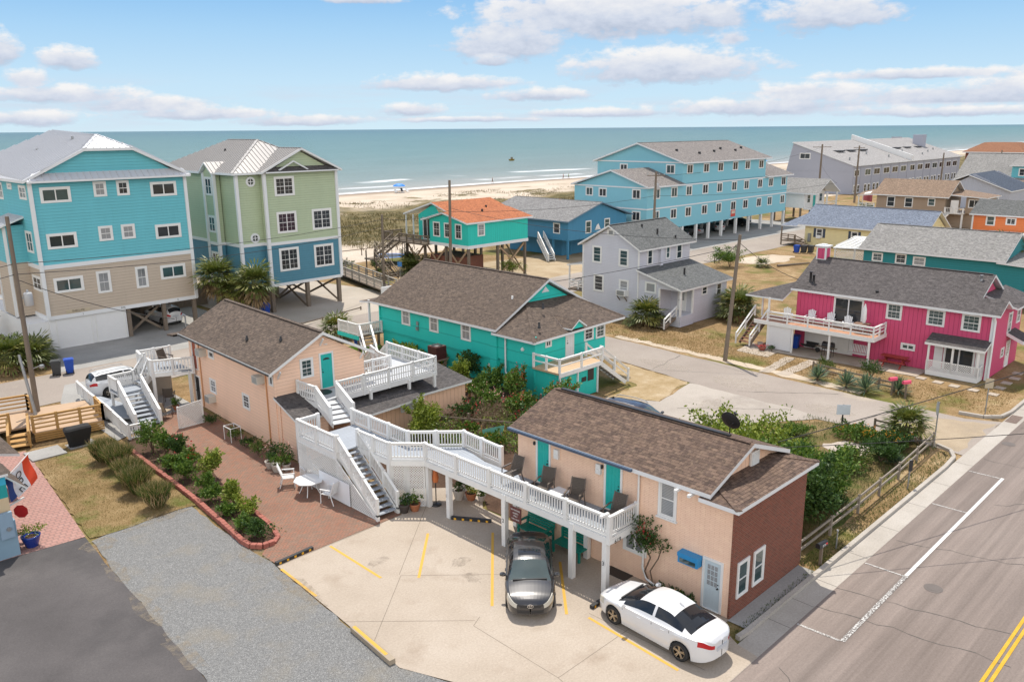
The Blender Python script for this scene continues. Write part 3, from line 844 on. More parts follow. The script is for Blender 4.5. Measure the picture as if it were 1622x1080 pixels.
TAR = plain('crack_tar', (.07, .065, .06), .9, .2, 4)
for a, b in (((17.35, 23.5), (20.6, 20.3)), ((20.55, 11.9), (20.45, 16.6)), ((17.35, 23.6), (21.9, 27.5)), ((17.35, 23.5), (13.9, 20.6)), ((17.0, 15.0), (20.5, 15.0)), ((17.0, 15.0), (17.05, 19.0)), ((17.05, 19.0), (17.58, 19.25)), ((17.0, 15.0), (16.2, 11.1)), ((13.9, 22.6), (17.3, 19.2)), ((20.5, 15), (23.5, 15)), ((21.0, 20), (23.6, 22.6)), ((19.5, 27.6), (14.5, 27.6))):
    stripe(a, b, .018, JOINT, .0025)
def crack(a, b, w=.03, amp=.12, z=-.0045):
    A = Vector((*a, 0)); B = Vector((*b, 0)); n = max(4, int((B - A).length / .5)); s = (B - A).normalized(); s = Vector((-s.y, s.x, 0))
    P = [A.lerp(B, i / n) + s * random.uniform(-amp, amp) for i in range(n + 1)]
    m = MB()
    for p, q in zip(P, P[1:]):
        o = s * w * random.uniform(.3, .7); m.poly([(*(p - o)[:2], z), (*(q - o)[:2], z), (*(q + o)[:2], z), (*(p + o)[:2], z)])
    return structure('road_crack', m, TAR)
for a, b in (((28.2, 11), (29.6, 4.5)), ((26.6, 11), (27.6, 5)), ((22.4, 10.2), (19, 6.8)), ((45.5, 10.9), (47, -2)), ((52, 10.8), (60, 4.5)), ((33.5, 10.8), (35, 6)), ((40, 8.8), (44, 5.6)), ((47, 26), (51, 21)), ((47.5, 33), (52, 33.8)), ((41.5, 27), (46, 22)), ((24.5, 58.5), (44, 60.3)), ((46, 18), (51, 17))): crack(a, b)
for x in (24.6, 26.4, 28.3, 31.2, 34.4, 37.6, 40.8, 44.2, 55.6, 58.8, 62, 66, 70): stripe((x, 11.03), (x, 11.85), .02, TAR, -.001)

def blotch(name, mat, spots, c):
    for i, (x, y, a, b) in enumerate(spots):
        n = 18; P = [(x + a * (1 + random.uniform(-.25, .25)) * math.cos(2 * math.pi * k / n), y + b * (1 + random.uniform(-.25, .25)) * math.sin(2 * math.pi * k / n)) for k in range(n)]
        sheet(name, P, c + .0005 * i, mat)
def stainmat(name, c, a):
    m = newmat(name); g = NG(m); p = g.pos(); g.l(g.mix(g.noise(p, 9, 4), mul(c, .8), mul(c, 1.2)), g.b.inputs['Base Color']); g.set(g.b, Roughness=.8)
    t_ = g.n('ShaderNodeBsdfTransparent'); mx = g.n('ShaderNodeMixShader'); f = g.maprange(g.noise(p, 2.6, 6, .75), .42, .72, 0., a); g.l(f, mx.inputs[0]); g.l(t_.outputs[0], mx.inputs[1]); g.l(g.b.outputs[0], mx.inputs[2]); g.l(mx.outputs[0], g.out.inputs[0]); return m
OIL = stainmat('oil_stain', (.16, .13, .10), .42); PALE = stainmat('pale_patch', (.44, .38, .31), .5)
blotch('oil_stain', OIL, [(19.7, 22.6, .45, .3), (21.2, 20.9, .5, .35), (19.2, 21.4, .3, .45), (17.4, 25.0, .5, .3), (22.2, 14.4, .4, .8)], .001)
blotch('pale_patch', PALE, [(19.5, 14.4, 1.4, .8), (17.2, 21.4, .9, .6), (43.5, 25.5, 1.6, 1.), (48.6, 27, 1.2, 2.), (42, 23.8, 1.2, .8), (47.6, 20, .9, 1.6), (49, 33, 1, 2.2)], -.0045)
blotch('sand_spill', stainmat('sand_spill_mat', (.30, .245, .175), .6), [(10.0, 34.6, .7, .6), (9.7, 31.8, .35, 1.2), (9.5, 28.4, .4, 1.4), (14.2, 29, .5, 1.0), (14.1, 25.5, .45, 1.6), (12.5, 35.2, 1.5, .4), (9.3, 24.8, .4, 1.4)], .006)

# dunes, beach and sea
def dunes():
    xs = np.arange(-160, 640, 2.5); ys = np.arange(84, 193.1, 1.6)
    from mathutils import noise as nz
    v = []; W = len(xs)
    for y in ys:
        for x in xs:
            p = (x * .05, y * .05, .3); q = (x * .16, y * .16, 4.2)
            t = max(0, min(1, (y - 104) / 20)) * max(0, min(1, (174 - y) / 18))
            z = t * max(0, .5 + .9 * nz.fractal(p, 1., 2., 4) + .35 * nz.fractal(q, 1., 2., 3))
            b = max(0, min(1, (190 - y) / 22)) * .35 - .12
            v.append((x, y, (z + min(b, .1) if y > 96 else -.06 + (y - 84) / 12 * .03 + z)))
    f = [(j * W + i, j * W + i + 1, (j + 1) * W + i + 1, (j + 1) * W + i) for j in range(len(ys) - 1) for i in range(W - 1)]
    m = MB(); m.mesh(v, f, 0, True)
    mat = newmat('dune_mat'); g = NG(mat); p = g.pos(); x, y, z = g.sep(p)
    sand = g.ramp(g.math('ADD', g.math('MULTIPLY', g.noise(p, .1, 6), .7), g.math('MULTIPLY', g.noise(p, 2.5, 4), .3)), [(.3, (.40, .325, .25)), (.5, (.50, .42, .335)), (.7, (.58, .50, .415))])
    wet = g.mix(g.maprange(g.math('ADD', y, g.math('MULTIPLY', g.noise(p, .05, 4), 14.)), 189, 195), sand, (.30, .235, .18))
    veg = g.ramp(g.math('ADD', g.math('MULTIPLY', g.noise(p, .25, 6, .65), .6), g.math('MULTIPLY', g.noise(p, 3., 5, .7), .4)), [(.36, (.05, .048, .018)), (.47, (.115, .095, .042)), (.56, (.19, .15, .075)), (.66, (.30, .235, .14))])
    yy = g.math('ADD', y, g.math('MULTIPLY', g.math('SUBTRACT', g.noise(p, .035, 5, .6), .5), 42.))
    f1 = g.math('MULTIPLY', g.maprange(yy, 96, 101), g.maprange(yy, 150, 143))
    f2 = g.math('MULTIPLY', g.maprange(g.noise(p, .09, 6, .65), .52, .58, 0, .9), g.maprange(y, 172, 164))
    f2 = g.math('MULTIPLY', f2, g.maprange(y, 98, 104))
    g.l(g.mix(g.math('MAXIMUM', f1, f2), wet, veg), g.b.inputs['Base Color']); g.set(g.b, Roughness=.95)
    g.b.inputs['Specular IOR Level'].default_value = .15
    g.bump(g.math('ADD', g.noise(p, 3, 5, .7), g.noise(p, .6, 4)), .12)
    structure('beach', m, mat)
dunes()
def sea():
    mat = newmat('sea_mat'); g = NG(mat); p = g.pos(); x, y, z = g.sep(p)
    wob = g.math('MULTIPLY', g.math('SUBTRACT', g.noise(p, .012, 4), .5), 26.)
    yy = g.math('ADD', y, wob)
    lg = g.math('LOGARITHM', g.math('MAXIMUM', g.math('SUBTRACT', yy, 175), 1.), 10.)
    col = g.ramp(g.maprange(lg, 1.1, 3.7), [(0, (.34, .29, .23)), (.16, (.27, .265, .225)), (.30, (.16, .195, .165)), (.55, (.085, .16, .138)), (.8, (.055, .13, .12)), (1, (.035, .095, .10))])
    sw = g.noise(g.scale(p, .010, .05, 1), 1., 5, .6)
    col = g.mix(g.maprange(sw, .4, .7, 0, .35), col, (.20, .27, .25))
    # breakers and white caps
    n = g.noise(g.scale(p, .05, .16, 1), 1., 6, .65)
    n3 = g.noise(g.scale(p, .6, .9, 1), 1., 5, .7)
    edge = g.math('ADD', y, g.math('ADD', g.math('MULTIPLY', g.math('SUBTRACT', g.noise(p, .025, 4), .5), 9.), g.math('MULTIPLY', g.math('SUBTRACT', n3, .5), 3.)))
    f1 = g.math('MULTIPLY', g.maprange(edge, 191., 192.), g.maprange(edge, 197, 194.5))
    b2 = g.math('ADD', y, g.math('MULTIPLY', g.math('SUBTRACT', g.noise(g.scale(p, .01, .01, 1), 1., 3), .5), 40.))
    f2 = g.math('MULTIPLY', g.math('MULTIPLY', g.maprange(b2, 226, 228.5), g.maprange(b2, 236, 231)), g.maprange(g.noise(g.scale(p, .02, .002, 1), 1., 3), .52, .58))
    f3 = g.math('MULTIPLY', g.math('MULTIPLY', g.maprange(b2, 206, 208), g.maprange(b2, 213, 210)), g.maprange(g.noise(g.scale(p, .035, .002, 1), 1., 3), .50, .56))
    caps = g.math('MULTIPLY', g.maprange(n, .70, .74), g.maprange(n3, .42, .55))
    foam = g.math('MINIMUM', g.math('MAXIMUM', g.math('MAXIMUM', f1, g.math('MULTIPLY', f3, .7)), g.math('MAXIMUM', f2, g.math('MULTIPLY', caps, .8))), 1.)
    foam = g.math('MULTIPLY', foam, g.maprange(n3, .3, .5, .5, 1.))
    g.l(g.mix(foam, col, (.78, .78, .76)), g.b.inputs['Base Color'])
    g.set(g.b, Roughness=.3); g.b.inputs['Specular IOR Level'].default_value = .15
    h = g.math('ADD', g.noise(g.scale(p, .25, .8, 1), 1., 6, .6), g.math('MULTIPLY', n, 2.))
    g.bump(h, .5)
    m = MB(); xs = [-60000, -3000, -400, 900, 4000, 60000]; ys = [190.5, 400, 1500, 8000, 90000]
    for a, b in zip(xs, xs[1:]):
        for c, d in zip(ys, ys[1:]): m.poly([(a, c, -.05), (b, c, -.05), (b, d, -.05), (a, d, -.05)])
    structure('sea', m, mat)
sea()
SC.world.cycles.sampling_method = 'MANUAL'; SC.world.cycles.sample_map_resolution = 256
# ------------------------------------------------------------------ roof coverings
SH_BROWN = shingle('shingles_brown', (.16, .107, .08), (.088, .06, .049), c3=(.22, .155, .11))
SH_BROWN2 = shingle('shingles_taupe', (.135, .101, .08), (.085, .065, .054), c3=(.175, .134, .105))
SH_DARK = shingle('shingles_charcoal', (.105, .095, .092), (.075, .07, .07), c3=(.13, .115, .11))
SH_GREY = shingle('shingles_grey', (.135, .139, .137), (.098, .102, .102), c3=(.175, .175, .17))
SH_LIGHT = shingle('shingles_light_grey', (.27, .262, .25), (.205, .20, .196), c3=(.32, .31, .295))
SH_PINKH = shingle('shingles_dark_grey', (.11, .098, .097), (.078, .07, .07), c3=(.14, .125, .12))
SH_BLUE = shingle('shingles_slate_blue', (.19, .22, .28), (.135, .16, .21), c3=(.23, .26, .32))
SH_ORANGE = shingle('shingles_orange', (.44, .155, .065), (.33, .11, .05), c3=(.52, .21, .10))
SH_TAN = shingle('shingles_tan', (.27, .19, .135), (.19, .135, .10), c3=(.34, .25, .18))
SH_NAVY = shingle('shingles_navy', (.075, .095, .13), (.055, .068, .095))
METAL_W = plain('white_metal_roof', (.52, .53, .56), .38, .04, 1., metal=.15)
METAL_G = plain('grey_metal_roof', (.36, .345, .335), .38, .05, 1., metal=.15)
PEACH = siding('peach_siding', (.86, .575, .415), .19, depth=.014)
PEACHB = brickmat('painted_block', (.87, .60, .445), (.85, .58, .425), (.76, .485, .34), .40, .07, .5, .006, stain=.08)
PEACHV = siding('peach_boards', (.84, .55, .385), .3, vert=True, depth=.02)
BRICK = brickmat('red_brick', (.245, .058, .03), (.145, .036, .019), (.22, .125, .09), .21, .075, .5, .014, stain=.12)
TURQ = siding('turquoise_boards', (.02, .55, .48), .9, depth=.006)
TURQV = siding('turquoise_panel', (.02, .52, .45), .12, vert=True, depth=.02)

def text3d(txt, parent, M, size, mat, name='lettering', align='CENTER'):
    cu = bpy.data.curves.new(name, 'FONT'); cu.body = txt; cu.size = size; cu.extrude = .002; cu.align_x = align; cu.align_y = 'CENTER'; cu.resolution_u = 3
    t = bpy.data.objects.new(name, cu); me = bpy.data.meshes.new_from_object(t); bpy.data.objects.remove(t); bpy.data.curves.remove(cu)
    me.name = name; me.materials.clear(); me.materials.append(mat)
    return inst(name, me, parent, M)

# ------------------------------------------------------------------ the two-storey motel block with the brick end
def cottage():
    r = thing('motel_block', 'peach two-storey motel block with brown shingle roof and red brick end wall', 'motel', (26.2, 18, 0))
    walls(r, 23.6, 28.9, 14.0, 23.2, 0, 4.42, PEACHB, ('y', 26.08, 5.5))
    m = MB(); m.box(23.602, 28.898, 12.9, 14.0, 0, 4.3); m.build('wall', PEACHB, r)
    m = MB(); m.box(23.58, 28.92, 12.82, 12.9, 0, 4.3); m.build('brick_wall', BRICK, r)
    roof(r, gable_polys('y', 23.2, 28.96, 26.08, 13.6, 23.35, 4.62, 4.62, 5.67), SH_BROWN, TRIM, .16, caps=[((26.08, 13.75, 5.67), (26.08, 23.2, 5.67))])
    # hipped skirt roof over the brick end
    zl, zh = 4.42, 4.6
    A, B = (23.12, 12.45, zl), (29.05, 12.45, zl); C, D = (24.2, 14.02, zh), (27.95, 14.02, zh)
    roof(r, [[A, B, D, C], [A, C, (23.12, 14.02, zl)], [B, (29.05, 14.02, zl), D]], SH_BROWN, TRIM, .15, caps=[(A, C), (B, D)])
    m = MB(); m.poly([(23.6, 13.985, 4.4), (28.6, 13.985, 4.4), (26.08, 13.985, 5.5)]); m.build('gable_panel', PEACHV, r)
    v = MB(); v.box(26.45, 27.05, 13.88, 13.96, 4.5, 5.12)
    for i in range(9): v.bar((26.5, 13.87, 4.55 + i * .06), (27.0, 13.87, 4.55 + i * .06), .03, .035)
    v.build('gable_vent', WHITE, r)
    # ridge vent and gutters
    m = MB(); m.box(26.0, 26.16, 14.6, 22.9, 5.70, 5.76); m.build('ridge_vent', BLACK, r)
    g = MB(); g.box(23.08, 23.2, 16.9, 23.35, 4.5, 4.6); g.build('gutter', plain('navy_gutter', (.05, .08, .13), .4), r)
    door(r, 'X', 23.6, 21.3, 22.12, 2.4, 4.42, TURQDOOR, knob=1); door(r, 'X', 23.6, 17.62, 18.5, 2.4, 4.42, TURQDOOR, knob=1)
    door(r, 'X', 23.6, 13.15, 13.98, .05, 2.05, plain('pale_blue_door', (.50, .58, .62), .5, .06), style='glass', knob=1)
    window(r, 'X', 23.6, 15.15, 15.98, 2.95, 4.4, pane=GLASSB, grid=(0, 0), sill=True)
    window(r, 'Y', 12.82, 23.93, 24.74, .64, 2.08, pane=GLASSG); window(r, 'Y', 12.82, 25.05, 25.86, .64, 2.08, pane=GLASSG)
    window(r, 'X', 23.6, 16.4, 17.5, 1.0, 1.95, style='slide', pane=GLASSB)
    window(r, 'X', 23.6, 18.4, 19.6, 1.0, 2.0, style='slide'); window(r, 'X', 23.6, 22, 23, 1., 2., style='slide')
    # drain pipes, wall lamps, awning box and cameras
    pipe(r, [(23.52, 16.82, 4.5), (23.52, 16.82, 2.5)], .04, WHITE); pipe(r, [(23.5, 16.5, 2.1), (23.5, 16.5, .6), (23.35, 16.2, .3), (23.3, 15.7, .2)], .045, WHITE)
    for y in (20.95, 18.75):
        m = MB(); m.box(23.48, 23.6, y - .12, y + .12, 3.75, 4.15); m.box(23.46, 23.48, y - .06, y + .06, 3.8, 3.95); m.build('wall_heater', WHITE, r)
    for y in (22.2, 18.6):
        m = MB(); m.lathe((23.54, y, 4.0), [(.03, 0), (.055, .03), (.06, .1), (.03, .16)], 8); m.build('wall_lamp', BLACK, r)
    m = MB(); m.box(23.25, 23.6, 14.0, 14.85, 1.85, 2.0); m.box(23.27, 23.6, 14.02, 14.83, 1.6, 1.84)
    m.build('blue_awning', plain('blue_paint', (.02, .24, .52), .45, .1), r)
    m = MB(); m.box(23.262, 23.268, 14.1, 14.75, 1.64, 1.8); m.build('display_pane', GLASSG, r)
    for y, z in ((14.9, 4.36), (14.35, 4.34)):
        m = MB(); m.box(23.0, 23.5, y - .05, y + .05, z, z + .1); m.build('camera', WHITE, r)
    m = MB(); m.tube((26.9, 15.1, 5.35), (26.9, 15.1, 5.75), .025); m.tube((26.9, 15.1, 5.75), (26.75, 14.9, 5.95), .02)
    n = MB(); P = []
    d = Vector((.85, .05, .42)).normalized(); x = d.cross(Vector((0, 0, 1))).normalized(); y = d.cross(x); c = Vector((26.9, 15.1, 5.95))
    for k, (rr, dd) in enumerate(((0.01, -.08), (.16, -.065), (.29, -.02), (.39, .035))):
        P.append([c + x * rr * math.cos(t * math.pi / 8) + y * rr * 1.1 * math.sin(t * math.pi / 8) + d * dd for t in range(16)])
    for a, b in zip(P, P[1:]):
        for i in range(16): n.poly([a[i], a[(i + 1) % 16], b[(i + 1) % 16], b[i]], 0, True)
    n.bar(c - y * .36, c + d * .44 + y * .05, .02, .02); n.bar(c + d * .4 + x * .07, c + d * .49 - x * .07, .07, .07)
    dish = thing('satellite_dish', 'black satellite dish on the brown shingle ridge of the motel block', 'satellite dish', (26.9, 15.1, 5.35))
    m.build('mast', BLACK, dish); n.build('reflector', BLACK, dish)
cottage()

# ------------------------------------------------------------------ white raised walkway in front of it
DZ = 2.35
def walkway():
    r = thing('raised_walkway', 'white raised walkway with baluster rails leading past the motel doors', 'walkway', (22, 22, 0))
    fl = [(21.95, 16.95), (23.58, 16.95), (23.58, 25.3), (24.1, 27.3), (22.3, 29.1), (22.35, 33.6), (20.7, 33.6), (20.7, 34.3), (19.65, 34.3), (19.65, 31.0), (20.85, 31.0), (20.85, 28.65), (21.95, 27.5)]
    m = MB(); m.prism(fl, DZ - .06, DZ); m.build('deck_floor', DECKGREY, r)
    sk = .3
    for run in ([(23.55, 16.9), (21.9, 16.9), (21.9, 27.42), (20.8, 28.6), (20.8, 31.05)], [(19.6, 31.1), (19.6, 34.35), (20.72, 34.35)], [(22.35, 33.75), (22.3, 29.15), (24.15, 27.3), (23.95, 24.6)]):
        railing(r, [(x, y, DZ) for x, y in run], .78, sp=.135, pw=.16, maxp=2.2, skirt=sk)
    # plain wide fascia band under the rails
    for a, b in (((21.84, 16.84), (21.84, 27.4)), ((21.84, 16.84), (23.55, 16.84)), ((21.84, 27.4), (20.74, 28.58)), ((20.74, 28.58), (20.74, 31.0)), ((19.54, 31.0), (19.54, 34.41)), ((19.54, 34.41), (20.7, 34.41))):
        band(r, (*a, DZ - .18), (*b, DZ - .18), .26, WHITE, t=.03, name='fascia_board')
    for x, y in ((21.92, 17.05), (21.88, 18.65), (21.88, 22.3), (21.95, 25.88), (22.05, 27.42), (23.45, 19.2), (23.45, 23.2), (24.0, 27.2), (20.85, 28.7), (20.85, 30.95), (19.7, 31.1), (19.7, 34.2), (22.25, 33.4), (22.25, 29.3)):
        post(r, x, y, 0, DZ - .06, .21, WHITE)
    for y in (18.65, 22.3, 25.88): 
        m = MB(); m.bar((21.9, y, DZ - .2), (23.58, y, DZ - .2), .1, .22); m.build('joist', WHITE, r)
    # stair down to the car park
    a = (20.2, 31.05, DZ); b = (20.05, 27.95, .05)
    stairs(r, a, b, 1.02, 12, DECKGREY, WHITE, riser=None)
    for off in (-.56, .56):
        pts = [(a[0] + off, a[1] - .05, DZ - .02), (b[0] + off, b[1] - .05, .22)]
        railing(r, pts, .82, sp=.12, pw=.13, maxp=1.7, low=.12)
        post(r, b[0] + off, b[1] - .05, 0, .3, .13, WHITE, 'railing_post')
    # lattice under stair and platform
    lattice(r, (19.5, 34.3, 0), (0, -1), [(0, .02), (6.35, .02), (3.25, DZ - .32), (0, DZ - .32)], WHITE, sp=.085, sw=.04)
    lattice(r, (20.85, 28.62, 0), (1.15, -1.15), [(0, .02), (1.5, .02), (1.5, DZ - .32), (0, DZ - .32)], WHITE, sp=.085, sw=.04)
    m = MB(); m.box(19.4, 19.42, 29.9, 32.4, .05, 1.15); m.build('screen_board', plain('white_sheet', (.72, .74, .78), .4, .04), r)
    # house numbers painted on posts and fascia
    def digits(txt, loc, rot, size):
        text3d(txt, r, Matrix.Translation(loc) @ Matrix.Rotation(rot, 4, 'Z') @ Matrix.Rotation(R(90), 4, 'X'), size, BLACK, 'number')
    digits('619', (22.32, 16.815, DZ - .28), 0, .26)
    for t, y, z in (('3', 17.05, 1.25), ('2', 22.3, 1.15), ('1', 25.88, 1.1)): digits(t, (21.765, y, z), R(-90), .24)
    m = MB(); m.lathe((21.95, 17.0, 3.2), [(.05, 0), (.05, .02)], 8); m.bar((21.5, 17.0, 3.22), (21.95, 17.0, 3.22), .1, .1); m.build('camera', WHITE, r)
walkway()
# ------------------------------------------------------------------ peach house (turned a little off the grid)
PM = Matrix.Translation((20.35, 38.5, 0)) @ Matrix.Rotation(R(-2.84), 4, 'Z')
def peach():
    r = thing('peach_house', 'peach clapboard house with brown gable roof and turquoise door above white stairs', 'house', (20.35, 38.5, 0), R(-2.84))
    x0, x1 = .42, 5.95
    walls(r, x0, x1, 0, 11.6, 0, 4.42, PEACH, ('y', 3.22, 6.02), M=PM)
    roof(r, gable_polys('y', -.02, 6.45, 3.22, -.42, 12.1, 4.5, 4.55, 6.22), SH_BROWN2, WHITE, .17, caps=[((3.22, -.3, 6.22), (3.22, 12, 6.22))], M=PM)
    m = MB(PM); m.box(-.08, -.025, -.3, 11.9, 4.36, 4.44); m.build('gutter', BLACK, r)
    # small eave return at the back corner
    m = MB(PM); m.poly([(-.3, 12.1, 4.42), (1.2, 12.1, 4.42), (1.2, 13.2, 4.3), (-.3, 13.2, 4.3)]); m.poly([(-.3, 13.2, 4.18), (1.2, 13.2, 4.18), (1.2, 12.1, 4.3), (-.3, 12.1, 4.3)])
    m.poly([(-.3, 12.1, 4.3), (-.3, 12.1, 4.42), (-.3, 13.2, 4.3), (-.3, 13.2, 4.18)]); m.build('porch_roof', SH_BROWN2, r)
    door(r, 'Y', 0, 3.1, 3.98, 2.9, 4.95, TURQDOOR, M=PM, style='fan', knob=-1)
    window(r, 'Y', 0, 1.91, 2.75, 3.74, 4.85, M=PM, grid=(1, 3), pane=GLASSG)
    for s0, s1, z0, z1 in ((7.85, 8.73, 1.34, 2.27), (3.27, 4.2, 1.46, 2.31)): window(r, 'X', x0, s0, s1, z0, z1, M=PM, grid=(1, 3))
    for s0, s1, z0, z1 in ((.1, .62, 3.6, 4.25), (7.73, 8.52, 3.55, 4.1)): window(r, 'X', x0, s0, s1, z0, z1, M=PM, style='fix')
    for y, z in ((8.4, .8), (1.5, 3.55), (9.2, 3.55)):
        m = MB(PM); m.box(x0 - .45, x0, y - .32, y + .32, z, z + .42); o = m.build('air_conditioner', plain('ac_beige', (.55, .52, .46), .6, .08), r)
        k = MB(PM)
        for i in range(7): k.box(x0 - .46, x0 - .44, y - .28, y + .28, z + .05 + i * .05, z + .075 + i * .05)
        k.build('grille', GREYMET, o)
    for y in (.95, 9.95): pipe(r, [(x0 - .05, y, 4.3), (x0 - .05, y, .1)], .035, plain('copper_pipe', (.55, .27, .12), .6), M=PM)
    pipe(r, [(x0 - .04, -.45, 2.8), (x0 - .04, -.45, .1)], .03, PEACH, M=PM)
    corner(r, x0, 0, 0, 4.4, PEACH, .1, M=PM)
    # brackets, vent, roof pipes
    for s, z in ((5.7, 4.75), (3.22, 5.95), (.6, 4.6)):
        m = MB(PM); m.bar((s, -.02, z - .55), (s, -.4, z - .12), .07, .09); m.build('eave_bracket', WHITE, r)
    m = MB(PM); m.lathe((3.55, -.02, 5.4), [(.12, 0), (.12, .03)], 12); m.build('round_vent', TRIM, r)
    for x, y, z, h in ((1.2, 4.7, 5.15, .3), (1.9, 1.9, 5.5, .3)):
        m = MB(PM); m.lathe((x, y, z), [(.09, 0), (.09, h * .5), (.06, h * .55), (.06, h)], 8); m.build('roof_pipe', BLACK, r)
    # lean-to in front, its roof falling away under the upper deck
    t = MB(PM); t.box(x0, 2.2, -2.2, 0, 0, 2.3); t.poly([(x0, -2.2, 2.3), (x0, 0, 2.3), (x0, 0, 2.98)][::1]); t.poly([(2.2, 0, 2.3), (2.2, -2.2, 2.3), (2.2, 0, 2.98)]); t.build('lean_to_wall', PEACH, r)
    roof(r, [[(x0 - .15, -2.4, 2.34), (2.4, -2.4, 2.34), (2.4, .0, 3.08), (x0 - .15, .0, 3.08)]], SH_DARK, WHITE, .12, M=PM, name='lean_to_roof')
    corner(r, x0 - .01, -2.2, 0, 2.28, WHITE, .14, M=PM)
    # back-corner door and balcony doorway
    door(r, 'X', x0, 10.35, 11.1, 2.35, 4.2, plain('rust_door', (.35, .09, .04), .5), M=PM); door(r, 'X', x0, 10.3, 11.1, .05, 1.95, BLACK, M=PM)
    m = MB(PM); m.tube((.6, 12.2, 4.4), (.6, 12.2, 5.5), .05); m.tube((.6, 12.2, 5.5), (.45, 12.2, 5.6), .07); m.build('service_mast', GREYMET, r)
peach()
def low_sheds():
    r = thing('garden_shed', 'low peach board shed with dark shingle roof under the upper deck', 'shed', (27, 37, 0))
    m = MB()
    m.box(24.1, 28.4, 36.0, 38.6, 0, 1.95); m.build('wall', PEACHV, r)
    m = MB(); m.box(28.4, 32.4, 36.4, 39.4, 0, 1.75); m.build('wall', PEACHV, r)
    roof(r, [[(23.7, 35.0, 2.0), (28.3, 35.3, 2.0), (28.3, 38.4, 2.55), (23.7, 38.4, 2.55)]], SH_DARK, WHITE, .13)
    roof(r, [[(28.32, 36.1, 1.85), (32.7, 36.1, 1.85), (32.7, 39.6, 2.35), (28.32, 39.6, 2.35)]], SH_DARK, WHITE, .13)
    lattice(r, (27.1, 35.95, 0), (1, 0), [(0, 1.2), (1.3, 1.2), (1.3, 1.9), (0, 1.9)], TRIM, sp=.09)
low_sheds()
UZ = 2.86
def upper_deck():
    r = thing('upper_deck', 'white upper deck with slatted rails outside the turquoise gable door', 'deck', (26, 38, 0))
    fl = [(22.05, 38.35), (22.05, 36.6), (23.4, 36.6), (30.2, 36.6), (30.35, 41.5), (29.1, 41.5), (28.5, 39.6), (28.5, 38.75), (25.9, 38.75), (25.6, 38.2)]
    m = MB(); m.prism(fl, UZ - .08, UZ); m.build('deck_floor', siding('white_deck', (.50, .52, .55), .15, depth=.01, var=.1, gw=.2), r)
    for run in ([(22.0, 38.3), (22.08, 36.62)], [(23.38, 36.6), (30.25, 36.6), (30.38, 41.5)], [(29.15, 41.5), (28.5, 39.7), (28.5, 38.7), (26.0, 38.85)]):
        railing(r, [(x, y, UZ) for x, y in run], .88, sp=.16, bw=.05, pw=.13, maxp=1.75, skirt=.28, low=.08, mid=.42)
    for x in (23.45, 25.5, 28.2, 30.1): post(r, x, 36.55, 1.9 if x > 23.6 else 2.3, UZ - .08, .15, WHITE)
    for x, y in ((30.3, 41.4), (29.2, 41.4)): post(r, x, y, 0, UZ - .08, .15, WHITE)
    a = (22.72, 36.6, UZ); b = (22.0, 34.05, DZ + .02)
    stairs(r, (22.7, 36.6, UZ), (22.0, 34.0, DZ), 1.15, 5, plain('tread_grey', (.5, .52, .54), .5), WHITE)
    for (x, y), (x2, y2) in (((22.1, 36.6), (21.42, 34.25)), ((23.36, 36.6), (22.62, 34.0))):
        railing(r, [(x, y, UZ), (x2, y2, DZ + .1)], .86, sp=.13, pw=.12, maxp=3.)
    # garden stair at the back
    stairs(r, (29.75, 41.5, UZ), (29.9, 44.6, .1), 1.1, 12, WHITE, WHITE, each=False)
    for x in (29.2, 30.35): railing(r, [(x, 41.5, UZ), (x + .15, 44.6, .2)], .8, sp=.14, pw=.11)
    m = MB(); m.lathe((23.3, 37.9, UZ), [(.5, 0), (.5, .015)], 20)
    solo('door_mat', m, BLACK, 'black half-round mat outside the turquoise gable door', 'doormat')
upper_deck()

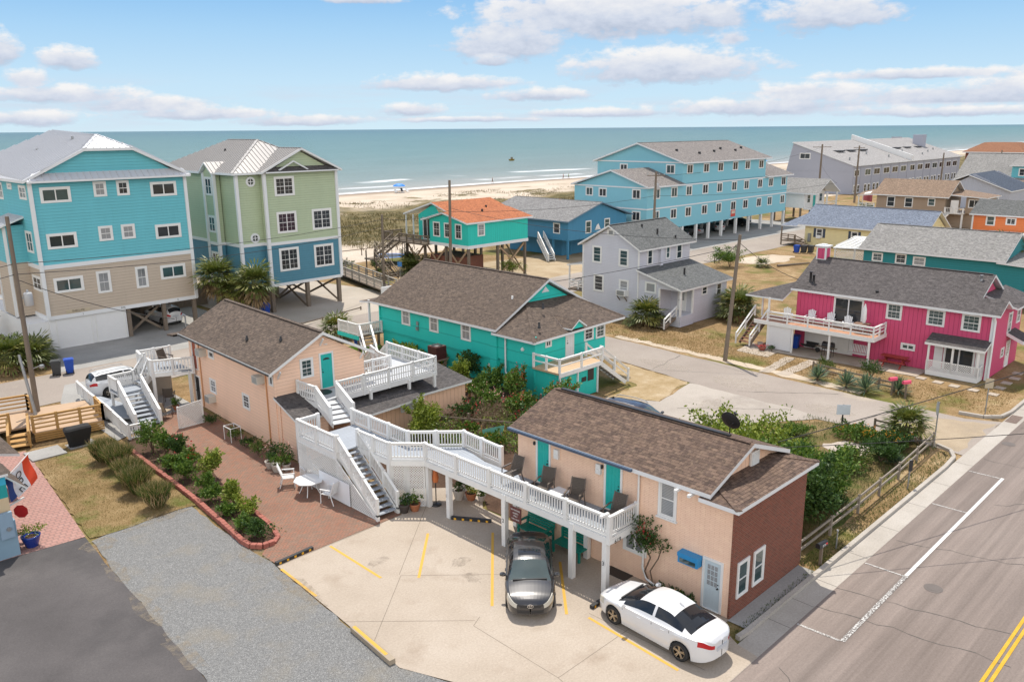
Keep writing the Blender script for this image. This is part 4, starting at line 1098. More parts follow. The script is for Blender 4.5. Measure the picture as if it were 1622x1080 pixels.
def side_stair():
    """balcony and stair on the street side of the peach house"""
    r = thing('balcony_stair', 'white balcony and stair on the far side of the peach house', 'stairs', (18.5, 51, 0))
    BZ = 2.35
    m = MB(); m.prism([(19.0, 50.2), (21.0, 49.2), (21.3, 53.0), (19.3, 53.2)], BZ - .1, BZ); m.build('deck_floor', DECKGREY, r)
    railing(r, [(21.1, 49.2, BZ), (18.95, 50.2, BZ), (19.0, 50.8, BZ)], .82, pw=.14, sp=.17, bw=.085, skirt=.25)
    railing(r, [(19.1, 52.15, BZ), (19.3, 53.2, BZ), (21.3, 53.0, BZ)], .82, pw=.14, sp=.17, bw=.085, skirt=.2)
    m = MB(); m.box(19.3, 21.2, 53.0, 53.1, 0, 2.2); m.build('porch_wall', plain('porch_grey', (.30, .29, .27), .7), r)
    lattice(r, (19.05, 53.0, 0), (0, -1), [(0, .05), (1.6, .05), (1.6, 1.1), (0, 1.1)], WHITE, sp=.09)
    for x, y in ((19.0, 50.2), (19.3, 53.1), (20.9, 49.35)): post(r, x, y, 0, BZ, .16, WHITE)
    m = MB(); m.box(17.0, 18.55, 50.7, 52.2, 1.28, 1.38); m.build('landing', DECKGREY, r)
    stairs(r, (19.4, 51.45, BZ), (18.5, 51.45, 1.38), 1.2, 3, DECKGREY, WHITE); stairs(r, (17.75, 50.75, 1.38), (17.35, 47.4, .05), 1.3, 8, DECKGREY, WHITE)
    for a, b in (((17.05, 50.7, 1.38), (16.66, 47.4, .1)), ((18.45, 50.7, 1.38), (18.04, 47.3, .1)), ((19.3, 52.1, BZ), (18.5, 52.1, 1.4)), ((19.0, 50.8, BZ), (18.5, 50.8, 1.4))): railing(r, [a, b], .85, sp=.11, bw=.05, pw=.13, skirt=.22)
    railing(r, [(18.5, 52.15, 1.38), (17.05, 52.15, 1.38), (17.05, 50.75, 1.38)], .85, sp=.12, bw=.05, pw=.13, skirt=.2)
    for x, y in ((17.1, 52.1), (18.5, 52.1)): post(r, x, y, 0, 1.3, .14, WHITE)
    # low landing with picket rails
    m = MB(); m.prism([(15.9, 50.1), (17.2, 48.8), (18.0, 50.6), (17.0, 55.8), (16.4, 55.8)], .2, .3); m.build('landing', DECKGREY, r)
    railing(r, [(16.4, 56.2, .3), (16.1, 53.2, .3), (15.95, 50.1, .3), (15.75, 46.1, .0)], .85, sp=.12, bw=.05, pw=.13)
    railing(r, [(15.75, 46.1, 0), (16.9, 46.0, 0)], .85, sp=.12, bw=.05, pw=.12)
side_stair()
m = MB(); 
r = thing('lattice_gate', 'white lattice gate panel leaning beside the brick patio', 'gate panel', (19.2, 45.8, 0))
lattice(r, (18.45, 45.78, 0), (1, .02), [(0, .03), (1.5, .03), (1.5, 1.42), (0, 1.3)], WHITE, sp=.075, sw=.036)
m = MB(); m.box(18.44, 18.52, 45.8, 45.88, 0, 1.35); m.box(19.9, 19.98, 45.8, 45.88, 0, 1.45); m.build('post', WHITE, r)

# ------------------------------------------------------------------ turquoise house behind the garden
def turq():
    r = thing('turquoise_house', 'turquoise raised house with brown gable roof in the middle of the block', 'house', (41, 43, 0))
    walls(r, 37.0, 46.3, 38.3, 51.2, 1.75, 4.05, TURQ); m = MB(); m.poly([(37.0, 38.3, 4.05), (46.3, 38.3, 4.05), (41.75, 38.3, 6.42)]); m.build('gable_wall', TURQ, r)
    m = MB(); m.box(37.12, 46.2, 38.4, 51.1, 0, 1.75); m.build('lower_wall', TURQ, r)
    m = MB(); m.box(37.02, 44.1, 34.8, 38.3, 1.95, 3.7); m.build('front_wall', TURQ, r)
    m = MB(); m.box(37.14, 40.5, 34.9, 38.4, 0, 1.95); m.build('lower_wall', TURQV, r)
    zr, ze = 6.72, 4.02
    hb = (41.75, 51.5, zr)
    P = gable_polys('y', 36.5, 47.0, 41.75, 37.9, 51.5, ze, ze, zr)
    roof(r, P, SH_BROWN2, TRIM, .17, caps=[((41.75, 38.1, zr), hb)])
    roof(r, [[(36.5, 51.5, ze), (36.5, 53.2, 3.85), (47, 53.2, 3.85), (47, 51.5, ze)]], SH_BROWN2, TRIM, .12, name='porch_roof'); m = MB(); m.poly([(46.3, 51.2, 4.05), (37.0, 51.2, 4.05), (41.75, 51.2, 6.42)]); m.build('gable_wall', TURQ, r)
    # lower front roof
    a, b, c, d = (36.45, 34.35, 3.8), (45.75, 34.35, 3.95), (44.3, 38.28, 5.2), (39.9, 38.28, 5.3)
    roof(r, [[a, b, c, d], [a, d, (36.45, 38.28, 3.8)], [b, (46.2, 38.28, 3.95), c]], SH_BROWN2, TRIM, .15, caps=[(a, d), (b, c)])
    roof(r, [[(39.85, 34.2, 4.1), (40.6, 34.2, 4.62), (40.6, 36.6, 4.6), (39.85, 35.0, 4.08)], [(40.6, 34.2, 4.62), (41.4, 34.2, 4.1), (41.4, 35.0, 4.08), (40.6, 36.6, 4.6)]], SH_BROWN2, TRIM, .1)
    m = MB(); m.poly([(39.95, 34.4, 4.0), (41.3, 34.4, 4.0), (40.6, 34.4, 4.55)]); m.box(39.9, 41.3, 34.62, 34.8, 3.9, 4.05); m.build('door_gable', TURQ, r)
    windows(r, 'X', 37.0, [(47.51, 48.5, 2.65, 4.0), (44.27, 45.26, 2.65, 4.0), (40.82, 41.87, 2.62, 3.99)], grid=(1, 1), pane=GLASSB)
    window(r, 'X', 37.12, 38.54, 39.25, .58, 1.43, grid=(1, 1))
    window(r, 'Y', 34.8, 37.9, 38.55, 3.1, 3.6, style='slide'); window(r, 'Y', 34.8, 41.8, 42.8, 2.8, 3.9, grid=(1, 3)); window(r, 'Y', 34.8, 43.05, 44.05, 2.75, 3.9, grid=(1, 3))
    door(r, 'Y', 34.8, 39.9, 40.75, 2.1, 4.05, plain('white_door', (.72, .72, .72), .5, .04))
    pipe(r, [(36.98, 37.5, 3.9), (36.9, 37.4, 3.7), (36.9, 37.4, 1.2), (36.85, 37.2, 1.0), (36.9, 37.2, .1)], .06, TRIM)
    for y in (38.3, 51.2): corner(r, 36.98, y, 1.7, 4.0, TURQ, .14)
    corner(r, 37.0, 34.8, .0, 4.0, TURQ, .14)
    m = MB(); m.box(36.9, 37.2, 38.25, 38.9, 0, 3.9); m.build('chimney_chase', TURQ, r)
    for p in ((39.4, 39.2, 5.3), (37.8, 35.2, 4.35), (39.9, 36.8, 5.05)):
        m = MB(); m.lathe((p[0], p[1], p[2]), [(.1, 0), (.1, .12), (.07, .14), (.07, .4)], 8); m.build('roof_pipe', WHITE if p[1] > 38 else BLACK, r)
    m = MB(); m.poly([(41.35, 38.27, 5.75), (42.15, 38.27, 5.75), (41.75, 38.27, 6.15)]); m.build('gable_vent', TRIM, r)
    m = MB(); m.lathe((36.98, 35.9, 2.9), [(.1, 0), (.14, .1), (.05, .22)], 10); m.build('wall_lamp', TRIM, r)
    m = MB(); m.bar((36.98, 46.6, 3.0), (36.9, 46.6, 3.0), .2, .3); m.bar((36.95, 46.6, 2.5), (36.92, 46.6, 2.75), .2, .2); m.build('electric_meter', GREYMET, r)
    # side deck with shed below and outside stair
    Z = 2.1
    m = MB(); m.box(36.7, 40.95, 32.5, 34.78, Z - .12, Z); m.build('deck_floor', plain('deck_tan', (.48, .33, .2), .7, .2), r)
    band(r, (36.7, 32.48, Z - .15), (40.95, 32.48, Z - .15), .28, WHITE)
    railing(r, [(36.75, 34.7, Z), (36.75, 32.5, Z), (40.95, 32.5, Z)], .9, style=1, pw=.12, maxp=2.2, name='deck_railing')
    m = MB(); m.box(36.9, 40.6, 32.65, 34.7, 0, Z - .13); m.build('shed_wall', TURQV, r)
    for x in (36.9, 38.6, 40.6): corner(r, x, 32.6, 0, Z - .13, TRIM, .1)
    m = MB(); m.box(39.05, 39.5, 32.62, 32.65, 1.0, 1.3); m.box(39.65, 40.25, 32.62, 32.65, .95, 1.75); m.build('notice_board', BLACK, r)
    stairs(r, (41.0, 33.3, Z), (43.4, 32.9, .1), 1.2, 9, WOODW, WHITE)
    for o in (-.62, .62): railing(r, [(41.0, 33.3 + o, Z), (43.5, 32.9 + o, .15)], .9, style=1, pw=.12, name='stair_railing')
    # back porch
    m = MB(); m.box(34.9, 38.6, 51.25, 54.0, 1.45, 1.6); m.build('porch_floor', WOODW, r); band(r, (34.88, 51.2, 1.45), (34.88, 54.0, 1.45), .3, TURQ)
    railing(r, [(36.9, 51.0, 1.6), (34.95, 51.3, 1.6), (34.95, 53.9, 1.6)], .9, sp=.14, pw=.12)
    for x, y in ((34.95, 51.3), (35.0, 53.9), (36.8, 51.3)): post(r, x, y, 0, 1.45, .16, WOODW)
    post(r, 36.75, 52.3, 1.6, 4.0, .14, TRIM)
    stairs(r, (35.5, 51.2, 1.6), (34.3, 48.6, .1), 1.0, 7, WOODW, WHITE)
    for o in (-.5, .5): railing(r, [(35.5 + o, 51.2, 1.6), (34.3 + o, 48.7, .1)], .85, style=1, pw=.1)
turq()

# ------------------------------------------------------------------ pink house
PINK = siding('pink_boards', (.58, .068, .165), .3, vert=True, depth=.02)
def pink():
    r = thing('pink_house', 'hot pink house with dark roof, white balcony and lattice porch', 'house', (65, 22, 0))
    walls(r, 60.6, 67.6, 15.1, 28.9, 0, 4.5, PINK)
    P = [0, 0]
    P[0] = [(60.2, 16.2, 4.6), (64.1, 16.2, 6.67), (64.1, 29.3, 6.67), (60.2, 29.3, 4.6)]
    P[1] = [(68.0, 16.2, 4.6), (68.0, 29.3, 4.6), (64.1, 29.3, 6.67), (64.1, 16.2, 6.67)]
    roof(r, P, SH_PINKH, TRIM, .17, caps=[((64.1, 16.4, 6.67), (64.1, 29.2, 6.67))])
    roof(r, [[(60.2, 14.6, 4.6), (61.7, 14.6, 5.4), (61.7, 16.2, 5.4), (60.2, 16.2, 4.6)], [(61.7, 14.6, 5.4), (63.0, 14.6, 4.75), (63.0, 16.2, 4.75), (61.7, 16.2, 5.4)]], SH_PINKH, TRIM, .15)
    roof(r, [[(63.0, 14.3, 4.7), (68.0, 14.3, 4.7), (68.0, 16.5, 5.4), (63.0, 16.5, 5.4)]], SH_PINKH, TRIM, .14)
    m = MB(); m.poly([(60.6, 15.08, 4.45), (62.9, 15.08, 4.45), (61.75, 15.08, 5.2)]); m.build('gable_wall', PINK, r); m = MB(); m.poly([(61.0, 16.55, 4.6), (67.2, 16.55, 4.6), (64.1, 16.55, 6.42)]); m.build('gable_wall', PINK, r); m = MB(); m.poly([(67.4, 28.85, 4.5), (60.8, 28.85, 4.5), (64.1, 28.85, 6.5)]); m.build('gable_wall', PINK, r)
    m = MB(); m.box(62.9, 63.4, 16.47, 16.53, 5.35, 5.95); m.build('gable_vent', TRIM, r)
    # porch roof past the left end
    roof(r, [[(58.9, 29.25, 3.9), (58.9, 32.4, 3.9), (61.9, 29.25, 5.0)], [(58.9, 32.4, 3.9), (61.9, 32.4, 3.9), (61.9, 29.25, 5.0)]], SH_PINKH, TRIM, .12)
    ch = MB(); ch.box(63.75, 64.55, 28.3, 29.1, 5.8, 7.5); co = ch.build('chimney', WHITE, r)
    m = MB(); m.box(63.65, 64.65, 28.2, 29.2, 7.5, 7.6); m.box(63.95, 64.35, 28.5, 28.9, 7.6, 7.7); m.build('chimney_cap', TRIM, co)
    m = MB(); m.box(63.735, 63.75, 28.42, 28.98, 6.55, 7.4); m.box(63.87, 64.43, 28.28, 28.295, 6.4, 7.4); m.build('chimney_panel', PINK, co)
    for y, z0, h in ((28.2, 5.0, .9), (27.9, 4.95, .75), (16.9, 6.2, .45), (23, 4.9, .2)):
        x = 60.2 + (z0 - 4.6) / 2.07 * 3.9 + .2
        m = MB(); m.lathe((x, y, z0), [(.14, 0), (.1, .06), (.09, h - .1), (.12, h - .08), (.12, h)], 8); m.build('roof_vent', BLACK if y > 20 else GREYMET, r)
    door(r, 'X', 60.6, 23.7, 25.95, 2.2, 4.42, TRIM, style='slider', name='sliding_door')
    windows(r, 'X', 60.6, [(20.95, 22.08, 3.24, 4.44), (18.09, 19.27, 3.22, 4.4), (15.84, 17.0, 3.2, 4.4)], grid=(2, 3))
    window(r, 'X', 60.6, 19.82, 20.78, 1.17, 1.71, style='slide')
    window(r, 'Y', 15.1, 64.2, 65.1, 2.6, 4.1, grid=(1, 3)); window(r, 'Y', 15.1, 63.4, 64.1, 1.0, 1.7); door(r, 'Y', 15.1, 64.6, 65.5, .1, 2.0, WHITE, style='glass')
    window(r, 'Y', 15.1, 66.3, 67.2, 3.0, 4.1, grid=(1, 1))
    roof(r, [[(64.3, 14.0, 2.2), (66.3, 14.0, 2.2), (66.3, 15.1, 2.7), (64.3, 15.1, 2.7)]], SH_PINKH, TRIM, .25, name='door_hood')
    corner(r, 60.58, 15.1, 0, 4.5, TRIM, .16)
    pipe(r, [(60.35, 15.0, 4.4), (60.5, 14.95, 4.1), (60.5, 14.95, .15)], .08, TRIM)
    # balcony along the long wall
    Z = 2.15
    m = MB(); m.box(58.3, 60.58, 21.9, 31.2, Z - .15, Z); m.build('balcony_floor', plain('deck_rust', (.42, .22, .13), .7, .2), r)
    band(r, (58.28, 21.9, Z - .12), (58.28, 31.2, Z - .12), .3, WHITE); band(r, (58.3, 21.88, Z - .12), (60.58, 21.88, Z - .12), .3, WHITE)
    railing(r, [(60.5, 21.95, Z), (58.35, 21.95, Z), (58.35, 30.1, Z)], .8, style=2, pw=.1, maxp=1.9, name='balcony_railing')
    for y in (22.2, 25.1, 28.0, 30.0): post(r, 58.4, y, 0, Z - .15, .13, WHITE)
    for y in (29.9, 31.2): post(r, 58.45 if y < 30.5 else 59.9, y + .2, Z, 4.0, .12, WHITE)
    m = MB(); m.box(58.36, 58.42, 28.1, 30.1, .05, Z - .2); m.build('screen_panel', plain('white_panel', (.66, .66, .68), .6, .05), r)
    m = MB(); m.box(60.5, 60.58, 24.2, 28, .05, 2.0); m.build('garage_wall', WHITE, r)
    stairs(r, (59.5, 31.2, Z), (57.9, 31.7, .1), 1.1, 8, plain('stair_rust', (.25, .10, .06), .7, .2), WOODW)
    for o in (-.6, .6): railing(r, [(59.5, 31.2 + o, Z), (57.7, 31.75 + o, .1)], .85, style=1, pw=.1)
    # lattice porch
    roof(r, [[(59.3, 15.0, 2.3), (60.6, 15.0, 2.75), (60.6, 18.8, 2.75), (59.3, 18.8, 2.3)]], SH_DARK, WHITE, .16, name='porch_roof')
    for y in (15.4, 17.0, 18.55): post(r, 59.5, y, 0, 2.2, .12, WHITE)
    m = MB(); m.box(59.42, 60.6, 15.3, 18.6, 0, .3); m.build('porch_base', WHITE, r)
    lattice(r, (59.45, 18.6, 0), (0, -1), [(0, .3), (3.3, .3), (3.3, 1.05), (0, 1.05)], WHITE, sp=.1); lattice(r, (59.45, 15.3, 0), (1, 0), [(0, .3), (1.15, .3), (1.15, 1.05), (0, 1.05)], WHITE, sp=.1)
    door(r, 'X', 60.6, 15.9, 17.9, .1, 2.05, WHITE, style='slider', name='patio_door')
    for y in (17.95, 15.3): m = MB(); m.box(60.52, 60.58, y, y + .55, .3, 2.0); m.build('shutter', WHITE, r)
pink()

# ------------------------------------------------------------------ grey clapboard house
GREYS = siding('grey_clapboard', (.55, .55, .60), .14, depth=.02)
def grey():
    r = thing('grey_house', 'two-storey pale grey clapboard house with dark grey roofs and a corner porch', 'house', (63.5, 44, 0))
    walls(r, 59.6, 67.7, 43.4, 49.8, 0, 6.25, GREYS, ('x', 46.6, 8.1))
    roof(r, gable_polys('x', 43.0, 50.2, 46.6, 59.2, 68.2, 6.3, 6.3, 8.28), SH_GREY, WHITE, .15, caps=[((59.3, 46.6, 8.28), (68.1, 46.6, 8.28))])
    m = MB(); m.box(61.6, 67.2, 38.95, 43.4, .0, 3.25); m.poly([(61.6, 38.95, 3.25), (61.6, 43.4, 3.25), (61.6, 43.4, 4.45)]); m.poly([(67.2, 43.4, 3.25), (67.2, 38.95, 3.25), (67.2, 43.4, 4.45)])
    m.box(59.62, 61.6, 41.2, 43.4, 0, 3.8); m.build('lower_wall', GREYS, r)
    roof(r, [[(59.2, 38.55, 3.3), (67.8, 38.55, 3.3), (67.8, 43.4, 4.6), (59.2, 43.4, 4.6)]], SH_GREY, WHITE, .15)
    m = MB(); m.poly([(59.6, 41.2, 3.7), (59.6, 43.4, 3.7), (59.6, 43.4, 4.4), (59.6, 41.2, 3.85)]); m.build('gable_wall', GREYS, r); m = MB(); m.poly([(59.64, 38.8, 3.1), (59.64, 41.2, 3.1), (59.64, 41.2, 3.85), (59.64, 38.8, 3.22)]); m.build('gable_wall', GREYS, r)
    windows(r, 'X', 59.6, [(47.6, 48.71, 4.65, 6.29), (44.52, 45.64, 4.62, 6.24), (47.32, 48.49, 2.0, 3.59), (44.43, 45.55, 1.96, 3.51)], grid=(0, 3), casing=.13)
    window(r, 'X', 59.6, 41.43, 42.65, 2.6, 3.6, style='fix', pane=GLASSB, casing=.12); window(r, 'X', 59.6, 46.2, 47.0, 7.3, 7.86, style='fix', casing=.12)
    windows(r, 'Y', 43.4, [(60.79, 61.7, 4.75, 6.2), (63.72, 64.38, 5.0, 6.2), (65.4, 66.4, 4.75, 6.2)], casing=.13)
    windows(r, 'Y', 38.95, [(62.96, 63.9, 2.3, 3.1)]); window(r, 'Y', 38.95, 65.4, 66.3, 1.9, 3.1)
    m = MB(); m.box(62.6, 63.0, 43.15, 43.4, 4.55, 6.2); m.build('chimney_chase', GREYS, r)
    for y in (43.4, 49.8): corner(r, 59.58, y, 0, 6.2, WHITE, .12)
    m = MB(); m.box(59.1, 59.62, 44.5, 45.5, 2.0, 2.55); o = m.build('air_conditioner', WHITE, r); m = MB(); m.box(59.08, 59.1, 44.6, 45.4, 2.07, 2.48); m.build('grille', GREYMET, o)
    for s in (44.6, 45.4):
        m = MB(); m.bar((59.6, s, 1.5), (59.15, s, 1.98), .06, .08); m.build('bracket', WOODW, r)
    for x, y, z, h in ((64.0, 44.6, 7.2, .5), (65.8, 43.8, 6.75, .25), (63.1, 40.9, 3.95, .6), (63.2, 45.8, 7.85, .25)):
        m = MB(); m.lathe((x, y, z), [(.09, 0), (.09, h)], 8); m.build('roof_pipe', BLACK, r)
    # corner porch
    m = MB(); m.box(59.5, 61.6, 38.8, 41.2, 0, .95); m.build('porch_base', GREYS, r)
    for x, y in ((59.62, 38.9), (59.62, 41.1), (61.5, 38.9)): post(r, x, y, .95, 3.15, .16, WHITE)
    door(r, 'X', 61.6, 39.6, 40.5, 1.0, 2.95, WHITE, style='glass')
    stairs(r, (59.5, 40.0, .95), (57.7, 40.0, .08), 1.5, 5, WOODW, WOODW)
    railing(r, [(59.5, 39.2, .95), (57.7, 39.2, .1)], .85, style=1, pw=.1); 
    # side porch toward the sea street
    roof(r, [[(60.2, 49.8, 4.4), (64.0, 49.8, 4.4), (64.0, 52.4, 4.0), (60.2, 52.4, 4.0)]], SH_GREY, WHITE, .12, name='porch_roof')
    m = MB(); m.box(60.3, 64, 49.8, 52.3, 1.5, 1.65); m.build('porch_floor', WOODW, r)
    for x in (60.4, 63.9): post(r, x, 52.2, 0, 4.0, .12, WHITE)
    railing(r, [(60.4, 49.9, 1.65), (60.4, 52.2, 1.65), (63.9, 52.2, 1.65)], .8, style=2, pw=.1)
grey()
# ------------------------------------------------------------------ tall teal house, far left
TEAL = siding('teal_clapboard', (.125, .455, .52), .24, depth=.03)
BEIGE = siding('beige_clapboard', (.48, .395, .31), .24, depth=.03)
GREEN = siding('green_clapboard', (.42, .49, .325), .22, depth=.03)
DKBLUE = siding('steel_blue_clapboard', (.07, .215, .29), .22, depth=.03)
WHITEWALL = plain('white_garage_wall', (.72, .72, .72), .6, .05)
def teal():
    r = thing('teal_house', 'tall teal and beige house with white metal roof and white garages', 'house', (25, 77, 0))
    X0, X1, Y0, Y1 = 19.3, 31.3, 70.7, 85.0
    m = MB(); m.box(X0, X1, Y0, Y1, 6.75, 13.2); m.build('upper_wall', TEAL, r)
    m = MB(); m.box(X0, X1, Y0, Y1, 2.72, 6.42); m.build('middle_wall', BEIGE, r)
    m = MB(); m.box(X0 - .06, X1 + .06, Y0 - .06, Y1 + .06, 6.42, 6.75); m.build('band_board', TRIM, r)
    m = MB(); m.box(X0 - .08, X1 + .08, Y0 - .08, Y1 + .08, 2.42, 2.72); m.build('band_board', TRIM, r)
    m = MB(); m.box(X0, 25.2, Y0 + .12, Y0 + 8, 0, 2.42); m.build('garage_wall', WHITEWALL, r)
    for a, b in ((19.75, 22.45), (22.7, 25.05)): door(r, 'Y', Y0 + .12, a, b, .0, 2.4, WHITEWALL, style='garage', name='garage_door', knob=1)
    for x in (25.4, 28.4, 31.1):
        for y in (70.9, 76, 82): post(r, x, y, 0, 2.42, .3, WOODP, 'pile')
    xbrace(r, (25.5, 71.5), (28.3, 71.5), .1, 2.2, WOODP); xbrace(r, (28.5, 76), (31, 76), .1, 2.2, WOODP)
    m = MB(); m.box(25.4, 31, 80, 80.2, 0, 2.4); m.build('back_wall', WOODP, r)
    # hipped-gable metal roof
    ZE, ZF, ZR = 13.28, 15.55, 16.6; e0, e1 = 18.8, 31.75; f0, f1 = 23.4, 27.15; xr = 25.3; ya, yr, yb = 70.3, 72.6, 82.8
    P = [[(e0, ya, ZE), (f0, ya, ZF), (xr, yr, ZR), (xr, yb, ZR), (e0, 86, ZE)], [(e1, ya, ZE), (e1, 86, ZE), (xr, yb, ZR), (xr, yr, ZR), (f1, ya, ZF)], [(f0, ya, ZF), (f1, ya, ZF), (xr, yr, ZR)], [(e0, 86, ZE), (xr, yb, ZR), (e1, 86, ZE)]]
    roof(r, P, METAL_W, TRIM, .22, seams=.5, caps=[((xr, yr, ZR), (xr, yb, ZR)), ((f0, ya, ZF), (xr, yr, ZR)), ((f1, ya, ZF), (xr, yr, ZR))], capmat=METAL_W)
    m = MB(); m.poly([(19.5, Y0 + .02, 13.2), (31.1, Y0 + .02, 13.2), (27.3, Y0 + .02, 15.4), (23.3, Y0 + .02, 15.4)]); m.build('gable_wall', TEAL, r)
    roof(r, [[(19.0, 70.15, 13.2), (31.6, 70.15, 13.2), (31.2, 70.72, 13.75), (19.6, 70.72, 13.75)]], METAL_W, TRIM, .15, seams=.5, name='skirt_roof')
    for s0, s1, z0, z1 in ((19.94, 22.12, 11.5, 12.67), (28.32, 30.55, 11.5, 12.67), (19.95, 22.13, 7.95, 9.13), (28.34, 30.56, 7.95, 9.13), (19.98, 22.18, 4.47, 5.65), (28.4, 30.56, 4.47, 5.68)): window(r, 'Y', Y0, s0, s1, z0, z1, style='slide', casing=.17)
    for s0, s1, z0, z1 in ((23.82, 24.86, 11.76, 12.91), (25.62, 26.65, 11.75, 12.91), (23.82, 24.89, 8.22, 9.4), (25.61, 26.67, 8.21, 9.39), (23.21, 24.26, 4.02, 5.84), (26.27, 27.31, 4.01, 5.82)):
        window(r, 'Y', Y0, s0, s1, z0, z1, pane=GLASS if (s0 > 25.61 and z0 > 11) else GLASSB, grid=(1, 1), casing=.15)
    for s0, s1, z0, z1 in ((71.7, 73.5, 11.74, 12.87), (75.28, 76.5, 12.38, 12.91), (78.04, 79.1, 11.46, 12.88), (71.91, 73.53, 7.6, 9.3), (80.28, 81.4, 7.7, 9.14), (79.3, 80.9, 3.8, 5.5), (71.3, 73.4, 4.6, 5.8)): window(r, 'X', X0, s0, s1, z0, z1, casing=.16, style='twin', grid=(1, 1))
    for x, y in ((X0, Y0), (X1, Y0)): corner(r, x, y, 2.5, 13.2, TRIM, .26)
    # stair tower with its own small roof on the left side
    m = MB(); m.box(17.9, X0, 73.9, 77.0, 6.75, 9.7); m.build('bay_wall', TEAL, r); m = MB(); m.box(17.9, X0, 73.9, 77.0, 2.45, 6.75); m.build('bay_wall', BEIGE, r)
    roof(r, [[(17.3, 73.4, 9.65), (19.3, 73.4, 10.4), (19.3, 77.4, 10.4), (17.3, 77.4, 9.65)]], METAL_W, TRIM, .15, seams=.5, name='bay_roof')
    for y in (73.9, 77): corner(r, 17.9, y, 2.45, 9.6, TRIM, .2)
    m = MB(); m.box(17.9, 19.3, 71, 84, .0, 2.3); m.build('side_wall', WHITEWALL, r)
    m = MB(); m.box(20.6, 22.4, 70.66, 70.7, 2.78, 3.02); m.build('name_board', plain('board_tan', (.5, .42, .3), .6), r)
    text3d('SHELL-ME', r, Matrix.Translation((21.5, 70.655, 2.9)) @ Matrix.Rotation(R(90), 4, 'X'), .22, BLACK)
    for t, x in (('1', 21.8), ('2', 29.6), ('975', 24.95)): text3d(t, r, Matrix.Translation((x, 70.61, 2.57)) @ Matrix.Rotation(R(90), 4, 'X'), .24, BLACK)
    for x, y in ((22.3, 78), (24.2, 75)):
        z = ZE + (x - e0) / (xr - e0) * (ZR - ZE); m = MB(); m.lathe((x, y, z), [(.1, 0), (.1, .4)], 8); m.build('roof_pipe', GREYMET, r)
teal()

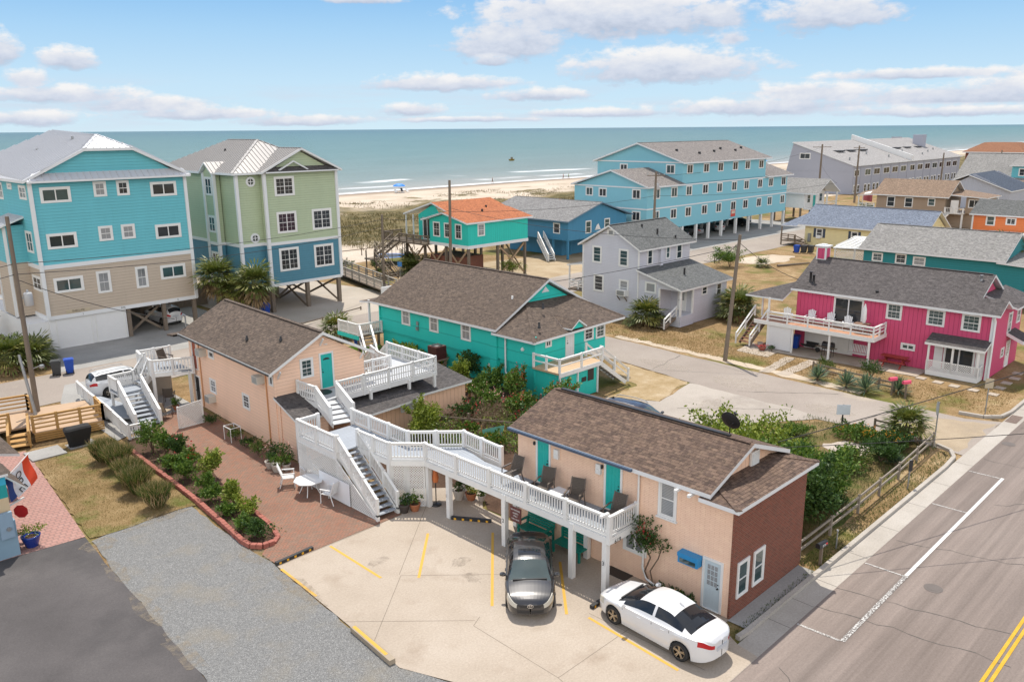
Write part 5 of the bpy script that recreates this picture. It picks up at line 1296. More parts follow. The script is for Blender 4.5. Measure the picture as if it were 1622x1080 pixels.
def green():
    r = thing('green_house', 'tall sage green and steel blue house on wooden piles with a grey metal roof', 'house', (41, 76, 0))
    Y0 = 70.3; X0, X1 = 38.55, 46.25
    def block(x0, x1, y0, y1):
        m = MB(); m.box(x0, x1, y0, y1, 6.62, 13.0); m.build('upper_wall', GREEN, r)
        m = MB(); m.box(x0, x1, y0, y1, 2.72, 6.34); m.build('lower_wall', DKBLUE, r)
        for a, b in ((6.34, 6.62), (2.45, 2.72)):
            m = MB(); m.box(x0 - .06, x1 + .06, y0 - .06, y1 + .06, a, b); m.build('band_board', TRIM, r)
    block(X0, X1, Y0, 86); block(36.2, 38.54, 71.1, 86)
    block(35.55, 36.12, 74.1, 76.1)
    for x, y in ((X0, Y0), (X1, Y0), (36.2, 71.1), (35.55, 74.1), (35.55, 76.1)): corner(r, x, y, 2.6, 13.0, TRIM, .28)
    windows(r, 'Y', Y0, [(39.55, 41.6, 10.85, 12.7), (39.5, 41.65, 7.4, 9.4), (43.3, 45.5, 7.4, 9.4), (39.5, 41.6, 3.8, 5.95), (43.3, 45.45, 3.75, 5.95)], style='twin', grid=(3, 3), casing=.18)
    windows(r, 'X', 35.55, [(74.55, 75.95, 10.95, 12.65), (74.5, 75.9, 7.5, 9.1), (74.4, 75.8, 4.6, 5.66)], style='twin', casing=.16, grid=(1, 1))
    for z in (12.25, 7.1):
        f = MB(); p = MB(); n = 20; x = 37.6; y = 71.02
        for i in range(n):
            a, b = 2 * math.pi * i / n, 2 * math.pi * (i + 1) / n
            for ra, rb, yy in ((.28, .46, y),):
                q = [(x + rr * math.cos(t), yy, z + rr * math.sin(t)) for rr, t in ((ra, a), (rb, a), (rb, b), (ra, b))]; f.poly(q[::-1]); f.poly([(u, 71.1, w) for u, _, w in (q[1], q[2])] + [q[2], q[1]])
        f.box(x - .03, x + .03, y, 71.1, z - .28, z + .28); f.box(x - .28, x + .28, y + .01, 71.1, z - .03, z + .03)
        p.poly([(x + .28 * math.cos(2 * math.pi * i / n), 71.07, z + .28 * math.sin(2 * math.pi * i / n)) for i in range(n)][::-1])
        o = f.build('round_window', TRIM, r); p.build('pane', GLASS, o)
    # metal roof: hipped main body, cross gable to the street, small dormer on the bay
    ZE, ZR = 13.1, 15.95
    e0, e1, ya, yb = 35.6, 46.8, 70.6, 87.0; xr = 40.9
    P = [[(e0, ya, ZE), (xr, 75.2, ZR), (xr, 81, ZR), (e0, yb, ZE)][::-1], [(e1, ya, ZE), (e1, yb, ZE), (xr, 81, ZR), (xr, 75.2, ZR)], [(e0, ya, ZE), (e1, ya, ZE), (xr, 75.2, ZR)], [(e0, yb, ZE), (xr, 81, ZR), (e1, yb, ZE)]]
    roof(r, P, METAL_G, TRIM, .2, seams=.45, caps=[((e0, ya, ZE), (xr, 75.2, ZR)), ((xr, 75.2, ZR), (xr, 81, ZR)), ((e1, ya, ZE), (xr, 75.2, ZR))], capmat=METAL_G)
    xg = 42.4; zg = 15.2
    roof(r, gable_polys('y', 38.1, 46.75, xg, 69.8, 74.5, 13.12, 13.12, zg), METAL_G, TRIM, .18, seams=.45, caps=[((xg, 69.85, zg), (xg, 74.4, zg))], capmat=METAL_G)
    m = MB(); m.poly([(38.9, 70.25, 13.05), (45.95, 70.25, 13.05), (xg, 70.25, 14.9)]); m.build('gable_wall', GREEN, r)
    roof(r, [[(38.5, 69.75, 13.1), (46.3, 69.75, 13.1), (45.6, 70.28, 13.55), (39.2, 70.28, 13.55)]], SH_DARK, TRIM, .12, name='skirt_roof')
    m = MB(); m.bar((39.9, 69.95, 13.2), (41.5, 69.95, 14.0), .15, .12); m.bar((41.5, 69.95, 14.0), (43.0, 69.95, 13.2), .15, .12); m.build('gable_trim', TRIM, r)
    roof(r, gable_polys('x', 73.8, 76.4, 75.1, 35.2, 38.2, 13.05, 13.05, 14.0), METAL_G, TRIM, .14, seams=.45, name='dormer_roof')
    m = MB(); m.poly([(35.53, 76.2, 12.9), (35.53, 74.0, 12.9), (35.53, 75.1, 13.8)]); m.build('dormer_wall', GREEN, r)
    m = MB(); m.lathe((38.9, 78, 14.8), [(.1, 0), (.1, .3)], 8); m.build('roof_pipe', BLACK, r)
    for x in (38.6, 42.4, 46.0):
        for y in (70.5, 76.5, 83): post(r, x, y, 0, 2.45, .34, WOODP, 'pile')
    post(r, 36.4, 71.3, 0, 2.45, .3, WOODP, 'pile')
    for a, b in (((38.7, 76.5), (42.3, 76.5)), ((42.5, 76.5), (45.9, 76.5)), ((38.6, 71), (38.6, 76)), ((46, 70.7), (46, 76.3)), ((42.4, 71), (42.4, 76))): xbrace(r, a, b, .1, 2.35, WOODP)
green()

# ------------------------------------------------------------------ small turquoise house with the orange roof
TURQ2 = siding('sea_green_boards', (.02, .52, .44), .3, vert=True, depth=.02)
def ort():
    r = thing('stilt_house', 'small sea green stilt house with orange shingle roof', 'house', (66, 73, 0))
    walls(r, 61.2, 70.7, 67.7, 74.3, 3.95, 6.8, TURQ2, ('x', 71.5, 7.5))
    walls(r, 63.0, 71.5, 74.3, 78.5, 3.95, 6.9, TURQ2, ('x', 75.6, 8.3))
    band(r, (61.18, 67.68, 4.05), (70.75, 67.68, 4.05), .35, TRIM); band(r, (61.18, 67.7, 4.05), (61.18, 74.3, 4.05), .35, TRIM)
    roof(r, [[(60.7, 67.3, 6.8), (71.2, 67.3, 6.8), (71.2, 71.5, 7.75), (60.7, 71.5, 7.75)], [(60.7, 71.5, 7.75), (71.2, 71.5, 7.75), (71.2, 75.3, 6.75), (60.7, 75.3, 6.75)]], SH_ORANGE, TRIM, .18)
    roof(r, [[(62.6, 71.8, 7.3), (72.2, 71.8, 7.3), (72.2, 75.6, 8.5), (62.6, 75.6, 8.5)], [(62.6, 75.6, 8.5), (72.2, 75.6, 8.5), (72.2, 81, 6.9), (62.6, 81, 6.9)]], SH_ORANGE, TRIM, .16)
    windows(r, 'X', 61.2, [(72.45, 73.62, 4.85, 6.5), (70.7, 71.7, 4.85, 6.5), (68.7, 69.85, 4.85, 6.5)], grid=(1, 2)); window(r, 'Y', 67.7, 62.63, 63.72, 5.15, 6.6, grid=(1, 2))
    door(r, 'X', 63.0, 76.1, 77.7, 4.0, 6.6, WHITE, style='slider')
    for x in (61.5, 66, 70.5):
        for y in (68.0, 71.8, 75.6, 79): post(r, x, y, 0, 3.9, .26, WOODW, 'pile')
    for a, b in (((66.2, 68), (70.4, 68)), ((61.5, 75.7), (61.5, 79)), ((61.6, 71.9), (61.6, 75.4)), ((61.6, 68.2), (61.6, 71.7)), ((70.5, 68.2), (70.5, 71.6))): xbrace(r, a, b, .2, 3.7, plain('brace_wood', (.36, .24, .15), .8, .2))
    m = MB(); m.box(61.8, 65.6, 70, 75, 0, 2.6); m.build('brick_store', BRICK, r)
    m = MB(); m.box(60.4, 63, 74.4, 82, 3.75, 3.95); m.build('deck_floor', WOODW, r)
    railing(r, [(61.0, 74.4, 3.95), (60.4, 75.0, 3.95), (60.4, 79.0, 3.95)], .9, WOODW, sp=.16, pw=.12)
    railing(r, [(60.4, 80.3, 3.95), (60.4, 82, 3.95), (63, 82, 3.95)], .9, WOODW, sp=.16, pw=.12)
    for y in (79.4, 80.8): post(r, 62.9, y, 3.95, 6.85, .14, TRIM)
    stairs(r, (60.4, 79.7, 3.95), (57.5, 79.7, 2.2), 1.2, 6, WOODW, WOODW, each=False); stairs(r, (57.3, 79.2, 2.2), (57.3, 76.2, .1), 1.2, 8, WOODW, WOODW, each=False)
    m = MB(); m.box(56.2, 57.9, 79.1, 80.4, 2.05, 2.2); m.build('landing', WOODW, r)
    for p in (56.4, 57.8): post(r, p, 80.3, 0, 3.1, .12, WOODW)
    for y in (79.1, 80.3): railing(r, [(60.4, y, 3.95), (57.6, y, 2.2)], .85, WOODW, style=1, pw=.1)
    for x in (56.7, 57.9): railing(r, [(x, 79.1, 2.2), (x, 76.2, .1)], .85, WOODW, style=1, pw=.1)
    for x, y, z in ((66, 70.5, 7.5), (69, 73, 7.6)): 
        m = MB(); m.lathe((x, y, z), [(.12, 0), (.12, .3)], 8); m.build('roof_pipe', BLACK, r)
ort()
BLUEV = siding('blue_boards', (.05, .22, .37), .3, vert=True, depth=.02)
def blue():
    r = thing('blue_house', 'medium blue board house on posts with grey roof and white outside stair', 'house', (88, 76, 0))
    walls(r, 81.8, 94.2, 71, 84, 2.45, 4.95, BLUEV, ('y', 88.2, 6.95))
    roof(r, gable_polys('y', 81.2, 95.2, 88.2, 70.5, 87, 5.05, 5.05, 7.12), SH_LIGHT if False else shingle('shingles_mid_grey', (.25, .245, .24), (.185, .18, .18)), plain('blue_trim', (.12, .2, .28), .5), .16, caps=[((88.2, 70.6, 7.12), (88.2, 86.8, 7.12))])
    for s in ((85.26, 86.5, 3.1, 4.8), (89.25, 90.5, 3.5, 4.8)): window(r, 'Y', 71, *s)
    window(r, 'X', 81.8, 72.43, 73.6, 3.28, 4.7)
    m = MB(); m.poly([(87.3, 70.95, 3.55), (88.4, 70.95, 3.5), (88.0, 70.95, 4.25), (87.6, 70.95, 4.05)]); m.box(87.2, 88.5, 70.94, 70.96, 3.42, 3.5); m.build('wall_ornament', WHITE, r)
    m = MB(); m.box(84, 94, 74, 84, 0, 2.45); m.build('lower_wall', BLUEV, r)
    for x in (82, 85.5, 89.5, 94):
        for y in (71.2, 73.8): post(r, x, y, 0, 2.45, .25, BLUEV, 'pile')
    stairs(r, (81.3, 75.4, 2.5), (79.2, 71.6, .1), 1.1, 10, DECKGREY, WHITE, each=False)
    for o in (-.55, .55): railing(r, [(81.3 + o, 75.4, 2.5), (79.2 + o, 71.6, .1)], .9, WHITE, sp=.2, pw=.12)
    m = MB(); m.bar((87.2, 78, 6.6), (88.1, 78, 7.0), .35, .2); m.build('roof_vent', plain('rust', (.3, .09, .04), .7), r)
    m = MB(); m.lathe((88.0, 74.5, 6.3), [(.08, 0), (.08, .5)], 8); m.build('roof_pipe', WHITE, r)
blue()

# ------------------------------------------------------------------ blue motel on white columns
SKY = plain('sky_blue_stucco', (.215, .49, .58), .7, .05, 2.)
def motel():
    r = thing('beach_motel', 'long sky blue three-storey motel on white columns with grey roofs', 'motel', (117, 76, 0))
    Y = 69
    m = MB(); m.box(96.2, 137.3, Y, 82.3, 2.5, 8.75); m.build('lower_wall', SKY, r)
    walls(r, 104.9, 129.4, Y, 85, 8.7, 11.75, SKY, ('x', 77, 14.4), 'upper_wall')
    m = MB(); m.poly([(96.2, 81.5, 8.75), (96.2, Y, 8.75), (96.2, 75.1, 10.75)]); m.build('gable_wall', SKY, r); m = MB(); m.poly([(137.3, Y, 8.75), (137.3, 82, 8.75), (137.3, 75.1, 10.75)]); m.build('gable_wall', SKY, r)
    G2 = shingle('shingles_warm_grey', (.24, .215, .20), (.185, .168, .16))
    roof(r, gable_polys('x', 68.4, 85.6, 77, 104.3, 130.5, 11.8, 11.8, 14.55), G2, TRIM, .2, caps=[((104.4, 77, 14.55), (130.4, 77, 14.55))])
    roof(r, gable_polys('x', 68.4, 82.6, 75.1, 95.6, 104.88, 8.75, 8.75, 10.95), G2, TRIM, .2)
    roof(r, gable_polys('x', 68.4, 82.6, 75.1, 129.42, 138.5, 8.75, 8.75, 10.95), G2, TRIM, .2)
    for z in (8.55, 5.6): band(r, (96.2, Y - .03, z), (137.3, Y - .03, z), .18, TRIM); band(r, (96.17, Y, z), (96.17, 82.2, z), .18, TRIM)
    band(r, (104.87, Y, 11.75), (104.87, 84.9, 11.75), .18, TRIM)
    W3 = [105.91, 110.36, 114.45, 118.82, 122.63, 127.05]; W2 = [97.71, 102.07] + W3 + [130.71, 135.2]
    for x in W3: window(r, 'Y', Y, x, x + 1.56, 10.1, 11.5, style='slide', casing=.13)
    for x in W2:
        window(r, 'Y', Y, x, x + 1.56, 6.92, 8.44, style='slide', casing=.13); window(r, 'Y', Y, x, x + 1.56, 3.82, 5.3, style='slide', casing=.13)
    for s in ((78.71, 80.11, 7.05, 8.37), (76.16, 77.62, 7.0, 8.35), (70.1, 71.57, 6.97, 8.38), (70.04, 71.52, 3.9, 5.25)): window(r, 'X', 96.2, *s, style='slide', casing=.13)
    for s in ((79.06, 80.51, 10.2, 11.45), (70.39, 71.95, 10.09, 11.47)): window(r, 'X', 104.9, *s, style='slide', casing=.13)
    for x in (105.5, 109.3, 112.8, 116.6, 121, 125, 129.1, 133.1, 137.1):
        post(r, x, Y + .2, 0, 2.5, .38, WHITE, 'column'); post(r, x, Y + 6.5, 0, 2.5, .38, WHITE, 'column')
    m = MB(); m.box(96.5, 137, 80, 82, 0, 2.5); m.box(96.3, 104.5, Y + .5, 80, 0, 2.5); m.build('ground_floor_wall', SKY, r)
    m = MB(); m.box(119, 120.3, Y - .06, Y, 2.85, 3.9); o = m.build('sign_board', plain('red_sign', (.55, .06, .04), .5), r)
    m = MB(); m.box(119.15, 120.15, Y - .07, Y - .06, 3.3, 3.75); m.build('sign_panel', plain('cream', (.6, .5, .4), .6), o)
    for x, y in ((109, 73), (113, 71.5), (118, 72), (121.5, 73), (124.5, 72), (128, 73)):
        z = 11.8 + (y - 68.4) / 8.6 * 2.75; m = MB(); m.box(x - .15, x + .15, y - .15, y + .15, z - .1, z + .3); m.build('roof_vent', BLACK, r)
motel()

LGREY = plain('grey_stucco', (.36, .37, .43), .7, .05, 1.5)
def grey_motel():
    r = thing('long_grey_motel', 'very long grey motel with a sloping shed roof facing the sea', 'motel', (248, 95, 0))
    X0, X1 = 209.8, 290
    m = MB(); pr = [(88, 0), (106, 0), (105.9, 5.5), (104.4, 12.5), (88, 7.0)]
    for x, rev in ((X0, False), (X1, True)):
        q = [(x, y, z) for y, z in pr]; m.poly(q if rev else q[::-1])
    for a, b in zip(pr, pr[1:] + pr[:1]): m.poly([(X0, *a), (X1, *a), (X1, *b), (X0, *b)])
    m.build('wall', LGREY, r)
    roof(r, [[(X0 - .3, 87.5, 7.1), (X1 + .3, 87.5, 7.25), (X1 + .3, 104.6, 12.9), (X0 - .3, 104.6, 12.75)]], shingle('shingles_pale', (.35, .335, .33), (.31, .30, .295)), TRIM, .2)
    m = MB(); m.poly([(247.2, 87.4, 7.0), (247.2, 87.4, 8.7), (247.2, 105.2, 14.3), (247.2, 105.2, 12.4)]); m.poly([(247.8, 87.4, 8.7), (247.8, 87.4, 7.0), (247.8, 105.2, 12.4), (247.8, 105.2, 14.3)])
    m.poly([(247.2, 87.4, 8.7), (247.8, 87.4, 8.7), (247.8, 105.2, 14.3), (247.2, 105.2, 14.3)]); m.poly([(247.2, 87.4, 7), (247.8, 87.4, 7), (247.8, 87.4, 8.7), (247.2, 87.4, 8.7)]); m.build('fire_wall', WHITE, r)
    for s in ((210.5, 213.5), (217, 220.6), (222.6, 226.6), (229, 233), (234.9, 238.9), (241, 245), (247.9, 251.4), (253.6, 257.6), (259.5, 263.5), (265.5, 269.5), (271.4, 275.4), (277.6, 281.6), (283.3, 287.3)):
        window(r, 'Y', 88, *s, 4.35, 6.05, style='slide', casing=.13)
        for d in (0, 2.3): window(r, 'Y', 88, s[0] + d, s[0] + d + 1.7, .2, 2.3, casing=.2)
        m = MB(); m.box(s[1] + .6, s[1] + .8, 87.9, 88, 0, 6.9); m.build('pilaster', LGREY, r)
    window(r, 'X', X0, 99.47, 102.5, 8.44, 10.05, style='slide', casing=.2)
    band(r, (X0 - .02, 88, 5.6), (X0 - .02, 105.5, 5.6), .12, LGREY)
    for x in (219, 226, 233.5, 258, 266, 275):
        for k in (0, 1.4, 2.8):
            y = 97; z = 7.1 + (y - 87.5) / 17.1 * 5.7; m = MB(); m.box(x + k - .6, x + k + .6, y - 1.1, y + 1.1, z - .1, z + .22); m.build('skylight', plain('skylight_grey', (.05, .05, .055), .6), r)
    for i in range(9):
        x = 214 + i * 8.5; y = 91 + (i % 3) * 1.4; z = 7.1 + (y - 87.5) / 17.1 * 5.7; m = MB(); m.lathe((x, y, z), [(.2, 0), (.2, .7)], 6); m.build('roof_pipe', GREYMET, r)
    m = MB(); m.box(280, 283, 96.5, 99.5, 9.5, 13.9); m.build('chimney', LGREY, r); m = MB(); m.box(298, 299.5, 110, 113, 8, 13); m.build('chimney', LGREY, r)
grey_motel()

def small_houses():
    # white cottage with porch by the motel
    r = thing('white_cottage', 'small white cottage with grey roof and porch beside the sky blue motel', 'house', (148, 70, 0))
    walls(r, 143, 151, 68.3, 74.5, 2.5, 5.3, WHITE, ('y', 147, 7.1)); m = MB()
    roof(r, gable_polys('y', 142.4, 151.6, 147, 65.6, 75, 5.2, 5.2, 7.6), SH_LIGHT, TRIM, .18)
    m = MB(); m.box(142.8, 151.2, 65.8, 68.3, 2.3, 2.5); m.build('porch_floor', WHITE, r)
    for x in (143, 147, 151): post(r, x, 66, 0, 5.2, .25, WHITE)
    railing(r, [(143, 66, 2.5), (151, 66, 2.5)], 1., WHITE, style=2, pw=.2, maxp=4)
    for x in (143.2, 147, 150.8):
        for y in (69, 74): post(r, x, y, 0, 2.5, .3, WOODP, 'pile')
    for x in (144, 148.8): window(r, 'Y', 68.3, x, x + 1.3, 3.3, 4.9, pane=GLASSG)
    door(r, 'Y', 68.3, 146.2, 147.4, 2.5, 4.7, TURQDOOR)
    m = MB(); m.poly([(143, 68.2, 5.3), (151, 68.2, 5.3), (147, 68.2, 7.1)]); m.build('gable_wall', plain('stucco_sand', (.5, .45, .38), .7), r)
    # yellow house
    YEL = siding('yellow_clapboard', (.74, .64, .36), .2, depth=.02)
    r = thing('yellow_house', 'pale yellow clapboard house with blue-grey roof and dark shutters', 'house', (120, 47, 0))
    walls(r, 115.9, 124.3, 38.5, 54.9, 0, 2.9, YEL, ('y', 120.1, 5.2))
    roof(r, gable_polys('y', 115.3, 124.9, 120.1, 37.9, 55.6, 2.95, 2.95, 5.55), SH_BLUE, TRIM, .17, caps=[((120.1, 38, 5.55), (120.1, 55.5, 5.55))])
    roof(r, [[(114.6, 55.62, 2.75), (114.6, 58, 2.75), (120, 55.62, 4.6)], [(114.6, 58, 2.75), (120, 58, 2.75), (120, 55.62, 4.6)]], SH_BLUE, TRIM, .12)
    NAVY = plain('shutter_navy', (.05, .07, .11), .5)
    window(r, 'X', 115.9, 52.2, 53.2, 1.2, 2.5, shutters=NAVY); window(r, 'X', 115.9, 47.1, 48.1, 1.25, 2.5, shutters=NAVY); window(r, 'X', 115.9, 42.4, 44.4, 1.25, 2.45, shutters=NAVY, style='slide')
    m = MB(); m.box(115.5, 115.95, 52.4, 53.0, 1.1, 1.55); m.build('air_conditioner', TRIM, r); m = MB(); m.box(115.6, 115.9, 53.9, 54.3, .5, 1.7); m.build('electric_meter', GREYMET, r)
    m = MB(); m.box(113.6, 116, 55.2, 57.4, .55, .7); m.build('porch_floor', WOODW, r); stairs(r, (114, 55.2, .7), (114, 53.5, .08), 1.4, 4, WOODW, WOODW, each=False)
    railing(r, [(113.6, 55.2, .7), (113.6, 57.4, .7)], .9, WOODW, style=2, pw=.12); railing(r, [(113.3, 55.2, .7), (113.3, 53.5, .1)], .9, WOODW, style=1, pw=.1); post(r, 113.7, 57.4, 0, 2.7, .15, WOODW)
    # dark teal house behind the pink one
    DT = siding('dark_teal_boards', (.01, .20, .22), .24, depth=.02)
    r = thing('dark_teal_house', 'dark teal house with pale grey shingle roof behind the pink house', 'house', (91, 28, 0))
    walls(r, 87, 95, 21.4, 34.6, 0, 4.5, DT, ('y', 91, 6.4))
    roof(r, gable_polys('y', 86.5, 95.5, 91, 21.2, 35.0, 4.45, 4.45, 6.65), SH_LIGHT, TRIM, .17, caps=[((91, 21.4, 6.65), (91, 34.8, 6.65))])
    m = MB(); m.box(87.02, 93, 19.6, 21.4, 0, 4.1); m.build('front_wall', DT, r)
    roof(r, [[(86.5, 19.0, 4.15), (93.5, 19.0, 4.15), (93.5, 21.6, 4.9), (86.5, 22.0, 4.3)]], SH_LIGHT, TRIM, .15)
    windows(r, 'X', 87, [(32.6, 33.69, 3.17, 4.1), (30.23, 31.38, 3.17, 4.14), (28.42, 29.61, 3.15, 4.1)], grid=(1, 3), casing=.09)
    door(r, 'Y', 19.6, 88.6, 89.6, 1.0, 3.2, WHITE, style='glass'); m = MB(); m.box(87.6, 88.4, 18.6, 19.4, 1.6, 2.6); m.build('air_conditioner', GREYMET, r); m = MB(); m.box(87.3, 90.5, 18.2, 19.6, .9, 1.0); m.build('deck_floor', WOODW, r)
    # open-sided white car port
    r = thing('car_port', 'flat white car port roof between the yellow and dark teal houses', 'car port', (97, 39, 0))
    roof(r, [[(95, 36.2, 3.25), (101, 36.2, 3.8), (101, 41.4, 3.8), (95, 41.4, 3.0)]], plain('carport_metal', (.62, .61, .58), .5), TRIM, .12, seams=.6)
    for x, y in ((95.2, 36.4), (95.2, 41.2), (100.8, 36.4), (100.8, 41.2)): post(r, x, y, 0, 3.0, .15, WHITE)
    lattice(r, (95.2, 41.2, 0), (0, -1), [(0, .1), (4.8, .1), (4.8, 2.9), (0, 2.7)], WHITE, sp=.22, sw=.08)
    # tan house
    TAN = siding('tan_clapboard', (.33, .245, .175), .2, depth=.02)
    r = thing('tan_house', 'tan raised house with brown roof and white porch stairs', 'house', (155, 50, 0))
    walls(r, 151, 159, 47.3, 58.7, 2.4, 5.0, TAN, ('y', 155, 7.2)); 
    roof(r, gable_polys('y', 150.4, 159.6, 155, 46.6, 59.2, 5.05, 5.05, 7.6), SH_TAN, TRIM, .17)
    roof(r, [[(150.4, 59.2, 5.0), (153, 59.2, 5.9), (153, 62, 5.2), (150.4, 62, 4.7)]], SH_TAN, TRIM, .12); post(r, 150.8, 61.8, 0, 4.8, .16, WHITE); railing(r, [(150.8, 59, 2.5), (150.8, 61.8, 2.5)], .9, WHITE, style=2, pw=.15)
    m = MB(); m.box(150.8, 153, 58.8, 61.8, 2.3, 2.45); m.build('porch_floor', WHITE, r)
    m = MB(); m.box(152, 158, 41.5, 44.4, 2.4, 5.1); m.build('wing_wall', TAN, r)
    roof(r, [[(151.2, 41, 5.15), (159, 41, 5.15), (159, 47, 5.9), (151.2, 47, 5.5)]], SH_TAN, TRIM, .15)
    windows(r, 'X', 151, [(55.52, 56.91, 2.95, 4.7), (52.51, 53.89, 3.0, 4.65), (48.88, 50.08, 3.45, 4.75)]); window(r, 'X', 152, 42.2, 44.0, 3.4, 4.8, style='slide')
    m = MB(); m.box(151, 153, 44.4, 47.3, 2.3, 2.45); m.build('porch_floor', WHITE, r)
    railing(r, [(151, 47.2, 2.45), (151, 44.4, 2.45)], .9, WHITE, sp=.25, pw=.25, maxp=1.4); stairs(r, (150.8, 46.8, 2.45), (149.2, 48.6, .1), 1.2, 8, WHITE, WHITE, each=False)
    for y in (44.5, 47.1, 42): post(r, 151.2, y, 0, 2.4, .25, WHITE)
    m = MB(); m.box(152.5, 158, 42, 58.5, 0, 2.4); m.build('lower_wall', TAN, r); door(r, 'X', 151, 45.2, 46.4, 2.45, 4.6, WHITE)
    # orange house
    OR = siding('orange_stucco', (.72, .20, .06), .24, depth=.01)
    r = thing('orange_house', 'orange house with grey shingle roof at the right edge', 'house', (134, 32, 0))
    walls(r, 130, 137, 24, 36.8, 0, 4.55, OR, ('y', 133.5, 6.2)); roof(r, gable_polys('y', 129.5, 137.5, 133.5, 23.5, 37.2, 4.6, 4.6, 6.45), SH_GREY, TRIM, .17)
    for s in ((33.93, 35.1, 3.05, 4.4), (31.32, 32.6, 3.3, 4.35)): window(r, 'X', 130, *s, style='slide' if s[0] < 33 else 'dh', grid=(0, 2), casing=.14)
    m = MB(); corner(r, 129.98, 36.8, 0, 4.5, TRIM, .2)
    m = MB(); m.box(127, 129.9, 26, 34.5, 2.2, 2.4); m.build('patio_cover', WHITE, r); post(r, 127.2, 34.2, 0, 2.2, .15, WHITE); post(r, 127.2, 27, 0, 2.2, .15, WHITE)
    # navy-roofed grey house behind the tan one
    LG = siding('pale_grey_boards', (.42, .44, .50), .3, vert=True, depth=.02)
    r = thing('pale_grey_house', 'pale grey house with a navy shingle roof behind the tan house', 'house', (196, 51, 0))
    walls(r, 190, 206, 47.5, 60, 0, 3.8, LG, ('x', 54.5, 7.0)); 
    roof(r, [[(189.4, 47.2, 3.8), (207, 47.2, 3.8), (207, 55.5, 7.0), (189.4, 55.5, 6.9)], [(189.4, 55.5, 6.9), (207, 55.5, 7), (207, 62, 4.2), (189.4, 62, 4.2)]], SH_NAVY, TRIM, .2)
    for y in (49.5, 51.5): window(r, 'X', 190, y, y + 1., 1.8, 3.0)
    # large grey-roofed house with teal dormer
    r = thing('large_roof_house', 'big house with a broad grey shingle roof and a teal dormer', 'house', (226, 54, 0))
    walls(r, 221, 236, 40, 66.5, 0, 4.0, LG, ('y', 228, 9.6)); roof(r, gable_polys('y', 219.5, 238, 228.7, 39, 67.5, 4.2, 4.2, 10.0), SH_LIGHT, TRIM, .25, caps=[((228.7, 40, 10), (228.7, 67, 10))])
    m = MB(); m.box(220.5, 226, 51.5, 55.5, 4.4, 7.7); m.build('dormer_wall', TEAL, r); window(r, 'X', 220.5, 52.7, 54.1, 5.2, 7.0, casing=.2)
    roof(r, [[(219.9, 51, 7.6), (228, 51, 9.3), (228, 56, 9.3), (219.9, 56, 7.6)]], SH_LIGHT, TRIM, .2, name='dormer_roof')
    roof(r, gable_polys('y', 214, 222, 218, 44, 57, 3.0, 3.0, 4.4), SH_TAN, TRIM, .2); m = MB(); m.box(214.6, 221, 44.5, 56.5, 0, 2.9); m.build('annex_wall', LG, r)
    # brick motel with orange hip roof
    r = thing('brick_motel', 'low brick motel with an orange hipped roof near the beach', 'motel', (310, 82, 0))
    m = MB(); m.box(300, 325, 73, 89.6, 0, 8.3); m.build('wall', BRICK, r)
    a, b, c, d = (299, 72, 8.3), (299, 90.4, 8.3), (326, 90.4, 8.3), (326, 72, 8.3); e, f = (309, 87, 11.1), (309, 78, 11.1); e2, f2 = (317, 87, 11.1), (317, 78, 11.1)
    roof(r, [[a, b, e, f], [c, d, f2, e2], [b, c, e2, e], [d, a, f, f2], [f, e, e2, f2]], shingle('shingles_rust', (.27, .125, .065), (.22, .10, .055)), TRIM, .3)
    for y in (75, 78.2, 81.5): window(r, 'X', 300, y, y + 1.4, 6.0, 7.8, casing=.2)
    m = MB(); m.box(299.5, 300, 84.5, 87, 5.5, 8.2); m.build('stucco_panel', TRIM, r)
    # narrow teal tower at the right edge of the view
    r = thing('teal_tower_house', 'narrow teal beach house cut off at the right edge of the view', 'house', (330, 74, 0))
    m = MB(); m.box(328, 338, 70, 76.3, 0, 14.5); m.build('wall', TEAL, r); roof(r, gable_polys('x', 69, 77.2, 73, 327.3, 339, 14.5, 14.5, 16.5), METAL_G, TRIM, .3)
    for z in (4, 7.5, 11): window(r, 'X', 328, 73.6, 75.2, z, z + 1.8, casing=.2)
small_houses()
# ------------------------------------------------------------------ cars
def carpaint(name, c, metal=.0, rough=.28):
    m = newmat(name); g = NG(m); p = g.pos()
    g.l(g.mix(g.noise(p, 300, 2), mul(c, .9), mul(c, 1.1)), g.b.inputs['Base Color'])
    g.set(g.b, Roughness=rough, Metallic=metal); g.b.inputs['Coat Weight'].default_value = 1.; g.b.inputs['Coat Roughness'].default_value = .03
    return m
P_GREY = carpaint('paint_grey', (.04, .039, .041), .45); P_WHITE = carpaint('paint_white', (.64, .64, .65)); P_NAVY = carpaint('paint_navy', (.012, .014, .022), .2)
P_DARK = carpaint('paint_black', (.02, .02, .022)); P_SILV = carpaint('paint_silver', (.4, .4, .41), .5)
CARGLASS = glassmat('car_glass', (.045, .065, .065), .03, spec=.8); CARGLASSD = glassmat('car_glass_dark', (.012, .014, .018), .03)
RUBBER = plain('tyre_rubber', (.018, .018, .018), .8, .2); ALLOY = plain('alloy', (.42, .38, .33), .3, .05, metal=.8); CHROME = plain('chrome', (.65, .65, .66), .12, .03, metal=1.)
LAMP = plain('lamp_clear', (.55, .52, .45), .12, .2, 6); REDL = plain('tail_red', (.45, .015, .02), .2, .15); PLASTIC = plain('black_plastic', (.022, .022, .024), .5, .2); PLATE = plain('plate_white', (.5, .52, .56), .4)
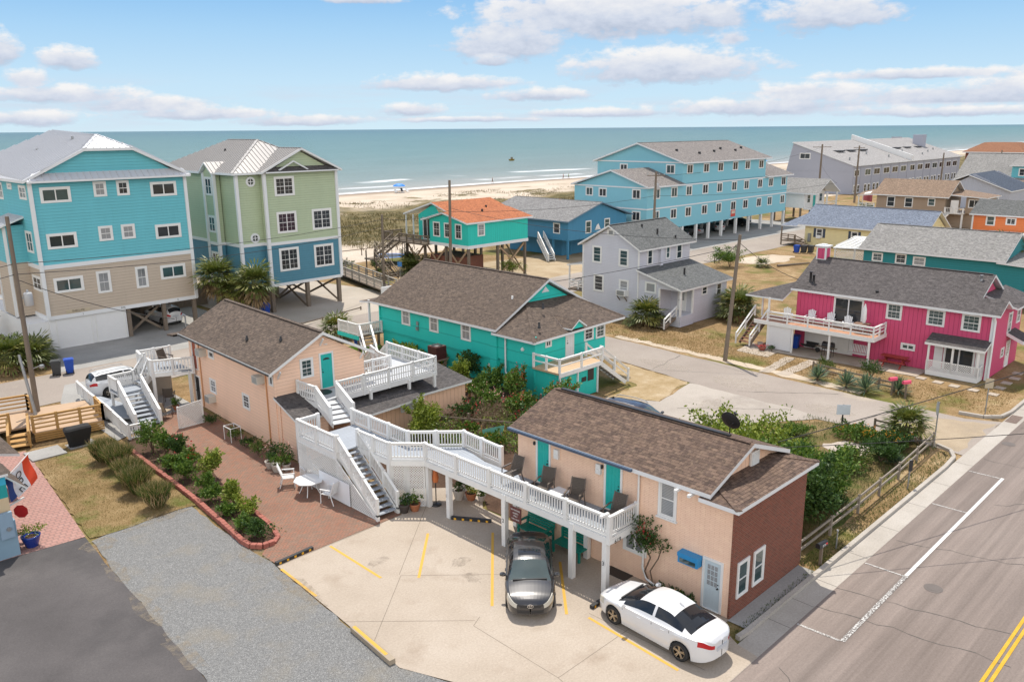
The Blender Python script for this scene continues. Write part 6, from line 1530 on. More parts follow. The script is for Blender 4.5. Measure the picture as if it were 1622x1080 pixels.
SEDAN = dict(L=4.84, W=1.83, zb=[(-2.42, .34), (-2.2, .26), (-1.9, .2), (1.9, .2), (2.2, .22), (2.42, .27)],
    top=[(-2.42, .86), (-2.36, 1.04), (-2.2, 1.085), (-1.72, 1.10), (-1.3, 1.27), (-.85, 1.40), (-.3, 1.455), (.1, 1.44), (.42, 1.37), (.85, 1.20), (1.28, 1.0), (1.5, .965), (2.0, .86), (2.3, .74), (2.42, .62)],
    belt=[(-2.42, .80), (-2.2, .99), (-1.6, .985), (0, .93), (1.2, .90), (1.6, .86), (2.1, .77), (2.42, .58)], roofw=.60, roofz=1.36, cowl=1.30, rf=.47, rr=-.95, rb=-1.72, wheels=(1.44, -1.39), wr=.335, side=(-1.42, 1.02), bp=-.25)
SUV = dict(L=4.6, W=1.85, zb=[(-2.3, .42), (-2.1, .3), (-1.8, .24), (1.8, .24), (2.1, .26), (2.3, .32)],
    top=[(-2.3, .95), (-2.26, 1.12), (-2.12, 1.48), (-1.95, 1.62), (-1.5, 1.68), (-.4, 1.70), (.2, 1.66), (.5, 1.55), (.95, 1.3), (1.3, 1.12), (1.5, 1.08), (2.0, .98), (2.2, .88), (2.3, .72)],
    belt=[(-2.3, .92), (-2.15, 1.1), (-1.6, 1.08), (0, 1.02), (1.2, 1.0), (1.6, .97), (2.1, .86), (2.3, .68)], roofw=.64, roofz=1.6, cowl=1.3, rf=.48, rr=-1.95, rb=-2.2, wheels=(1.4, -1.28), wr=.36, side=(-1.95, 1.05), bp=-.2)
def make_car(name, label, spec, paint, loc, ang, glass=CARGLASS, group=None, rimmat=None, sunroof=False, emblem=False, detail=True, tail=True, rails=False, rack=False):
    """loc = ground centre, ang = heading of the nose; lofted body, its glass, lamps and trim cut out as parts"""
    r = thing(name, label, 'car', (*loc, 0), ang, group)
    M = Matrix.Translation((*loc, 0)) @ Matrix.Rotation(ang, 4, 'Z')
    L, W = spec['L'], spec['W']; h = L / 2
    def sm(tab, x):
        xs = [p[0] for p in tab]; ys = [p[1] for p in tab]
        return float(np.mean([np.interp(x + d, xs, ys) for d in (-.07, -.035, 0, .035, .07)]))
    n = 76 if detail else 44
    u = np.linspace(-1, 1, n); xs = h * np.sign(u) * (1 - (1 - np.abs(u)) ** 1.25)
    xs = np.unique(np.concatenate([xs, [spec['rf'], spec['cowl'], spec['rr'], spec['rb'], spec['side'][0], spec['side'][1], spec['bp'] - .05, spec['bp'] + .05] + [w + d for w in spec['wheels'] for d in np.linspace(-.42, .42, 13)]]))
    xs = xs[np.insert(np.diff(xs) > .004, 0, True)]
    rows = []; K = None
    for x in xs:
        q = abs(x) / h
        w = W / 2 * (1 - .10 * max(0, q - .55) / .45) * max(0.0, 1 - q ** 9) ** .34
        w = max(w, .02)
        zb = sm(spec['zb'], x); zt = sm(spec['top'], x); be = min(sm(spec['belt'], x), zt - .01)
        for wx in spec['wheels']:
            d = abs(x - wx); R_ = spec['wr'] + .055
            if d < R_: zb = max(zb, spec['wr'] * .95 + math.sqrt(R_ * R_ - d * d))
        zb = min(zb, be - .12)
        g = max(0., min(1., (zt - be - .03) / (spec['roofz'] - .93)))
        rw = spec['roofw'] * (1 - .10 * max(0, -x - .2)) if x < 0 else spec['roofw']
        cab = g ** .8
        P = []
        for t in np.linspace(0, 1, 9):   # lower side with a soft shoulder
            z = zb + (be - zb) * t
            bulge = 1 - .06 * (1 - t) ** 3 - .035 * max(0, t - .72) / .28 + .0 * t
            P.append((w * bulge, z))
        P.append((w * .925, be + .012))
        ey = w * .905 + (min(rw, w * .9) - w * .905) * cab; ez = be + .02 + (zt - be - .02) * (.25 + .62 * cab)
        a = (w * .91, be + .018)
        for t in (.1, .26, .42, .58, .74, .9, 1.):
            P.append((a[0] + (ey - a[0]) * t + .018 * math.sin(math.pi * t) * cab, a[1] + (ez - a[1]) * t))
        for t in (.12, .28, .46, .64, .82, 1.):
            yy = ey * (1 - t); k = 1 - (1 - t) ** 2.2
            P.append((yy, ez + (zt - ez) * k))
        rows.append(P)
    K = len(rows[0]); NB = 9; GL = 11; GH = 16
    parts = {}
    def face(kind, pts):
        parts.setdefault(kind, MB(M)).poly(pts, 0, True)
    V = lambda i, j, s: (xs[i], s * rows[i][j][0], rows[i][j][1])
    for i in range(len(xs) - 1):
        xm = (xs[i] + xs[i + 1]) / 2
        for j in range(K - 1):
            zc = (rows[i][j][1] + rows[i + 1][j + 1][1]) / 2; yc = (rows[i][j][0] + rows[i + 1][j + 1][0]) / 2
            for s in (1, -1):
                kind = 'body'
                if GL <= j < GH - 1 + 1 and spec['side'][0] < xm < spec['side'][1] and abs(xm - spec['bp']) > .05 and (rows[i][GH][1] - rows[i][GL][1]) > .06: kind = 'window|%d%d' % (s, xm > spec['bp'])
                elif j >= GH and spec['rf'] < xm < spec['cowl']: kind = 'windscreen'
                elif j >= GH and spec['rb'] < xm < spec['rr']: kind = 'rear_window'
                elif xm > h - .52 and 5 <= j <= 8 and yc > .44: kind = 'headlight|%d' % s
                elif xm > h - .2 and yc < .42 and .50 < zc < .62: kind = 'grille'
                elif xm > h - .25 and yc < .5 and .30 < zc < .42: kind = 'air_intake'
                elif tail and xm < -h + .38 and yc > .36 and 6 <= j <= 7: kind = 'tail_light|%d' % s
                q = [V(i, j, s), V(i + 1, j, s), V(i + 1, j + 1, s), V(i, j + 1, s)]
                face(kind, q if s < 0 else q[::-1])
    # floor, closing the body below
    parts['body'].poly([(x, rows[i][0][0] * .96, .32) for i, x in enumerate(xs) if i % 3 == 0] + [(x, -rows[i][0][0] * .96, .32) for i, x in reversed(list(enumerate(xs))) if i % 3 == 0])
    mm = dict(body=paint, windscreen=glass, rear_window=CARGLASSD, window=CARGLASSD, headlight=LAMP, grille=PLASTIC, air_intake=PLASTIC, tail_light=REDL)
    for k, mb in parts.items(): mb.build(k.split('|')[0], mm[k.split('|')[0]], r)
    rimmat = rimmat or ALLOY
    def wheel(wx, s):
        t = MB(M); y0 = s * (W / 2 - .03); y1 = s * (W / 2 - .25); wr = spec['wr']; N = 28
        prof = [(.205, y0 - s * .012), (.25, y0), (wr - .03, y0), (wr, y0 - s * .03), (wr, y1 + s * .03), (wr - .04, y1), (.12, y1)]
        for (ra, ya), (rb, yb) in zip(prof, prof[1:]):
            for i in range(N):
                a, b = 2 * math.pi * i / N, 2 * math.pi * (i + 1) / N
                q = [(wx + ra * math.cos(a), ya, wr + ra * math.sin(a)), (wx + rb * math.cos(a), yb, wr + rb * math.sin(a)), (wx + rb * math.cos(b), yb, wr + rb * math.sin(b)), (wx + ra * math.cos(b), ya, wr + ra * math.sin(b))]
                t.poly(q if s > 0 else q[::-1], 0, True)
        w = t.build('wheel', RUBBER, r)
        m = MB(M); d = MB(M); yy = y0 - s * .035
        d.poly([(wx + .215 * math.cos(2 * math.pi * i / N), yy - s * .05, wr + .215 * math.sin(2 * math.pi * i / N)) for i in range(N)][::(-1 if s > 0 else 1)])
        d.build('brake_disc', PLASTIC, w)
        for k in range(5):
            for e in (-.13, .13):
                a = 2 * math.pi * k / 5 + .3; c = Vector((wx + .05 * math.cos(a + e * 2), yy, wr + .05 * math.sin(a + e * 2))); f = Vector((wx + .225 * math.cos(a + e), yy + s * .02, wr + .225 * math.sin(a + e)))
                m.bar(c, f, .03, .03, up=(0, 1, 0))
        for i in range(N):
            a, b = 2 * math.pi * i / N, 2 * math.pi * (i + 1) / N
            m.poly([(wx + ra * math.cos(t_), yy + s * .025, wr + ra * math.sin(t_)) for ra, t_ in ((.205, a), (.235, a), (.235, b), (.205, b))][::(-1 if s > 0 else 1)])
        m.tube((wx, yy - s * .01, wr), (wx, yy + s * .03, wr), .06, .045, 12); m.build('rim', rimmat, w)
    for wx in spec['wheels']:
        for s in (1, -1): wheel(wx, s)
    for wx in spec['wheels']: arch = MB(M); arch.box(wx - .42, wx + .42, -W / 2 + .26, W / 2 - .26, .25, .75); arch.build('wheel_well', PLASTIC, r)
    bz = sm(spec['belt'], spec['side'][1])
    for s in (1, -1):
        m = MB(M); x = spec['side'][1] - .08
        for k, (f, dz) in enumerate(((1, 0),)):
            c = Vector((x, s * (W / 2 + .08), bz + .09))
            ring = []
            for xx, ry, rz in ((.09, .05, .035), (.05, .11, .07), (-.03, .115, .075), (-.05, .105, .068)):
                ring.append([(c.x + xx, c.y + ry * math.cos(t * math.pi / 6), c.z + rz * math.sin(t * math.pi / 6)) for t in range(12)])
            for A, B in zip(ring, ring[1:]):
                for t in range(12): m.poly([A[t], A[(t + 1) % 12], B[(t + 1) % 12], B[t]], 0, True)
            m.poly(ring[0][::-1]); m.poly(ring[-1])
        m.bar((x, s * (W / 2 - .1), bz + .02), (x, s * (W / 2 + .02), bz + .06), .05, .04); m.build('mirror', paint, r)
        for hx in (.28, -.72):
            d = MB(M); zz = sm(spec['belt'], hx) - .12; d.bar((hx - .09, s * (W / 2 * .985), zz), (hx + .09, s * (W / 2 * .985), zz), .04, .03); d.build('door_handle', paint if not rails else PLASTIC, r)
        for hx in (spec['side'][1] - .02, spec['bp'], spec['wheels'][1] + .42):
            d = MB(M); d.bar((hx, s * (W / 2 * .957), .30), (hx, s * (W / 2 * .985), sm(spec['belt'], hx) - .05), .01, .012, up=(1, 0, 0)); d.build('door_seam', PLASTIC, r)
    m = MB(M); m.box(-h - .012, -h + .03, -.26, .26, .60 if spec is SEDAN else .82, .74 if spec is SEDAN else .96); m.build('number_plate', PLATE, r)
    if spec is SEDAN and detail:
        m = MB(M); m.bar((spec['cowl'] + .03, -.62, 1.0), (spec['cowl'] - .03, .62, 1.005), .05, .03); m.build('wiper', PLASTIC, r)
    if sunroof:
        m = MB(M); x0, x1 = -.12, .26
        zf = lambda x, y: sm(spec['top'], x) + .006 - .05 * (abs(y) / .6) ** 2.2
        for i in range(6):
            for j in range(8):
                X = [x0 + (x1 - x0) * (i + k) / 6 for k in (0, 1)]; Y = [-.42 + .84 * (j + k) / 8 for k in (0, 1)]
                m.poly([(X[0], Y[0], zf(X[0], Y[0])), (X[1], Y[0], zf(X[1], Y[0])), (X[1], Y[1], zf(X[1], Y[1])), (X[0], Y[1], zf(X[0], Y[1]))], 0, True)
        m.build('sunroof', CARGLASSD, r)
    if emblem:
        m = MB(M)
        def ell(cy, cz, ry, rz, w_):
            N = 24
            for i in range(N):
                a, b = 2 * math.pi * i / N, 2 * math.pi * (i + 1) / N
                m.bar((h + .012, cy + ry * math.cos(a), cz + rz * math.sin(a)), (h + .012, cy + ry * math.cos(b), cz + rz * math.sin(b)), w_, w_)
        ell(0, .60, .105, .07, .016); ell(0, .605, .035, .062, .013); ell(0, .632, .07, .024, .013)
        m.build('badge', CHROME, r)
    if rails:
        for s in (1, -1):
            m = MB(M); m.path([(-1.9, s * .6, 1.6), (-1.7, s * .6, 1.7), (-.6, s * .61, 1.745), (.1, s * .6, 1.7), (.25, s * .6, 1.62)], .022); m.build('roof_rail', GREYMET, r)
    m = MB(M); a = sm(spec['top'], -.85 if spec is SEDAN else -1.75); m.bar((-.9 if spec is SEDAN else -1.8, 0, a), (-.72 if spec is SEDAN else -1.65, 0, a + .07), .03, .08); m.build('antenna', paint, r)
    return r
HG = math.atan2(-.70, -.715)
make_car('grey_car', 'dark grey sedan parked nose out half under the raised walkway', SEDAN, P_GREY, (20.35, 19.45), HG, sunroof=True, emblem=True, group='cars in the marked parking lot')
make_car('white_car', 'white sedan parked along the peach wall beside the brick corner', SEDAN, P_WHITE, (21.3, 14.1), R(90 - 3.2), glass=CARGLASSD, group='cars in the marked parking lot')
make_car('white_suv', 'white suv parked on the street behind the balcony stair', SUV, P_WHITE, (19.15, 55.75), 0., rails=True)
make_car('dark_suv', 'dark blue suv parked behind the brown motel roof', SUV, P_NAVY, (36.5, 26.3), R(-86), rails=True)
make_car('white_suv', 'white suv parked in the carport of the tall teal house', SUV, P_WHITE, (29.6, 74.2), R(95), detail=False)
for k, (x, y, p, a, lb) in enumerate(((111, 74, P_DARK, 90, 'black sedan in the first bay under the sky blue motel'), (115.2, 74, P_SILV, 88, 'silver sedan in the second bay under the sky blue motel'), (123, 73.2, P_WHITE, 30, 'white sedan parked crosswise under the sky blue motel'), (131, 74.5, P_DARK, 92, 'black sedan in the far bay under the sky blue motel'))):
    make_car('parked_car', lb, SEDAN, p, (x, y), R(a), group='cars under the motel', detail=False)
make_car('parked_car', 'dark red sedan under the blue stilt house', SEDAN, carpaint('paint_red', (.12, .012, .015)), (91, 75.5), R(90), detail=False)
# ------------------------------------------------------------------ poles, wires, signs
CAPG = plain('transformer_grey', (.42, .43, .44), .5, .08)
def pole(x, y, h, label, lean=(0, 0), r0=.17, arms=(), can=None, lampz=None, name='utility_pole'):
    r = thing(name, label, 'utility pole', (x, y, 0), 0, 'wooden utility poles')
    top = (x + lean[0], y + lean[1], h)
    m = MB(); m.tube((x, y, -.1), top, r0, r0 * .68, 12); m.build('shaft', WOODP, r)
    for z, L, d in arms:
        q = Vector((x, y, 0)).lerp(Vector(top), z / h); q.z = z; d = Vector((*d, 0)).normalized()
        m = MB(); m.bar(q - d * L / 2, q + d * L / 2, .1, .12); o = m.build('cross_arm', WOODP, r)
        for t in (-.46, -.2, .2, .46):
            e = q + d * L * t; k = MB(); k.lathe((e.x, e.y, e.z + .06), [(.03, 0), (.05, .05), (.03, .1), (.05, .14), (.02, .2)], 8); k.build('insulator', CAPG, o)
    if can:
        z, dx, dy = can; m = MB(); m.lathe((x + dx, y + dy, z), [(.2, 0), (.24, .05), (.24, .7), (.2, .78), (.06, .8), (.06, .95)], 14); m.build('transformer', CAPG, r)
        m = MB(); m.bar((x, y, z + .5), (x + dx, y + dy, z + .5), .08, .1); m.build('bracket', GREYMET, r)
    if lampz:
        m = MB(); m.tube((x, y, lampz), (x + .4, y - .5, lampz + .25), .03); m.lathe((x + .45, y - .55, lampz + .1), [(.1, 0), (.16, .08), (.12, .2)], 10); m.build('street_light', GREYMET, r)
    return top
T1H = 12.2
T1 = pole(13.2, 53.4, T1H, 'weathered wooden pole with grey transformer by the wooden deck', (0, 0), .16, can=(7.0, .42, -.1), lampz=3.2)
m = MB(); m.tube((12.95, 52.6, -.1), (12.7, 53.4, 4.2), .09, .08, 10)
solo('pole_stub', m, GREYMET, 'short grey pole stub bracing the transformer pole', 'pole')
T2 = pole(52.98, 72.4, 8.0, 'plain grey wooden pole by the beach boardwalk', (.15, 0), .17)
T3 = pole(60.0, 69.4, 11.4, 'tall bare wooden pole in front of the sea green stilt house', (0, -.2), .2)
T4 = pole(94.0, 66.2, 11.0, 'wooden pole with one cross arm in front of the sky blue motel', (.2, 0), .2, arms=((10.5, 2.4, (.7, -.7)),), can=(8.6, .45, -.1))
T5 = pole(52.99, 30.5, 9.33, 'bare wooden pole at the side street verge', (.4, -.4), .17)
T6 = pole(176, 81, 13, 'wooden pole with cross arm in front of the long grey motel', (0, 0), .25, arms=((12.4, 4, (.7, -.7)),))
T7 = pole(188, 78, 12.5, 'thin dark wooden pole right of the cross-armed pole by the grey motel', (0, 0), .24, arms=((12, 2.5, (.7, -.7)),))
T8 = pole(262, 84, 9, 'short far pole beside the brick motel end of the grey motel', (0, 0), .25)
T9 = pole(296, 78, 9, 'far wooden pole standing against the brick motel wall', (0, 0), .25)
WIRE = plain('black_cable', (.02, .02, .02), .6)
def wire(label, pts, sag=.6, r=.021):
    m = MB(); P = []
    for a, b in zip(pts, pts[1:]):
        a = Vector(a); b = Vector(b); n = 14
        for i in range(n + (b is Vector(pts[-1]))):
            t = i / n; q = a.lerp(b, t); q.z -= sag * 4 * t * (1 - t); P.append(q)
    P.append(Vector(pts[-1])); m.path(P, r, 5)
    return solo('overhead_wire', m, WIRE, label, 'wire', 'overhead wires', loc=tuple(pts[0]))
t = lambda T, d: (T[0], T[1], T[2] - d)
wire('upper overhead wire from the transformer pole past the green house', [(-20, 40, 8.8), t(T1, 2.7), t(T2, .5)], .5)
wire('lower overhead wire from the transformer pole past the green house', [(-20, 40, 8.2), t(T1, 3.3), t(T2, 1.3)], .7, .022)
wire('overhead wire between the boardwalk pole and the stilt house pole', [t(T2, .4), t(T3, 3.2)], .5)
wire('overhead wire from the stilt house pole to the motel pole', [t(T3, 3.4), t(T4, 3.2), (146, 64, 7), t(T6, 4)], .6, .022)
wire('upper overhead wire along the coast street past the motel', [t(T4, .6), t(T6, .6)], 1.)
wire('service wire from the verge pole to the grey clapboard house', [t(T5, .5), (64, 39.5, 5.2)], .5)
wire('service wire from the verge pole over the pink house front', [t(T5, .6), (60.4, 28.8, 5.3)], .3)
wire('service wire from the verge pole to the stilt house pole', [t(T5, .4), t(T3, 3.0)], .8)
wire('sagging twin wire from the verge pole across the turquoise roof', [t(T5, .8), (36.8, 50.9, 4.2)], .6)
wire('black service wire leaving the motel gable across the road', [(28.9, 14.1, 4.8), (64, 2.2, 7.2)], .25, .02)
wire('lower black service wire leaving the motel gable across the road', [(28.9, 14.0, 4.6), (52, -3, 5.0)], .3, .016)
wire('thin wire over the pink house roof slope', [(60, 14, 5.5), (85, 6, 6.8)], .2, .012)
wire('wire running in front of the pink house toward the road', [(60.3, 29.2, 4.9), (66, 6, 5.6)], .5, .014)
wire('service wire from the transformer pole to the peach house mast', [t(T1, 3.6), (20.9, 50.7, 5.4)], .35)

def sign(name, x, y, h, label, plate, w, hh, ang, mat=None, text=None, tmat=None, shape=None, pr=.035, psq=False):
    r = thing(name, label, 'sign', (x, y, 0)); m = MB()
    if psq: m.box(x - pr, x + pr, y - pr, y + pr, -.1, h)
    else: m.tube((x, y, -.1), (x, y, h), pr, pr, 8)
    m.build('post', GREYMET if mat is None else mat, r)
    Mx = Matrix.Translation((x, y, h - hh / 2)) @ Matrix.Rotation(ang, 4, 'Z'); m = MB(Mx)
    if shape == 'oct':
        P = [(w / 2 / math.cos(math.pi / 8) * math.cos(math.pi / 8 + i * math.pi / 4), w / 2 / math.cos(math.pi / 8) * math.sin(math.pi / 8 + i * math.pi / 4)) for i in range(8)]
        m.poly([(a, -.05, b) for a, b in P]); m.poly([(a, -.043, b) for a, b in P][::-1])
    else: m.box(-w / 2, w / 2, -.055, -.042, -hh / 2, hh / 2)
    o = m.build('plate', plate, r)
    if text: text3d(text, o, Mx @ Matrix.Translation((0, -.058, 0)) @ Matrix.Rotation(R(90), 4, 'X'), hh * .45, tmat or BLACK)
    return r
SIGNBACK = plain('sign_back', (.36, .38, .40), .45, .05, metal=.3)
sign('stop_sign', 45.56, 13.36, 2.55, 'grey-backed stop sign seen edge-on at the street corner', SIGNBACK, .75, .75, R(207), shape='oct')
sign('street_sign', 45.06, 18.2, 1.4, 'small white sign on a dark post behind the leafy corner garden', plain('sign_pale', (.62, .66, .72), .4), .75, .6, R(-50), mat=BLACK, psq=True)
sign('street_sign', 53.14, 13.0, 2.25, 'tan-backed sign on a thin post at the corner by the pink house', plain('sign_tan', (.45, .38, .27), .5), .45, .6, R(-60))
sign('street_sign', 39.15, 12.4, 1.45, 'narrow black sign box on a thin grey post beside the rail fence', BLACK, .22, .55, R(-30))
sign('street_sign', 57.9, 75.9, 2.0, 'small blue sign on a post among the boardwalk plants', plain('sign_blue', (.05, .2, .5), .4), .5, .55, R(-45))
sign('street_sign', 93.1, 55.6, 1.9, 'white sign beside the twin mailboxes on the coast street', WHITE, .7, .6, R(-45))
r = thing('utility_stake', 'short blue-grey pipe standing in the verge beside the rail fence', 'stake', (31.2, 12.35, 0)); m = MB(); m.tube((31.2, 12.35, -.05), (31.2, 12.35, .75), .035, .03, 8); m.build('pipe', GREYMET, r); m = MB(); m.tube((31.2, 12.35, .75), (31.2, 12.35, .8), .045); m.build('cap', CAPG, r)

def mailbox(x, y, h, ang, label, mat, txt=None, group=None):
    r = thing('mailbox', label, 'mailbox', (x, y, 0), 0, group)
    m = MB(); m.box(x - .05, x + .05, y - .05, y + .05, -.1, h); m.build('post', WOODW, r)
    Mx = Matrix.Translation((x, y, h)) @ Matrix.Rotation(ang, 4, 'Z'); m = MB(Mx); n = 10
    prof = [(-.1, 0), (.1, 0)] + [(.1 * math.cos(math.pi * i / n), .12 + .1 * math.sin(math.pi * i / n)) for i in range(n + 1)]
    A = [(-.28, a, b) for a, b in prof]; B = [(.28, a, b) for a, b in prof]
    for i in range(len(prof)): j = (i + 1) % len(prof); m.poly([A[i], B[i], B[j], A[j]])
    m.poly(A[::-1]); m.poly(B); o = m.build('box', mat, r)
    m = MB(Mx); m.box(.1, .2, -.13, -.11, .1, .16); m.build('flag', plain('flag_red', (.5, .03, .03), .5), o)
    if txt: text3d(txt, o, Mx @ Matrix.Translation((0, -.112, .09)) @ Matrix.Rotation(R(90), 4, 'X'), .15, WHITE)
mailbox(29.4, 12.2, .8, R(-8), 'black mailbox with white house number beside the brick wall', BLACK, '619')
PM_ = plain('pink_enamel', (.72, .09, .17), .4)
mailbox(53.2, 18.5, .95, R(150), 'left pink mailbox on a wooden post in front of the pink house', PM_, None, 'pink mailboxes')
mailbox(53.05, 17.6, .95, R(150), 'right pink mailbox nearer the road in front of the pink house', PM_, None, 'pink mailboxes')
mailbox(92.4, 55.5, .9, R(10), 'left black mailbox of the pair on the coast street', BLACK, None, 'mailboxes on the coast street'); mailbox(93.0, 55.2, .9, R(10), 'right black mailbox of the pair on the coast street', BLACK, None, 'mailboxes on the coast street')

# rail fences
def rail_fence(name, pts, h, rails, mat, label, sp=2.4, pw=.1):
    r = thing(name, label, 'fence', (*pts[0], 0))
    for a, b in zip(pts, pts[1:]):
        a = Vector((*a, 0)); b = Vector((*b, 0)); n = max(1, round((b - a).length / sp))
        for i in range(n + 1):
            if i == n and (b - Vector((*pts[-1], 0))).length > .01: continue
            p = a.lerp(b, i / n); m = MB(); m.box(p.x - pw / 2, p.x + pw / 2, p.y - pw / 2, p.y + pw / 2, -.1, h + .06); m.build('post', mat, r)
        for z in rails:
            m = MB(); m.bar(a + Vector((0, 0, z)), b + Vector((0, 0, z)), .05, .1); m.build('rail', mat, r)
rail_fence('rail_fence', [(29.2, 13.0), (35, 13.05), (40, 13.15), (45.5, 13.4)], .8, (.4, .75), plain('fence_wood', (.26, .22, .18), .85, .2, 5.), 'long weathered two-rail fence along the main road')
rail_fence('rail_fence', [(45.96, 14.2), (45.96, 16.7)], .65, (.3, .6), WOODW, 'short dark rail fence at the street corner by the palm', 2.4)
rail_fence('rail_fence', [(54.7, 24.5), (53.9, 19.6), (53.9, 18.6)], .7, (.3, .6), WOODP, 'low dark rail fence with yuccas before the pink house', 2.2)
rail_fence('rail_fence', [(28.9, 36.0), (34.2, 38.0), (35.6, 42.3)], 1.0, (.45, .85), WOODN, 'yellow pine rail fence in the garden by the turquoise house', 2.6)
rail_fence('rail_fence', [(28.6, 36.2), (31.6, 31.0), (35.6, 33.0)], .9, (.6,), WOODW, 'low broken garden rail among the rose bushes', 2.6)
rail_fence('log_barrier', [(34.8, 62.9), (45, 65.4)], .25, (.2,), WOODP, 'low dark timber barrier beside the pale driveway', 3)
# boardwalk to the beach
r = thing('beach_boardwalk', 'grey wooden boardwalk ramp with rails leading toward the beach', 'boardwalk', (54, 77, 0))
m = MB(); m.prism([(50.6, 69.6), (52.6, 69.4), (56.4, 86), (54.4, 86)], .45, .55); m.build('deck_floor', WOODW, r)
railing(r, [(50.7, 69.6, .5), (54.5, 86, .6)], .95, plain('grey_rail', (.34, .31, .27), .8, .15), style=2, pw=.13, maxp=2.3)
railing(r, [(52.5, 69.5, .5), (56.4, 86, .6)], .95, MATS['grey_rail'], style=2, pw=.13, maxp=2.3)
m = MB(); m.box(50.2, 52.8, 69.0, 69.2, .1, .95); m.build('end_gate', TRIM, r)
# rest of the fences by the sea
rail_fence('rope_fence', [(56, 96), (66, 95), (76, 96)], .9, (.8,), WOODW, 'low post and rail fence at the sand path', 3)
rail_fence('log_barrier', [(58, 72), (68, 66.3)], .3, (.25,), WOODW, 'low timber edging in front of the stilt house lot', 4)
r = thing('board_fence', 'weathered board fence between the teal and green houses', 'fence', (33.5, 79, 0)); m = MB()
for i in range(14): m.box(31.9 + i * .3, 32.18 + i * .3, 79.0, 79.05, 0, 2.0 + .08 * (i % 3))
m.build('panel', WOODP, r)

# yellow pine deck at far left
r = thing('pine_deck', 'yellow pine deck with horizontal rails and steps at left', 'deck', (13, 50, 0))
PINE = plain('pine_floor', (.43, .295, .19), .75, .12, 3.)
m = MB(); m.prism([(11.9, 49.5), (15.4, 48.9), (15.9, 53.5), (8.5, 55.2), (8.2, 51.5), (11.9, 50.9)], .5, .6); m.build('deck_floor', PINE, r)
for pts in ([(11.9, 49.5), (15.4, 48.9)], [(15.4, 48.9), (15.6, 50.6)], [(8.3, 55.1), (12.9, 54.1)], [(11.1, 50.95), (8.2, 51.5)], [(12.9, 54.1), (12.9, 53.4)]):
    railing(r, [(x, y, .6) for x, y in pts], .95, WOODN, style=3, pw=.13, maxp=1.7)
m = MB()
for i in range(4): m.bar((11.9, 49.5 - .02, .1 + i * .13), (15.4, 48.9 - .02, .1 + i * .13), .03, .1)
m.build('skirt_board', WOODN, r)
stairs(r, (11.4, 50.4, .6), (11.0, 49.0, .05), 1.0, 3, WOODN, WOODN)
for o in (-.5, .5): railing(r, [(11.4 + o, 50.4, .6), (11.0 + o, 49.0, .05)], .85, WOODN, style=1, pw=.12)
r = thing('covered_grill', 'barbecue grill under a black cover on the lawn edge', 'grill', (13.5, 47.4, 0)); m = MB()
prof = [(.52, .26, .0), (.56, .30, .35), (.66, .36, .75), (.70, .38, .98), (.62, .3, 1.08), (.5, .2, 1.12)]
N = 20; rings = []
for a, b, z in prof: rings.append([(13.5 + a * abs(math.cos(t)) ** .5 * (1 if math.cos(t) > 0 else -1) + .02 * math.sin(7 * t), 47.4 + b * abs(math.sin(t)) ** .5 * (1 if math.sin(t) > 0 else -1) + .02 * math.cos(5 * t), z + .02 * math.sin(3 * t)) for t in [2 * math.pi * i / N for i in range(N)]])
for A, B in zip(rings, rings[1:]):
    for i in range(N): m.poly([A[i], A[(i + 1) % N], B[(i + 1) % N], B[i]], 0, True)
m.poly(rings[-1]); m.build('cover', plain('black_vinyl', (.010, .010, .011), .8, .2), r)
m = MB(); m.box(12.9, 14.3, 46.9, 47.9, 0, .02); solo('grill_pad', m, CONCG, 'pale slab under the covered grill', 'slab')
m = MB(); m.box(10.9, 12.6, 46.5, 48.1, .0, .07); solo('concrete_pad', m, CONCG, 'square concrete pad with painted line at the pine steps', 'slab')

# neighbour building at the left edge, with its sign flag
TEALP = plain('blue_wall', (.20, .36, .52), .6, .06); 
r = thing('shop_building', 'blue-grey shop corner cut off at the left edge of the view', 'shop', (4, 40, 0))
m = MB(); m.box(-4, 7.5, 36.1, 46, 0, 1.55); m.build('lower_wall', plain('shop_blue_grey', (.22, .33, .42), .6, .08), r)
m = MB(); m.box(-4, 7.42, 36.2, 46, 1.55, 2.55); m.build('middle_wall', plain('shop_tan', (.60, .46, .29), .6, .06), r)
m = MB(); m.box(-4, 7.42, 36.2, 46, 2.55, 3.1); m.build('upper_wall', plain('shop_teal', (.012, .30, .30), .6, .06), r); m = MB(); m.box(-4, 7.42, 36.2, 46, 3.1, 3.6); m.build('upper_wall', plain('shop_cyan', (.04, .40, .58), .6, .06), r)
roof(r, [[(7.43, 36.9, 3.35), (8.3, 36.9, 2.45), (8.3, 40.5, 2.45), (7.43, 40.5, 3.35)]], SH_BROWN2, WHITE, .1, name='awning_roof'); roof(r, [[(7.43, 42.6, 2.6), (9.5, 42.6, 2.0), (9.5, 47, 2.0), (7.43, 47, 2.6)]], SH_BROWN2, WHITE, .12, name='awning_roof'); roof(r, [[(-4, 36.0, 3.65), (7.5, 36.0, 3.6), (7.5, 46.2, 3.6), (-4, 46.2, 3.65)]], SH_BROWN2, WHITE, .1)
m = MB(); m.box(6.9, 7.4, 35.95, 36.1, .9, 2.0); o = m.build('meter_cabinet', plain('cabinet_blue', (.26, .36, .46), .5), r)
m = MB(); m.tube((7.2, 35.95, 1.3), (7.2, 35.88, 1.3), .09, .08, 12); m.build('meter_dial', GREYMET, o)
pipe(r, [(6.5, 36.05, 1.5), (6.5, 36.05, .2)], .04, GREYMET)
r = thing('open_flag', 'red and white OPEN flag on a tilted white pole at the shop', 'flag', (7.0, 38.3, 1.9))
m = MB(); m.tube((7.45, 38.4, 2.15), (9.1, 39.23, 3.1), .025, .02); m.build('flag_pole', WHITE, r)
